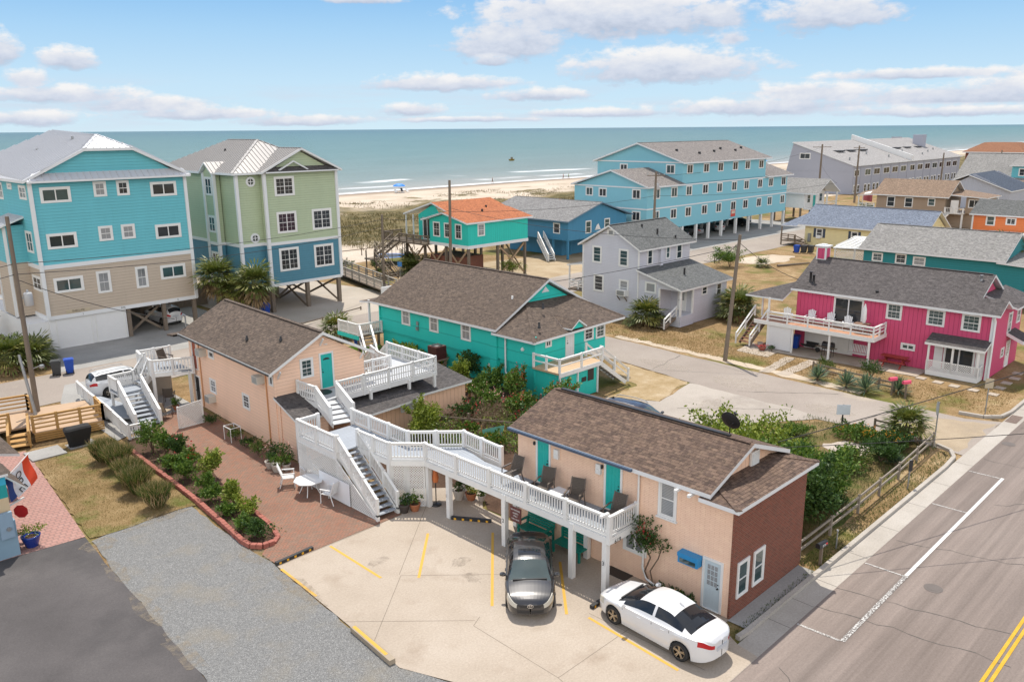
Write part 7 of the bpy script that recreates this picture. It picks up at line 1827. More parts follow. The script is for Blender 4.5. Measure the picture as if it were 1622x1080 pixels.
def cloth(u0, u1, v0, v1, mat, name):
    m = MB(); nu, nv = 8, 10
    def P(u, v):
        a = Vector((7.85, 38.6, 2.38)).lerp(Vector((9.05, 39.2, 3.07)), u); w = .06 * math.sin(6 * v + 3 * u)
        return a + Vector((.18 * v + w * .5, -.12 * v - w, -1.15 * v))
    for i in range(nu):
        for j in range(nv):
            q = [(u0 + (u1 - u0) * (i + a) / nu, v0 + (v1 - v0) * (j + b) / nv) for a, b in ((0, 0), (1, 0), (1, 1), (0, 1))]; m.poly([P(*t_) for t_ in q], 0, True)
    o = m.build(name, mat, r); return o, P
cloth(.0, .22, 0, .9, plain('flag_blue', (.03, .07, .25), .8), 'blue_band'); o, PF = cloth(.22, .7, 0, .95, plain('flag_white', (.75, .74, .74), .8), 'white_band'); cloth(.7, 1., 0, 1., plain('flag_orange_red', (.75, .07, .02), .8), 'red_band')
for ch, v in (('O', .28), ('P', .56), ('E', .82)):
    c = PF(.46, v); d = (PF(.6, v) - PF(.32, v)).normalized(); dn = (PF(.46, v + .05) - PF(.46, v - .05)).normalized(); n_ = dn.cross(d).normalized(); dn = d.cross(n_).normalized()
    Mx = Matrix(((dn.x, d.x, n_.x, c.x + n_.x * .03), (dn.y, d.y, n_.y, c.y + n_.y * .03), (dn.z, d.z, n_.z, c.z + n_.z * .03), (0, 0, 0, 1)))
    text3d(ch, o, Mx, .5, BLACK)
r = thing('round_sign', 'small red octagonal sign on a white bracket under the shop flag', 'sign', (7.5, 37.6, 1.3)); m = MB(); m.bar((7.4, 37.4, 1.6), (8.3, 37.7, 1.75), .06, .06); m.build('bracket', WHITE, r)
m = MB(Matrix.Translation((8.05, 37.5, 1.25)) @ Matrix.Rotation(R(-40), 4, 'Z')); m.poly([(.3 * math.cos(math.pi / 8 + i * math.pi / 4), 0, .3 * math.sin(math.pi / 8 + i * math.pi / 4)) for i in range(8)]); m.poly([(.3 * math.cos(math.pi / 8 - i * math.pi / 4), .02, .3 * math.sin(math.pi / 8 - i * math.pi / 4)) for i in range(8)]); m.build('plate', plain('sign_red', (.55, .02, .02), .5), r)

# kerb-side furniture of the car park
STOPB = plain('stop_rubber', (.025, .025, .027), .7, .2); STOPY = plain('stop_yellow', (.75, .38, .02), .6)
def wheelstop(a, b, label, timber=False):
    r = thing('wheel_stop', label, 'wheel stop', ((a[0] + b[0]) / 2, (a[1] + b[1]) / 2, 0), 0, 'wheel stops in the car park'); A = Vector((*a, .07)); B = Vector((*b, .07))
    if timber:
        m = MB(); m.bar(A + Vector((0, 0, .02)), B + Vector((0, 0, .02)), .22, .18); m.build('beam', plain('old_timber', (.33, .27, .20), .85, .25, 5.), r)
        m = MB(); m.bar(A.lerp(B, .02) + Vector((0, 0, .112)), A.lerp(B, .86) + Vector((0, 0, .112)), .12, .004); m.build('yellow_face', YWORN, r); return
    m = MB(); m.bar(A, B, .15, .12); m.build('body', STOPB, r)
    for k in range(5):
        t = (k + .5) / 5; p = A.lerp(B, t - .028); q = A.lerp(B, t + .028); m = MB(); m.bar(p - Vector((0, 0, .015)), q - Vector((0, 0, .015)), .158, .09); m.build('yellow_mark', STOPY, r)
wheelstop((14.36, 27.72), (16.1, 27.8), 'black and yellow wheel stop along the brick patio edge'); wheelstop((21.9, 25.72), (22.9, 24.2), 'black and yellow wheel stop under the raised walkway'); wheelstop((20.72, 16.72), (22.2, 16.75), 'black and yellow wheel stop at the nose of the white sedan')
wheelstop((13.96, 21.8), (13.76, 19.3), 'long yellow painted timber stop at the gravel edge', True)

# patio set
PLW = plain('white_resin', (.68, .68, .68), .45, .04)
def chair(x, y, ang, label, mat, frame, group, name='patio_chair', sling=True, sc=1.12):
    r = thing(name, label, 'chair', (x, y, 0), ang, group); M = Matrix.Translation((x, y, BASEZ[0])) @ Matrix.Rotation(ang, 4, 'Z') @ Matrix.Scale(sc, 4)
    s = MB(M)
    for i in range(9): s.bar((-.24, -.22 + i * .055, .42), (.24, -.22 + i * .055, .42), .045 if not sling else .056, .03)
    s.build('seat', mat, r); b = MB(M)
    for i in range(10):
        z = .47 + i * .055; b.bar((-.23, .25 + i * .02, z), (.23, .25 + i * .02, z), .03, .044 if not sling else .056)
    b.build('backrest', mat, r)
    for sx in (-1, 1):
        for p in ([(sx * .27, -.26, 0), (sx * .27, -.24, .62), (sx * .27, .24, .66)], [(sx * .27, .38, 0), (sx * .27, .24, .45), (sx * .25, .44, 1.02)]):
            m = MB(M); m.path(p, .022, 6); m.build('leg', frame, r)
        m = MB(M); m.bar((sx * .28, -.27, .64), (sx * .28, .26, .66), .06, .03); m.build('armrest', frame, r)
    return r
BASEZ = [0.]
G_ = 'white slatted chairs on the brick patio'
chair(18.75, 34.15, R(60), 'white patio chair nearest the lattice wall and house', PLW, PLW, G_, sling=False); chair(19.1, 31.1, R(200), 'white patio chair on the parking lot side of the table', PLW, PLW, G_, sling=False); chair(19.75, 33.9, R(-10), 'white patio chair pushed against the lattice behind the table', PLW, PLW, G_, sling=False)
def table():
    r = thing('patio_table', 'white octagonal patio table on the brick paving', 'table', (18.95, 32.6, 0)); m = MB()
    m.prism([(18.95 + .72 * math.cos(math.pi / 8 + i * math.pi / 4), 32.6 + .72 * math.sin(math.pi / 8 + i * math.pi / 4)) for i in range(8)], .69, .73); m.build('table_top', PLW, r)
    for i in range(4):
        a = math.pi / 4 + i * math.pi / 2; m = MB(); m.path([(18.95 + .3 * math.cos(a), 32.6 + .3 * math.sin(a), .69), (18.95 + .35 * math.cos(a), 32.6 + .35 * math.sin(a), .3), (18.95 + .5 * math.cos(a), 32.6 + .5 * math.sin(a), 0)], .025); m.build('leg', PLW, r)
table()
SLING = plain('brown_sling', (.105, .085, .07), .75, .12, 12); BRZ = plain('bronze_frame', (.16, .13, .11), .4, .1, metal=.5)
BASEZ[0] = DZ
for y, a, lb in ((22.75, 80, 'brown sling chair left of the first turquoise door on the walkway'), (20.9, 95, 'brown sling chair right of the first turquoise door on the walkway'), (19.3, 100, 'brown sling chair between the small table and second turquoise door'), (17.35, 85, 'brown sling chair at the walkway end past the second turquoise door')):
    chair(22.75, y, R(a - 180 + 10), lb, SLING, BRZ, 'brown sling chairs on the walkway')
chair(20.2, 51.0, R(20), 'brown sling chair on the far side balcony of the peach house', SLING, BRZ, 'brown sling chairs on the peach house'); BASEZ[0] = 0.; chair(20.1, 50.9, R(150), 'brown sling chair on the slab under the peach house balcony', SLING, BRZ, 'brown sling chairs on the peach house'); chair(18.7, 48.3, R(120), 'tan sling chair at the foot of the balcony stair', plain('tan_sling', (.35, .28, .2), .8), BRZ, None); BASEZ[0] = DZ
r = thing('side_table', 'small white side table between brown chairs on the walkway', 'table', (22.75, 20.1, DZ)); m = MB(); m.box(22.42, 23.08, 19.78, 20.42, DZ + .46, DZ + .5); m.build('table_top', PLW, r)
for sx, sy in ((-1, -1), (1, -1), (1, 1), (-1, 1)): m = MB(); m.tube((22.75 + sx * .28, 20.1 + sy * .28, DZ), (22.75 + sx * .22, 20.1 + sy * .22, DZ + .46), .02); m.build('leg', BRZ, r)
for y, lb in ((21.75, 'black half-round mat outside the first turquoise door on the walkway'), (18.05, 'black half-round mat outside the second turquoise door on the walkway')):
    m = MB(); m.prism([(23.5, y - .45)] + [(23.5 - .55 * math.sin(math.pi * i / 12), y - .45 * math.cos(math.pi * i / 12)) for i in range(13)], DZ, DZ + .015); solo('door_mat', m, BLACK, lb, 'doormat', 'mats on the walkway')
BASEZ[0] = 0.
GB = plain('green_bench_paint', (.008, .22, .17), .5, .08)
def bench(x, y0, y1, label, back=True, arms=True):
    r = thing('bench', label, 'bench', (x, (y0 + y1) / 2, 0), 0, 'green benches under the walkway'); m = MB()
    for i in range(5): m.box(x - .3 + i * .12, x - .2 + i * .12, y0, y1, .42, .46)
    m.build('seat', GB, r)
    if back:
        m = MB()
        for i in range(5): m.bar((x + .32 + i * .02, y0, .55 + i * .11), (x + .32 + i * .02, y1, .55 + i * .11), .03, .09)
        m.build('backrest', GB, r)
    for y in (y0 + .04, y1 - .04):
        for xx, h in ((x - .26, .68 if arms else .42), (x + .3, .68 if arms else .9)): m = MB(); m.box(xx - .04, xx + .04, y - .04, y + .04, 0, h); m.build('leg', GB, r)
        if arms: m = MB(); m.box(x - .34, x + .36, y - .06, y + .06, .68, .72); m.build('armrest', GB, r)
bench(23.1, 20.95, 22.5, 'green slatted bench with arms under the walkway'); bench(23.15, 19.1, 20.55, 'green bench with tall back nearest the car bays', arms=False)
r = thing('hanging_sign', 'maroon sign board hanging from the walkway fascia over the benches', 'sign', (21.8, 21.6, 1.75)); m = MB(); m.box(21.74, 21.78, 21.25, 21.85, 1.35, 2.0); o = m.build('board', plain('maroon', (.10, .025, .025), .5), r)
Mx = Matrix.Translation((21.735, 21.55, 1.68)) @ Matrix.Rotation(R(-90), 4, 'Z') @ Matrix.Rotation(R(90), 4, 'X')
for tx, dz, sz in (('NO PARKING', .2, .085), ('GUESTS', .06, .09), ('ONLY', -.06, .09), ('TOW AWAY', -.2, .08)): text3d(tx, o, Mx @ Matrix.Translation((0, dz, 0)), sz, WHITE)
m = MB(); m.box(23.05, 23.6, 17.0, 18.1, .004, .02); solo('door_mat', m, BLACK, 'large black mat under the walkway beside the white sedan', 'doormat')
r = thing('closed_umbrella', 'closed striped patio umbrella on a black base beside the lattice', 'umbrella', (22.3, 27.1, 0)); m = MB(); m.lathe((22.35, 27.3, 0), [(.25, 0), (.25, .04), (.06, .09)], 16); m.build('base', BLACK, r); m = MB(); m.tube((22.35, 27.3, .05), (22.35, 27.3, 2.0), .025); m.build('pole', BLACK, r); m = MB(); m.lathe((22.35, 27.3, 1.15), [(.12, 0), (.16, .2), (.05, .8)], 10); m.build('canopy', plain('canvas_orange', (.55, .16, .05), .7), r)
# rolling bins
def bin_(x, y, ang, mat, label, group):
    r = thing('wheelie_bin', label, 'bin', (x, y, 0), ang, group); M = Matrix.Translation((x, y, 0)) @ Matrix.Rotation(ang, 4, 'Z'); m = MB(M)
    a = [(-.24, -.26, .06), (.24, -.26, .06), (.24, .26, .06), (-.24, .26, .06)]; b = [(-.31, -.36, .98), (.31, -.36, .98), (.31, .36, .98), (-.31, .36, .98)]
    for i in range(4): j = (i + 1) % 4; m.poly([a[i], a[j], b[j], b[i]])
    m.poly(a[::-1]); m.build('body', mat, r); m = MB(M); m.box(-.33, .33, -.39, .34, .98, 1.03); m.box(-.27, .27, -.33, .28, 1.03, 1.07); m.build('lid', mat, r); m = MB(M); m.bar((-.25, .41, .95), (.25, .41, .95), .03, .03); m.build('handle', mat, r)
    for s in (-1, 1): m = MB(M); m.tube((s * .2, .28, .12), (s * .27, .28, .12), .12, .12, 12); m.build('wheel', BLACK, r)
BB = plain('bin_blue', (.008, .06, .36), .5, .08); BG = plain('bin_grey', (.04, .042, .045), .5, .08)
bin_(17.2, 63.1, R(160), BG, 'dark grey wheelie bin beside the blue one across the street', 'bins across the street'); bin_(18.0, 62.9, R(165), BB, 'bright blue wheelie bin standing at the teal house driveway', 'bins across the street')
bin_(37.7, 70.4, R(10), BB, 'blue wheelie bin under the green house beside palms', 'bins'); bin_(107.3, 51.8, 0, BB, 'blue wheelie bin beside the yellow house steps', 'bins by the yellow house'); bin_(107.8, 51.0, 0, BG, 'first grey wheelie bin next to the blue one at the yellow house', 'bins by the yellow house'); bin_(108.2, 50.2, 0, BG, 'last grey wheelie bin farthest from the yellow house steps', 'bins by the yellow house')
bin_(59.8, 28.4, R(-80), BB, 'blue wheelie bin under the pink house balcony', 'bins'); bin_(35.9, 52.6, R(-60), BB, 'blue wheelie bin behind the peach house white rails', 'bins')
# heat pump on a stand
r = thing('heat_pump', 'brown heat pump unit on a tall timber stand by the turquoise wall', 'heat pump', (35.4, 42.6, 0)); HP = plain('pump_brown', (.085, .022, .02), .5, .1); m = MB(); m.box(34.95, 35.85, 42.15, 43.05, 1.45, 2.35); o = m.build('cabinet', HP, r)
m = MB()
for i in range(9): m.box(34.93, 35.87, 42.13, 43.07, 1.52 + i * .088, 1.55 + i * .088)
m.build('louvre', plain('pump_dark', (.04, .012, .012), .5), o); m = MB(); m.lathe((35.4, 42.6, 2.35), [(.4, 0), (.38, .04), (.1, .05)], 18); m.build('fan_guard', BLACK, o)
for x in (35.0, 35.8):
    for y in (42.2, 43.0): m = MB(); m.box(x - .05, x + .05, y - .05, y + .05, 0, 1.4); m.build('leg', WOODW, r)
m = MB(); m.box(34.85, 35.95, 42.05, 43.15, 1.36, 1.45); m.build('platform', WOODW, r); xbr = ((35.0, 42.2), (35.8, 42.2)); xbrace(r, *xbr, .2, 1.3, WOODW, .04, .1); xbrace(r, (35.0, 42.2), (35.0, 43.0), .2, 1.3, WOODW, .04, .1)
# adirondack chairs and balcony furniture of the pink house
BASEZ[0] = 2.15
for i, (x, y, a) in enumerate(((59.4, 29.0, -60), (59.9, 27.4, -80), (59.9, 25.9, -80), (59.7, 24.4, -70))):
    lb = ['first', 'second', 'third', 'fourth'][i] + ' white balcony armchair from the outside stair of the pink house'
    r = thing('adirondack_chair', lb, 'chair', (x, y, 2.15), R(a), 'white armchairs on the pink house balcony'); M = Matrix.Translation((x, y, 2.15)) @ Matrix.Rotation(R(a), 4, 'Z'); m = MB(M)
    for k in range(5): m.bar((-.28, -.3 + k * .12, .38 - k * .03), (.28, -.3 + k * .12, .38 - k * .03), .1, .02)
    m.build('seat', PLW, r); m = MB(M)
    for k in range(5): t_ = (k - 2) * .11; m.bar((t_ * .8, .25, .25), (t_ * 1.1, .52, 1.0 - abs(k - 2) * .05), .09, .02, up=(0, 1, 0))
    m.build('backrest', PLW, r)
    for s in (-1, 1):
        m = MB(M); m.bar((s * .34, -.35, .55), (s * .34, .38, .55), .12, .025); m.build('armrest', PLW, r); m = MB(M); m.bar((s * .32, -.3, 0), (s * .32, -.3, .55), .08, .03); m.build('leg', PLW, r)
BASEZ[0] = 0
r = thing('patio_umbrella', 'folded white umbrella over a small brown table on the pink balcony', 'umbrella', (59.6, 23.2, 2.15)); m = MB(); m.tube((59.6, 23.2, 2.15), (59.6, 23.2, 4.3), .025); m.build('pole', WHITE, r); m = MB(); m.lathe((59.6, 23.2, 2.9), [(.1, 0), (.16, .3), (.13, 1.0), (.03, 1.4)], 10); m.build('canopy', plain('canvas_white', (.7, .7, .7), .8), r)
r = thing('balcony_table', 'low brown table on the pink house balcony', 'table', (59.5, 23.3, 2.15)); m = MB(); m.box(59.1, 60.0, 22.8, 23.8, 2.8, 2.85); m.build('table_top', plain('table_brown', (.2, .12, .08), .6), r)
for sx in (59.2, 59.9):
    for sy in (22.9, 23.7): m = MB(); m.tube((sx, sy, 2.15), (sx, sy, 2.8), .03); m.build('leg', BRZ, r)
RED = plain('picnic_red', (.32, .04, .03), .6, .1)
r = thing('picnic_table', 'dark red picnic table against the pink wall', 'picnic table', (59.9, 20.9, 0)); m = MB()
for i in range(4): m.box(59.6 + i * .17, 59.75 + i * .17, 20, 21.8, .72, .76)
m.build('table_top', RED, r)
for x in (59.2, 60.35): m = MB(); m.box(x, x + .24, 20, 21.8, .42, .46); m.build('bench', RED, r)
for y in (20.3, 21.5):
    for s in (1, -1): m = MB(); m.bar((59.92 - s * .65, y, 0), (59.92 + s * .25, y + .01 * s, .72), .04, .09, up=(0, 1, 0)); m.build('leg', RED, r)
    m = MB(); m.bar((59.25, y + .05, .4), (60.58, y + .05, .4), .04, .08); m.build('brace', RED, r)
r = thing('porch_swing', 'white slatted porch swing hanging under the pink balcony', 'swing', (59.9, 23.6, .4)); m = MB()
for i in range(5): m.box(59.65 + i * .1, 59.73 + i * .1, 22.9, 24.3, .45, .48)
m.build('seat', PLW, r); m = MB()
for i in range(12): m.bar((60.15, 22.95 + i * .12, .5), (60.3, 22.95 + i * .12, 1.05), .07, .02)
m.build('backrest', PLW, r)
for y in (22.92, 24.28): m = MB(); m.tube((59.95, y, .5), (59.95, y, 2.0), .012); m.build('chain', GREYMET, r)
r = thing('charcoal_grill', 'black barrel grill with side shelves under the pink balcony', 'grill', (59.2, 25.4, 0)); m = MB(); m.tube((59.2, 25.1, .85), (59.2, 25.9, .85), .28, .28, 14); m.build('barrel', BLACK, r)
for y in (25.15, 25.85):
    for x in (59.0, 59.4): m = MB(); m.tube((x, y, 0), (x, y, .8), .025); m.build('leg', BLACK, r)
m = MB(); m.box(58.8, 59.0, 24.7, 26.3, .75, .79); m.build('shelf', WOODW, r)
r = thing('steel_barrow', 'dark wheelbarrow parked under the pink house balcony', 'wheelbarrow', (59.9, 27.2, 0)); m = MB(); m.poly([(59.6, 26.8, .35), (60.2, 26.8, .35), (60.3, 27.7, .4), (59.5, 27.7, .4)]); m.poly([(59.6, 26.8, .35), (59.5, 27.7, .4), (59.4, 27.8, .6), (59.45, 26.7, .6)]); m.poly([(60.2, 26.8, .35), (60.35, 26.7, .6), (60.4, 27.8, .6), (60.3, 27.7, .4)]); m.build('tray', BLACK, r); m = MB(); m.tube((59.86, 26.6, .18), (59.94, 26.6, .18), .18, .18, 12); m.build('wheel', RUBBER, r)
for i, (x, y) in enumerate(((58.25, 18.44), (58.05, 17.27), (57.9, 16.2), (57.8, 15.0), (57.7, 13.8), (59.5, 13.9), (61, 13.9), (62.5, 13.8), (64, 14.0))):
    m = MB(); m.prism(wavy([(x - .3, y - .28), (x + .3, y - .3), (x + .32, y + .28), (x - .28, y + .3)], .4, .03), -.04, .01)
    solo('stepping_stone', m, CONC, ('stepping stone %s along the path beside the pink house' % ['next to the lattice porch', 'one step from the lattice porch', 'two steps from the lattice porch', 'before the house corner', 'nearest the road corner', 'just round the house corner', 'halfway along the side wall', 'before the side door', 'at the side door'][i]), 'stepping stone', 'stepping stones by the pink house')
# manholes and drain
for x, y, lb in ((48.8, 10.6, 'round iron manhole cover near the stop sign corner'), (30.7, 8.4, 'dark round patch cover on the main road opposite the brick wall')):
    m = MB(); m.lathe((x, y, -.006), [(.33, 0), (.33, .006)], 24); m.lathe((x, y, .0), [(.2, 0), (.2, .004)], 24); solo('manhole_cover', m, plain('iron', (.13, .11, .10), .8, .2, 20), lb, 'manhole')
m = MB()
for i in range(10): m.box(52.6 + i * .16, 52.68 + i * .16, 11.2, 11.8, -.004, .01)
solo('storm_drain', m, plain('rust_iron', (.14, .08, .06), .7, .2, 20), 'rusty storm drain grate in the gutter beyond the corner', 'drain')
# trampoline, boat, beach umbrella
r = thing('trampoline', 'blue-edged trampoline with black net behind the boardwalk', 'trampoline', (64, 87, 0)); m = MB(); c = (64.5, 86.5, .9); m.lathe(c, [(1.7, 0), (1.7, .02)], 24); m.build('mat', BLACK, r); m = MB(); N = 24
for i in range(N):
    a, b = 2 * math.pi * i / N, 2 * math.pi * (i + 1) / N; m.poly([(c[0] + q * math.cos(t_), c[1] + q * math.sin(t_), c[2] + .04) for q, t_ in ((1.7, a), (2.1, a), (2.1, b), (1.7, b))])
m.build('pad', plain('pad_blue', (.02, .16, .5), .6), r)
for i in range(6):
    a = 2 * math.pi * i / 6; m = MB(); m.tube((c[0] + 2.05 * math.cos(a), c[1] + 2.05 * math.sin(a), 0), (c[0] + 2.05 * math.cos(a), c[1] + 2.05 * math.sin(a), 2.9), .035); m.build('pole', BLACK, r)
m = MB()
for i in range(24): a = 2 * math.pi * i / 24; m.tube((c[0] + 2 * math.cos(a), c[1] + 2 * math.sin(a), 1), (c[0] + 2 * math.cos(a), c[1] + 2 * math.sin(a), 2.8), .012, n=4)
m.build('net', BLACK, r)
r = thing('beach_umbrella', 'bright blue beach umbrella with white chairs near the surf', 'umbrella', (140.5, 183, 0)); m = MB(); m.tube((140.5, 183, 0), (140.5, 183, 2.3), .04); m.build('pole', WHITE, r); m = MB(); m.lathe((140.5, 183, 1.8), [(1.7, 0), (1.5, .25), (.9, .55), (.1, .7)], 12); m.build('canopy', plain('umbrella_blue', (.01, .2, .75), .6), r)
for k, dx in enumerate((-1.7, .2, 1.6)):
    r = thing('beach_chair', ['left', 'middle', 'right'][k] + ' white sling chair by the blue beach umbrella', 'beach chair', (140.5 + dx, 182.2 - .4 * k, 0), 0, 'chairs by the beach umbrella'); m = MB(); x = 140.5 + dx; y = 182.2 - .4 * k; m.bar((x, y - .5, .35), (x, y + .2, .4), .7, .06); m.build('seat', WHITE, r); m = MB(); m.bar((x, y + .2, .4), (x, y + .6, 1.3), .7, .06); m.build('backrest', BLACK if k == 1 else WHITE, r)
    for sx in (-.3, .3): m = MB(); m.tube((x + sx, y - .4, -.05), (x + sx, y + .2, .4), .03); m.build('leg', GREYMET, r)
r = thing('far_umbrella', 'small blue beach shade far down the shore by the brick motel', 'umbrella', (345, 186, 0)); m = MB(); m.tube((345, 186, 0), (345, 186, 2.2), .06); m.build('pole', WHITE, r); m = MB(); m.lathe((345, 186, 1.9), [(2.4, 0), (1.5, .5), (.1, .8)], 10); m.build('canopy', MATS['umbrella_blue'], r)
r = thing('fishing_boat', 'small yellow boat out on the sea', 'boat', (323, 321, 0)); m = MB(); hull = [(-3, -.9), (2, -.9), (3.6, 0), (2, .9), (-3, .9)]
m.mesh([(323 + x * .5, 321 + y * .45, -.1) for x, y in hull] + [(323 + x * .65, 321 + y * .65, .8) for x, y in hull], [(i, (i + 1) % 5, 5 + (i + 1) % 5, 5 + i) for i in range(5)] + [(5, 6, 7, 8, 9)]); m.build('hull', plain('boat_yellow', (.26, .17, .03), .5), r); m = MB(); m.box(322.4, 323.6, 320.7, 321.3, .8, 1.8); m.build('cabin', plain('boat_cabin', (.2, .17, .12), .5), r)

# people on the beach, far away: one continuous skinned body each
SKIN = plain('skin', (.42, .24, .16), .6); 
def person(x, y, ang, label, shirt, shorts, step=.2):
    r = thing('person', label, 'person', (x, y, 0), ang); M = Matrix.Translation((x, y, 0)) @ Matrix.Rotation(ang, 4, 'Z')
    def body(name, segs, mat):
        m = MB(M); rings = []
        for pts, rad in segs:
            N = 10; R0 = []
            for (px, py, pz), rr in zip(pts, rad):
                R0.append([(px + rr[0] * math.cos(2 * math.pi * i / N), py + rr[1] * math.sin(2 * math.pi * i / N), pz) for i in range(N)])
            for A, B in zip(R0, R0[1:]):
                for i in range(N): m.poly([A[i], A[(i + 1) % N], B[(i + 1) % N], B[i]], 0, True)
            m.poly(R0[0][::-1]); m.poly(R0[-1])
        return m.build(name, mat, r)
    segs = [([(0, 0, .82), (0, 0, .95), (0, 0, 1.1), (0, 0, 1.3), (0, 0, 1.42), (0, 0, 1.48), (0, 0, 1.52), (0, .02, 1.58), (0, .02, 1.66), (0, .01, 1.73), (0, 0, 1.76)], [(.15, .1), (.165, .11), (.14, .1), (.18, .11), (.17, .09), (.06, .06), (.055, .06), (.075, .09), (.08, .1), (.06, .07), (.02, .02)])]
    for s in (-1, 1):
        d = step * s
        segs.append(([(s * .09, 0, .9), (s * .1, d * .5, .5), (s * .1, d * .9, .28), (s * .1, d, .06), (s * .1, d + .06, 0)], [(.09, .09), (.062, .065), (.058, .065), (.04, .045), (.045, .1)]))
        segs.append(([(s * .2, 0, 1.42), (s * .25, -d * .3, 1.15), (s * .25, -d * .7, .92), (s * .25, -d * .8, .82), (s * .25, -d * .8, .74)], [(.05, .05), (.042, .042), (.034, .034), (.03, .035), (.015, .02)]))
    body('body', segs, SKIN)
    body('shirt', [([(0, 0, .98), (0, 0, 1.1), (0, 0, 1.3), (0, 0, 1.43)], [(.175, .12), (.155, .115), (.195, .125), (.18, .1)])], shirt)
    body('shorts', [([(0, 0, .68), (0, 0, .85), (0, 0, 1.0)], [(.2, .14), (.185, .13), (.172, .118)])], shorts)
    body('hair', [([(0, -.01, 1.63), (0, -.01, 1.72), (0, 0, 1.78)], [(.086, .1), (.075, .09), (.03, .03)])], BLACK)
person(184, 191.5, R(80), 'lone dark-clothed person walking at the water edge', BLACK, BLACK); person(214.5, 188.6, R(60), 'person in a red top walking with another on the beach', plain('cloth_red', (.35, .06, .08), .8), plain('cloth_grey', (.12, .12, .14), .8)); person(216.8, 188.2, R(70), 'person in a bright green top on the beach', plain('cloth_green', (.1, .42, .06), .8), plain('cloth_navy', (.03, .04, .1), .8))
# brick edging of the flower bed, one kerb
r = thing('brick_edging', 'curved edging of red bricks round the flower bed', 'edging', (14.9, 36, 0)); m = MB(); E_ = [(15.09, 44.3), (14.92, 40.6), (14.88, 38.6), (14.74, 35.6), (14.53, 32.7), (14.32, 30.4), (14.38, 29.75), (14.7, 29.35), (15.2, 29.35), (15.6, 29.7), (16.0, 31.2), (16.15, 33.0), (16.25, 34.9)]
pts = []
for a, b in zip(E_, E_[1:]):
    n = max(1, round(math.dist(a, b) / .3)); pts += [(a[0] + (b[0] - a[0]) * i / n, a[1] + (b[1] - a[1]) * i / n) for i in range(n)]
pts.append(E_[-1])
for lay in (0, 1):
    for i, (a, b) in enumerate(zip(pts, pts[1:])):
        if lay and i > len(pts) * .72: continue
        A = Vector((*a, .05 + lay * .1)).lerp(Vector((*b, .05 + lay * .1)), .04 + .0 * lay); B = Vector((*a, .05 + lay * .1)).lerp(Vector((*b, .05 + lay * .1)), .96); j = Vector((random.uniform(-.012, .012), random.uniform(-.012, .012), 0)); m.bar(A + j, B + j, .2, .095)
m.build('bricks', plain('edging_brick', (.34, .115, .085), .85, .3, 4., bump=.01), r)
# pots
TERRA = plain('terracotta', (.35, .13, .06), .8, .15); POTG = plain('pot_grey', (.42, .38, .34), .8, .1); POTB = plain('pot_blue', (.012, .035, .22), .15, .1); 
def pot(x, y, rr, h, mat, label, z=0.):
    r = thing('plant_pot', label, 'plant pot', (x, y, z)); m = MB(); m.lathe((x, y, z), [(rr * .62, 0), (rr * .85, h * .45), (rr, h * .85), (rr * 1.06, h), (rr * .9, h), (rr * .85, h * .9)], 18); m.build('pot', mat, r); m = MB(); m.lathe((x, y, z + h * .86), [(rr * .86, 0), (rr * .5, .03)], 14); m.build('potting_soil', SOIL, r)
    return r, (x, y, z + h * .85)
# ------------------------------------------------------------------ plants
from mathutils import noise as nz
L_GREEN = leafmat('leaf_green', (.035, .085, .01), (.095, .175, .025), (.19, .26, .05))
L_DARK = leafmat('leaf_dark', (.02, .055, .012), (.05, .105, .022), (.09, .15, .035))
L_YEL = leafmat('leaf_yellow_green', (.09, .14, .015), (.21, .27, .035), (.34, .38, .07))
L_PALM = leafmat('palm_leaf', (.045, .075, .014), (.13, .155, .035), (.33, .29, .085), .45)
L_DEAD = leafmat('palm_dead', (.12, .075, .035), (.22, .15, .075), (.30, .21, .11), .8, .1)
L_YUC = leafmat('yucca_leaf', (.06, .11, .07), (.12, .19, .12), (.22, .28, .17), .45)
L_TUS = leafmat('tussock_blade', (.03, .065, .01), (.075, .125, .022), (.20, .20, .06), .8)
L_TUSD = leafmat('tussock_dry', (.34, .24, .12), (.46, .33, .18), (.56, .42, .26), .8)
L_DUNE = leafmat('dune_blade', (.06, .056, .02), (.14, .115, .05), (.26, .20, .10), .9)
L_RED = leafmat('petal_red', (.40, .02, .03), (.60, .05, .06), (.70, .20, .20), .6)
L_PINKF = leafmat('petal_pink', (.6, .22, .2), (.72, .42, .38), (.78, .6, .52), .6); L_ORF = leafmat('petal_orange', (.65, .22, .02), (.75, .33, .03), (.8, .45, .05), .6)
L_TWIG = leafmat('dry_twig', (.13, .085, .05), (.20, .14, .09), (.28, .20, .13), .9, 0.)
BARK = plain('bark', (.16, .11, .075), .9, .3, 8., bump=.02)
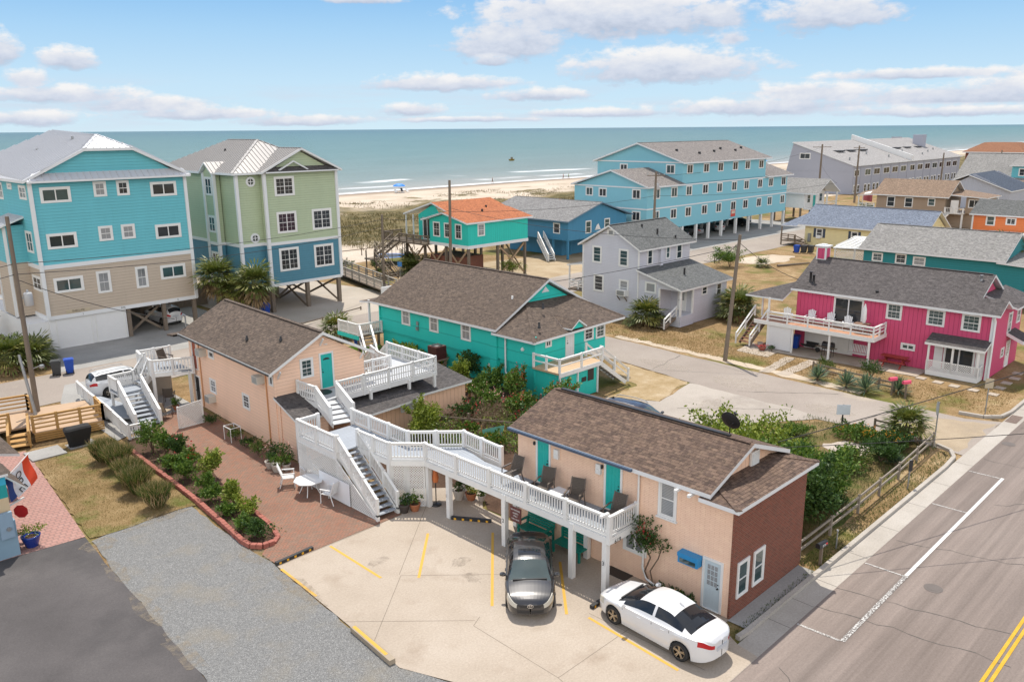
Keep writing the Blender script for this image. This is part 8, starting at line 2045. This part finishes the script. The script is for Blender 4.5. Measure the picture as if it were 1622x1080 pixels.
def cloud(name, c, rad, n, size, mat, parent, clumps=9, flat=.0, shell=.5, up=.25):
    """leaves gathered in clumps spread through an uneven crown"""
    c = np.array(c); rad = np.array(rad)
    cc = unit(clumps) * (rng.random((clumps, 1)) ** .5 * .72); cc[:, 2] = np.abs(cc[:, 2]) * (1 - flat) - .25 * rng.random(clumps)
    cr = .26 + .30 * rng.random(clumps)
    k = rng.integers(0, clumps, n)
    p = unit(n) * (shell + (1 - shell) * rng.random((n, 1)) ** .6) * cr[k][:, None] + cc[k]
    P = c + p * rad
    P[:, 2] = np.maximum(P[:, 2], c[2] - rad[2] * .98)
    D = unit(n) * .8 + p * .8 + np.array([0, 0, up]); U = unit(n)
    k2 = max(4, clumps // 2); m2 = max(k2, n // 6); q = rng.integers(0, k2, m2)   # loose shoots that break the outline
    sd = unit(k2); sd[:, 2] = np.abs(sd[:, 2]) + .35; sd /= np.linalg.norm(sd, axis=1, keepdims=True); ln = .95 + .45 * rng.random(k2)
    tt = .55 + .45 * rng.random((m2, 1)); P2 = c + sd[q] * ln[q][:, None] * tt * rad + rng.normal(size=(m2, 3)) * .045 * rad.max()
    P[:m2] = P2; D[:m2] = unit(m2) + sd[q] * .6
    P[:, 2] = np.maximum(P[:, 2], c[2] - rad[2] * .98)
    return leafmesh(name, P, D, U, size * (.45 + .2 * rng.random(n)), size * (.8 + .5 * rng.random(n)), mat, parent, bend=.3)
def stems(r, c, h, n, spread, mat=BARK, rad=.02, name='stems'):
    m = MB()
    for i in range(n):
        a = 2 * math.pi * i / n + rng.random(); s = spread * (.4 + .6 * rng.random()); q = Vector((c[0] + s * math.cos(a), c[1] + s * math.sin(a), c[2] + h * (.7 + .3 * rng.random()))); b = Vector(c); mid = b.lerp(q, .5) + Vector((0, 0, h * .12))
        m.tube(b, mid, rad, rad * .7, 6); m.tube(mid, q, rad * .7, rad * .35, 6)
    return m.build(name, mat, r)
def shrub(x, y, z, rx, ry, h, label, mat, n=1400, size=.09, flowers=None, nf=60, fs=.07, group=None, cat='shrub', name='shrub', clumps=10, parts=True):
    r = thing(name, label, cat, (x, y, z), 0, group)
    stems(r, (x, y, z), h * .75, 7, min(rx, ry) * .7, rad=.012 + h * .008)
    cloud('foliage', (x, y, z + h * .55), (rx, ry, h * .55), n, size, mat, r, clumps)
    if flowers: cloud('flowers', (x, y, z + h * .66), (rx * 1.02, ry * 1.02, h * .5), nf, fs, flowers, r, max(3, clumps // 2), shell=.9)
    return r
def tussock(x, y, rr, h, label, group):
    r = thing('grass_tussock', label, 'ornamental grass', (x, y, 0), rng.random() * 6, group)
    for nm, n, mat, k in (('green_blades', 900, L_TUS, 1.), ('dry_blades', 560, L_TUSD, 1.04)):
        a = rng.random(n) * 6.283; s = rng.random(n) ** .6
        P = np.stack([x + rr * .36 * s * np.cos(a), y + rr * .36 * s * np.sin(a), np.zeros(n)], 1)
        D = np.stack([np.cos(a) * s * .42, np.sin(a) * s * .42, np.ones(n)], 1) + unit(n) * .12
        leafmesh(nm, P, D, unit(n), .03, h * k * (.65 + .45 * rng.random(n)), mat, r, bend=.5)
        if nm == 'green_blades':
            P2 = P + D / np.linalg.norm(D, axis=1, keepdims=True) * h * .62
            leafmesh('arching_tips', P2[:500], D[:500] * np.array([1.5, 1.5, .75]), unit(500), .018, h * .36, mat, r, bend=.9)
def fan(c, d, up, size, n, droop):
    """one fan leaf of a palmetto: n narrow leaflets in two pieces each"""
    c = np.array(c); d = d / np.linalg.norm(d); s = np.cross(d, up); s /= np.linalg.norm(s) + 1e-9; nrm = np.cross(s, d)
    t = np.linspace(-1.55, 1.55, n) + rng.normal(0, .04, n)
    D = np.cos(t)[:, None] * d + np.sin(t)[:, None] * s + nrm * .22 * np.abs(np.sin(t))[:, None]
    L = size * (.75 + .3 * np.cos(t)) * (.9 + .2 * rng.random(n))
    P1 = np.repeat(c[None], n, 0); P2 = P1 + D * L[:, None] * .55; D2 = D + np.array([0, 0, -1]) * (droop * (.5 + rng.random((n, 1))))
    S = np.cross(D, nrm)
    return (np.concatenate([P1, P2]), np.concatenate([D, D2]), np.concatenate([S, S]), np.concatenate([np.full(n, size * .105), np.full(n, size * .09)]), np.concatenate([L * .6, L * .52]))
def palm(x, y, h, cr, label, nf=34, group=None, dead=8, size=None, trunk=True, name='palmetto', z=0.):
    r = thing(name, label, 'palm', (x, y, z), 0, group); size = size or cr * .55
    if trunk:
        m = MB(); k = 7
        for i in range(k):
            a = Vector((x, y, z + h * i / k)); b = Vector((x + .03 * math.sin(i), y + .03 * math.cos(i * 2), z + h * (i + 1) / k + .04)); m.tube(a, b, .19 - .01 * (i % 2), .16 + .03 * ((i + 1) % 2), 9)
        m.build('trunk', BARK, r)
    for nm, cnt, mat, e0, e1, dr in (('fronds', nf, L_PALM, -.35, 1.25, .45), ('dead_fronds', dead, L_DEAD, -1.2, -.5, .8)):
        if not cnt: continue
        A = []; st = MB()
        for i in range(cnt):
            az = 2.39996 * i + rng.normal(0, .2); el = e0 + (e1 - e0) * ((i + .5) / cnt) ** .9
            d = np.array([math.cos(az) * math.cos(el), math.sin(az) * math.cos(el), math.sin(el)]); b = np.array([x, y, z + h])
            pl = cr * (.35 + .2 * rng.random()); q = b + d * pl + np.array([0, 0, .05 * cr]); st.tube(tuple(b), tuple(q), .014, .01, 4)
            dd = d + np.array([0, 0, -.25]); A.append(fan(q, dd, np.array([0, 0, 1.]), size * (.9 + .4 * rng.random()), 17, dr))
        P, D, S, W_, L_ = [np.concatenate(t_) for t_ in zip(*A)]
        o = leafmesh(nm, P, D, S, W_, L_, mat, r, rand=np.repeat(rng.random(cnt), 34)[:len(P)] * .75 + rng.random(len(P)) * .25); st.build('leaf_stalks', MATS['palm_stalk'], o)
plain('palm_stalk', (.16, .17, .06), .6)
def yucca(x, y, rr, label, group, h=.2):
    r = thing('yucca', label, 'yucca', (x, y, 0), 0, group); m = MB(); m.tube((x, y, 0), (x, y, h), .08, .06, 8); m.build('trunk', BARK, r); n = 150
    a = rng.random(n) * 6.283; el = -.15 + 1.65 * rng.random(n); D = np.stack([np.cos(a) * np.cos(el), np.sin(a) * np.cos(el), np.sin(el)], 1); P = np.repeat(np.array([[x, y, h]]), n, 0)
    leafmesh('leaves', P, D, np.cross(D, [0, 0, 1]), .075, rr * (.85 + .3 * rng.random(n)), L_YUC, r)
# lawn row of ornamental grasses
for i, (x, y) in enumerate(((13.6, 43.95), (13.7, 42.3), (13.45, 40.25), (13.25, 38.6), (13.25, 36.4))):
    tussock(x, y, .8, 1.25 + .12 * (i % 2), ['tan ornamental grass clump farthest from the gravel by the white fence', 'second ornamental grass clump from the white fence', 'middle ornamental grass clump of the lawn row', 'second ornamental grass clump from the gravel', 'ornamental grass clump nearest the gravel'][i], 'ornamental grasses along the lawn')
# flower bed
bed = [(15.9, 43.3, .7, 1.6, L_GREEN, None, 'tall green shrub at the fence end of the brick bed'), (16.1, 42.0, .6, 1.2, L_GREEN, None, 'leafy shrub beside the red roses in the bed'), (16.5, 41.3, .6, 1.25, L_DARK, L_RED, 'red rose bush in the brick-edged bed'), (15.6, 40.2, .6, .7, L_GREEN, None, 'low green shrub on the lawn side of the bed'), (16.3, 39.6, .6, .95, L_GREEN, L_RED, 'bushy shrub with few red blooms mid bed'), (15.5, 38.5, .65, 1.0, L_GREEN, None, 'broad green shrub in the middle of the bed'), (16.35, 37.6, .65, 1.5, L_YEL, None, 'tall yellow-green shrub on the patio side of the bed'), (15.6, 36.3, .55, .8, L_GREEN, None, 'round shrub below the tall yellow-green one'), (15.3, 35.2, .55, .8, L_GREEN, None, 'small shrub near the gravel side of the bed'), (15.75, 33.9, .6, 1.1, L_YEL, None, 'pale green shrub towards the bed end'), (15.1, 33.2, .45, .5, L_GREEN, None, 'low green cover at the brick edge'), (15.75, 32.5, .6, .75, L_YEL, None, 'yellow-green low shrub near the bed tip'), (15.0, 31.3, .5, .6, L_GREEN, None, 'green mound next to the bed tip'), (15.0, 30.2, .6, .75, L_DARK, None, 'dark green clump at the rounded bed tip')]
for x, y, rr, h, mt, fl, lb in bed: shrub(x, y, .03, rr, rr, h, lb, mt, 1500 if h > .9 else 1000, .125, fl, 60, .1, 'shrubs in the brick-edged bed')
n = 700; P = np.stack([14.6 + 1.5 * rng.random(n), 29.9 + 14 * rng.random(n), np.full(n, .04)], 1); P[:, 0] += np.maximum(0, (P[:, 1] - 38) * .08)
o = leafmesh('ground_cover', P, unit(n) + [0, 0, .8], unit(n), .05, .12, L_GREEN); o['kind'] = 'stuff'
# along the peach wall
for i, (x, y, rr, h, mt, fl, lb) in enumerate(((20.2, 45.3, .55, .5, L_DARK, None, 'low green plants at the base of the peach wall by the lattice gate'), (19.85, 41.7, .5, .7, L_GREEN, None, 'spindly plant in a white frame at the peach wall'), (19.75, 40.2, .55, .5, L_DARK, None, 'dark green plants along the peach wall base'), (19.65, 38.8, .6, .8, L_GREEN, None, 'bushy plants by the peach wall before the lean-to'), (19.75, 37.3, .6, 1.0, L_DARK, L_PINKF, 'pink rose bush at the lean-to corner'), (19.9, 36.2, .45, 1.3, L_DARK, L_PINKF, 'taller pale pink rose beside the lattice'))): shrub(x, y, 0, rr, rr, h, lb, mt, 650, .085, fl, 40, .1, 'plants along the peach wall')
r = thing('pipe_stand', 'white pipe frame holding plants at the peach wall', 'plant frame', (19.8, 41.9, 0)); m = MB(); m.path([(19.5, 41.5, 0), (19.5, 41.5, .8), (20.1, 41.5, .8), (20.1, 41.5, 0)], .025); m.path([(19.5, 42.3, 0), (19.5, 42.3, .8), (20.1, 42.3, .8), (20.1, 42.3, 0)], .025); m.path([(19.5, 41.5, .8), (19.5, 42.3, .8)], .025); m.path([(20.1, 41.5, .8), (20.1, 42.3, .8)], .025); m.build('frame', PLW, r)
for x, y, rr, h, mt, lb, lf in ((19.2, 36.75, .25, .4, POTG, 'grey pot at the peach house lean-to, left of two', L_DARK), (19.2, 36.1, .25, .42, POTG, 'grey pot at the lean-to nearer the table', L_GREEN), (19.65, 35.9, .22, .36, POTG, 'small grey pot against the lattice wall', L_GREEN), (20.85, 27.75, .26, .42, plain('pot_dark', (.05, .04, .035), .6), 'dark pot with bushy plant at the stair foot', L_DARK), (21.3, 27.55, .26, .36, TERRA, 'terracotta pot with strappy plant at the stair foot', L_GREEN), (23.5, 27.0, .3, .5, POTG, 'large pale pot under the walkway', L_DARK), (23.85, 26.55, .28, .36, TERRA, 'terracotta pot with yellow-green plant under the walkway', L_YEL), (24.1, 26.1, .2, .3, POTG, 'small pale pot beside the terracotta one', L_GREEN), (8.05, 36.55, .36, .5, POTB, 'glossy cobalt blue pot with green plant on red pavers', L_YEL), (19.8, 49.3, .2, .3, TERRA, 'terracotta pot beside the lattice gate', L_GREEN)):
    r, c = pot(x, y, rr, h, mt, lb); cloud('foliage', (c[0], c[1], c[2] + .22), (rr * 1.5, rr * 1.5, .32), 260, .1, lf, r, 6)
# middle garden
gard = [(27.2, 34.3, 1.25, 1.9, L_YEL, None, 2600, 'rounded glossy citrus bush beside the white walkway rail'), (29.6, 33.0, .6, .6, L_GREEN, L_RED, 600, 'low plant with red blooms behind the walkway'), (36.3, 40.6, .9, 2.0, L_DARK, None, 1500, 'dark round shrub against the turquoise wall'), (34.8, 39.6, .7, 1.9, L_YEL, L_YEL, 1000, 'tall yellow-flowering shrub near the shed'), (34.2, 37.4, .9, 1.2, L_GREEN, None, 1000, 'leafy green bush by the pine fence'), (35.9, 37.4, 1.0, 1.6, L_GREEN, None, 1300, 'pale green bush in front of the turquoise corner'), (35.6, 35.0, 1.0, 2.1, L_GREEN, L_RED, 1600, 'tall rose bush with red blooms behind the motel roof'), (33.2, 35.4, 1.1, 1.2, L_GREEN, L_PINKF, 1100, 'rambling pink rose in the middle of the garden'), (31.0, 34.6, .9, 1.1, L_DARK, L_RED, 1000, 'rose bush with red flowers by the garden shed'), (33.4, 33.0, 1.0, 1.5, L_GREEN, L_RED, 1300, 'red flowering bush near the motel eave'), (35.0, 31.0, 1.1, 2.3, L_GREEN, L_RED, 1700, 'high red rose bush next to the motel wall'), (32.0, 30.4, 1.0, 1.6, L_DARK, L_RED, 1300, 'dark rose bush at the walkway end'), (29.0, 30.5, .9, .8, L_GREEN, L_ORF, 800, 'low bush with orange flowers behind the walkway bend'), (33.9, 29.0, 1., 1.8, L_GREEN, None, 1200, 'green bush behind the motel gutter'), (36.8, 44.2, 1.2, 1.3, L_YEL, None, 1300, 'bright green shrub by the heat pump stand'), (35.8, 46.4, 1.4, 1.6, L_YEL, None, 1700, 'large pale shrub below the turquoise house windows'), (34.3, 47.8, 1.2, 1.2, L_GREEN, None, 1300, 'shrub beside the turquoise back porch'), (26.5, 30.2, .8, .7, L_DARK, None, 700, 'low dark bush right behind the walkway rail')]
for x, y, rr, h, mt, fl, n, lb in gard: shrub(x, y, 0, rr, rr, h, lb, mt, int(n * 1.5), .15, fl, 90 if fl in (L_RED, L_PINKF) else 30, .12, 'garden shrubs behind the walkway')
r = thing('dead_brush', 'tangle of dry brown twigs in the middle of the garden', 'brush', (31.8, 33.6, 0)); n = 2600; c = np.stack([31.6 + 1.8 * rng.normal(size=n) * .55, 34.0 + 1.6 * rng.normal(size=n) * .55, .1 + .6 * rng.random(n)], 1); leafmesh('twigs', c, unit(n) + [0, 0, .3], unit(n), .02, .5, L_TWIG, r)
r = thing('green_tarp', 'pale green cloth tied between stakes in the garden', 'cloth', (29.2, 30.8, 0)); m = MB(); m.poly([(28.9, 31.2, .9), (29.9, 30.4, 1.1), (29.6, 30.5, .3), (28.9, 31.1, .3)], 0, True); m.poly([(29.6, 30.5, .29), (29.9, 30.4, 1.09), (28.9, 31.2, .89), (28.9, 31.1, .29)], 0, True); m.build('cloth', plain('tarp_green', (.12, .34, .27), .7), r)
for x, y in ((28.9, 31.2), (29.9, 30.4)): m = MB(); m.tube((x, y, 0), (x, y, 1.15), .025); m.build('stake', WOODN, r)
m = MB(); m.box(34.6, 36.2, 51.6, 52.8, .02, .5); solo('kayak_cover', m, plain('lime', (.35, .6, .02), .5), 'lime green storage box behind the white garden stair', 'storage box')
for nm, nn, mt in (('undergrowth', 15000, L_GREEN), ('undergrowth', 7000, L_YEL), ('dry_undergrowth', 4500, L_TWIG)):
    P = np.stack([25.5 + 11 * rng.random(nn), 27.5 + 11.5 * rng.random(nn), -.02 + .7 * rng.random(nn) ** 1.8], 1)
    keep = np.array([nz.noise((a * .55, b * .55, nn * .01)) > (-.12 if mt is not L_TWIG else -.1) for a, b, _ in P]) & (P[:, 1] < 35.3) & ((P[:, 0] > 29.2) | (P[:, 1] > 30)); P = P[keep]; k = len(P)
    o = leafmesh(nm, P, unit(k) + [0, 0, .5], unit(k), .07 if mt is not L_TWIG else .02, .16 if mt is not L_TWIG else .45, mt); o['kind'] = 'stuff'
# corner garden by the road
def myrtle():
    r = thing('crepe_myrtle', 'large multi-stemmed leafy tree beside the brick wall', 'tree', (32.2, 16, 0)); m = MB()
    for i in range(7):
        a = i * .9; b = Vector((33 + .3 * math.cos(a), 16.6 + .3 * math.sin(a), 0)); q = Vector((33.2 + 1.7 * math.cos(a), 17 + 2.0 * math.sin(a), 1.9)); m.tube(b, q, .07, .04, 7); m.tube(q, q + Vector((.6 * math.cos(a), .7 * math.sin(a), .3)), .04, .015, 6)
    m.build('trunk', BARK, r)
    cloud('crown', (31.6, 14.1, 1.6), (1.9, 1.6, 1.5), 5500, .19, L_DARK, r, 14, shell=.3); cloud('crown', (33.2, 15.4, 1.5), (3.0, 2.5, 1.5), 12000, .2, L_GREEN, r, 30, shell=.3); cloud('crown', (34.4, 18.6, 1.5), (4.0, 3.0, 1.5), 13000, .2, L_YEL, r, 32, shell=.3)
myrtle()
shrub(31.2, 21.6, 0, 2.2, 1.8, 2.9, 'tall loose shrub behind the brown ridge near the dish', L_YEL, 4500, .19, clumps=16, group='corner garden shrubs')
for x, y, rr, h, mt, fl, n, lb in ((36.2, 15.6, 1.6, 1.5, L_DARK, None, 2200, 'dark spreading bush between tree and pebble patch'), (41.5, 14.6, 1.3, 1.2, L_DARK, None, 1500, 'dark bush behind the rail fence middle'), (43.6, 14.6, 1.0, 1.0, L_DARK, L_ORF, 1100, 'dark bush with orange flowers near the corner palm'), (39.4, 15.2, 1.2, .9, L_TUS, None, 1100, 'brownish low bush beside the pebble patch'), (43.8, 16.3, .9, .7, L_GREEN, L_ORF, 800, 'orange flowering clump left of the corner palm'), (44.3, 17.2, 1.2, .5, L_GREEN, L_ORF, 900, 'low orange flowers along the street edge'), (38.8, 18.2, 1.4, .9, L_YEL, None, 1300, 'yellow-green bush behind the pebble patch'), (42, 19.8, 1.2, .5, L_GREEN, None, 800, 'low green bush near the white street sign'), (34.5, 14.2, 1.1, 1.0, L_DARK, None, 1300, 'dark bush pressed against the fence by the mailbox')): shrub(x, y, 0, rr, rr * .9, h, lb, mt, n * 2, .13, fl, 70, .1, 'corner garden shrubs')
yucca(42.4, 15.0, .7, 'blue-green yucca in the corner garden', 'yuccas', .3); yucca(41.6, 13.9, .6, 'small yucca behind the rail fence', 'yuccas')
palm(45.4, 14.8, .9, 1.2, 'low fan palm at the street corner by the stop sign', 34, dead=4, size=.8)
n = 5000; P = np.stack([29.3 + 16.5 * rng.random(n), 13.1 + 7.5 * rng.random(n), np.full(n, -.03)], 1); P = P[~((P[:, 0] > 40.9) & (P[:, 0] < 43.2) & (P[:, 1] > 15.4) & (P[:, 1] < 17.9))]; n = len(P); o = leafmesh('rough_grass', P, unit(n) * .6 + [0, 0, 1], unit(n), .03, .16 + .14 * rng.random(n), L_TUS); o['kind'] = 'stuff'
n = 5200; x = 22.9 + 22.4 * rng.random(n); P = np.stack([x, 12.08 + .85 * rng.random(n), np.full(n, -.045)], 1); P = P[(P[:, 0] > 28.9) | (P[:, 1] < 12.35)]; n = len(P); o = leafmesh('verge_grass', P, unit(n) * .7 + [0, 0, .9], unit(n), .02, .07 + .08 * rng.random(n), L_TUS); o['kind'] = 'stuff'
n = 14000; P = np.stack([10 + 5 * rng.random(n), 35.3 + 12.6 * rng.random(n), np.full(n, .0)], 1); P = P[P[:, 0] > 9.95 + (P[:, 1] - 35.5) * .105]; P = P[P[:, 0] < 14.6 + (P[:, 1] - 35) * .04]; n = len(P); o = leafmesh('lawn_grass', P, unit(n) * .8 + [0, 0, .7], unit(n), .016, .05 + .05 * rng.random(n), leafmat('lawn_blade', (.12, .11, .03), (.26, .18, .07), (.37, .27, .14), .9)); o['kind'] = 'stuff'
# dry grass across the lots
n = 26000; P = np.stack([53.4 + 6.5 * rng.random(n), 12.6 + 44 * rng.random(n), np.full(n, -.045)], 1); q = 9000; P2 = np.stack([58 + 40 * rng.random(q), 30 + 25 * rng.random(q), np.full(q, -.045)], 1); P = np.concatenate([P, P2]); P = P[~((P[:, 0] > 57.2) & (P[:, 1] > 15) & (P[:, 1] < 33) | (P[:, 0] > 59) & (P[:, 1] > 38.5) & (P[:, 1] < 52))]; n = len(P)
o = leafmesh('dry_grass', P, unit(n) * .8 + [0, 0, .7], unit(n), .03, .07 + .08 * rng.random(n), leafmat('dry_blade', (.13, .11, .03), (.26, .175, .07), (.38, .275, .14), .9)); o['kind'] = 'stuff'
# little tree with flowers by the motel wall
r = thing('climbing_shrub', 'thin twisted shrub with sparse leaves against the peach motel wall', 'shrub', (23.35, 16.2, 0)); m = MB(); m.path([(23.4, 16.0, 0), (23.35, 16.3, .6), (23.4, 16.1, 1.2), (23.3, 16.5, 2.1)], .03); m.path([(23.4, 15.9, 0), (23.35, 16.05, .7), (23.4, 15.75, 1.3), (23.3, 15.5, 2.0)], .025); m.path([(23.25, 16.4, 1.5), (23.1, 16.9, 2.2)], .018); m.build('stems', BARK, r); cloud('foliage', (23.3, 16.25, 1.95), (.3, 1.15, .95), 1000, .11, L_DARK, r, 14); cloud('flowers', (23.25, 16.2, 2.2), (.3, 1.0, .6), 40, .08, L_RED, r, 5)
for x, y, rr, h, fl, lb in ((23.3, 15.6, .4, .35, None, 'low green plant at the motel wall behind the white sedan'), (23.3, 14.9, .4, .4, L_ORF, 'low plant with orange flowers behind the white sedan roof'), (23.3, 14.3, .35, .35, None, 'low green plant beside the pale blue door')): shrub(x, y, 0, rr, rr, h, lb, L_DARK, 420, .09, fl, 40, .08, 'wall bed by the motel')
m = MB(); m.box(23.0, 23.1, 14.1, 16.5, 0, .16); solo('bed_kerb', m, MATS['edging_brick'], 'brick kerb of the small bed by the motel wall', 'edging')
# palms
palm(32.7, 69.4, 4.1, 1.9, 'tall palm beside the green house, left of the pair', 40, 'palms by the green house', 12, 1.25); palm(34.5, 66.0, 3.7, 1.9, 'tall palm beside the green house, right of the pair', 40, 'palms by the green house', 10, 1.25); palm(33.7, 67.8, 3.0, 1.7, 'shorter palm tucked between the two tall palms', 30, 'palms by the green house', 8, 1.1)
for x, y, h, c, lb in ((15.0, 66.4, .9, 1.8, 'big palmetto clump at the teal house garage corner'), (16.6, 66.6, .7, 1.5, 'palmetto nearest the grey wheelie bin'), (13.4, 67.6, .9, 1.8, 'palmetto at the far left street edge'), (17.4, 68.6, .5, 1.2, 'small palmetto against the white garage side')): palm(x, y, h, c, lb, 34, 'palmettos by the teal house', 6, 1.05)
for x, y, rr, h, mt, lb in ((15.6, 72, 1.8, 1.7, L_DARK, 'dark hedge bush beside the white side wall'), (13.4, 74, 2.0, 2.0, L_DARK, 'dark tall bush at the left picture edge'), (16.2, 69.4, 1.3, 1.4, L_GREEN, 'rounded green bush behind the palmettos'), (15.0, 78, 2.2, 2.6, L_DARK, 'dark bush far back along the teal house')): shrub(x, y, 0, rr, rr, h, lb, mt, 1800, .14, group='bushes by the teal house', clumps=14)
palm(37.0, 57.4, .7, 1.5, 'low palmetto behind the peach roof at the street', 34, None, 4, .95)
palm(58.1, 41.4, .8, 1.75, 'palmetto left of the grey house porch steps', 42, 'palmettos by the grey house', 6, 1.05); palm(65.6, 36.8, .9, 2.1, 'large palmetto right of the grey house', 46, 'palmettos by the grey house', 8, 1.2); palm(66.9, 37.4, .6, 1.6, 'smaller palmetto behind the large one by the grey house', 30, 'palmettos by the grey house', 5, 1.)
palm(62.0, 79.0, .9, 1.8, 'palmetto in front of the stilt house deck', 36, 'palmettos by the stilt house', 4, 1.1); palm(60.6, 77.2, .6, 1.5, 'lower palmetto by the stilt house stairs', 30, 'palmettos by the stilt house', 3, .95); palm(63.6, 77.5, .6, 1.5, 'palmetto nearest the brick store of the stilt house', 30, 'palmettos by the stilt house', 3, .95)
shrub(68.5, 68.2, 0, 1.9, 1.4, 1.7, 'bright green bush at the foot of the bare pole', L_YEL, 1500, .15, clumps=12)
palm(93, 22.8, 4.2, 2.2, 'tall palm beside the dark teal house at the right edge', 40, None, 10, 1.4)
shrub(90.8, 52.4, 0, 2.4, 2.2, 2.2, 'large round green bush on the empty lot', L_GREEN, 3200, .17, clumps=18); palm(93.5, 49.4, .2, 1.0, 'small spiky palmetto on the empty lot', 20, None, 0, .7, trunk=False)
m = MB(); m.tube((95, 48.2, .1), (99.5, 46.2, .12), .14, .1, 8); solo('driftwood_log', m, WOODW, 'grey driftwood log lying on the empty lot', 'log')
for i, (x, y) in enumerate(((52.85, 23.3), (52.6, 21.2), (52.5, 19.9), (53.8, 18.3))): yucca(x, y, 1.0 + .2 * (i == 2), ['yucca at the left end of the pink house rail fence', 'second yucca from the left along the pink house fence', 'largest yucca in the middle of the pink house fence', 'yucca between the two pink mailboxes'][i], 'yuccas before the pink house')
shrub(55.3, 23.8, 0, .8, .8, .8, 'brownish bush before the pink balcony post', L_TUS, 800, .1); shrub(55.9, 20.9, 0, .9, .9, 1.2, 'dark bush with pale blooms before the picnic table', L_DARK, 1100, .1, L_PINKF, 30, .09); shrub(57.8, 29.3, 0, .4, .4, .4, 'small green plant at the balcony screen of the pink house', L_DARK, 300, .08)
r, c = pot(57.6, 30.0, .3, .25, plain('planter_red', (.3, .08, .06), .7), 'low red planter of flowers on the stone terrace'); cloud('flowers', (c[0], c[1], c[2] + .1), (.5, .5, .2), 160, .08, L_RED, r, 5)
r, c = pot(58.4, 30.6, .22, .35, POTG, 'white bucket by the pink house stairs'); 
# shrubs and plants by the boardwalk and stilt house
for x, y, rr, h, lb in ((57.5, 86.5, 1.2, 1.1, 'bush at the sea end of the boardwalk'), (60.0, 83.5, .9, 1.3, 'bush between the boardwalk and trampoline'), (58.6, 80.5, 1.0, .8, 'low bush beside the boardwalk rail')): shrub(x, y, 0, rr, rr, h, lb, L_DARK, 900, .13, group='bushes by the boardwalk')
# bushes behind the motel and grey motel
for x, y, rr, h, lb in ((152, 63.8, 2.4, 1.8, 'dark bush in front of the white cottage piles'), (148, 64.2, 1.8, 1.4, 'low bush left of the white cottage porch'), (293, 86, 3, 4, 'tall bush at the end of the long grey motel'), (165, 66, 1.5, 2.0, 'shrub beside the flag near the tan house')): shrub(x, y, 0, rr, rr, h, lb, L_DARK, 1300, .25, group='far bushes')
r = thing('hanging_flag', 'striped flag hanging on a slanted pole beside the tan house', 'flag', (158, 64, 0)); m = MB(); m.tube((158, 64, 0), (158, 64, 5.0), .06); m.build('flag_pole', WHITE, r); m = MB()
for i in range(6): m.poly([(157.9 + .1 * k * i, 63.9 - .25 * i - .25 * k, z) for k, z in ((0, 4.8 - .05 * i), (1, 4.75 - .05 * i), (1, 3.2 - .05 * i), (0, 3.25 - .05 * i))])
m.build('cloth', plain('flag_faded', (.45, .12, .14), .8), r)
# dune vegetation: nobody could count it
from mathutils import noise as nz
def dune_grass(n, x0, x1, y0, y1, h, keep):
    x = x0 + (x1 - x0) * rng.random(n); y = y0 + (y1 - y0) * rng.random(n); z = np.zeros(n); ok = np.ones(n, bool)
    for i in range(n):
        p = (x[i] * .05, y[i] * .05, .3); q = (x[i] * .16, y[i] * .16, 4.2); t_ = max(0, min(1, (y[i] - 104) / 20)) * max(0, min(1, (174 - y[i]) / 18)); z[i] = t_ * max(0, .5 + .9 * nz.fractal(p, 1., 2., 4) + .35 * nz.fractal(q, 1., 2., 3))
        ok[i] = keep(x[i], y[i])
    P = np.stack([x, y, z - .02], 1)[ok]; m = len(P)
    o = leafmesh('dune_grass', P, unit(m) * .6 + [0, 0, .9], unit(m), .09, h * (.5 + .7 * rng.random(m)), L_DUNE); o['kind'] = 'stuff'
dune_grass(24000, 52, 175, 97, 132, .75, lambda a, b: nz.noise((a * .07, b * .07, 1)) > -.25)
dune_grass(14000, 85, 260, 128, 168, .7, lambda a, b: nz.noise((a * .06, b * .09, 5)) > .12)
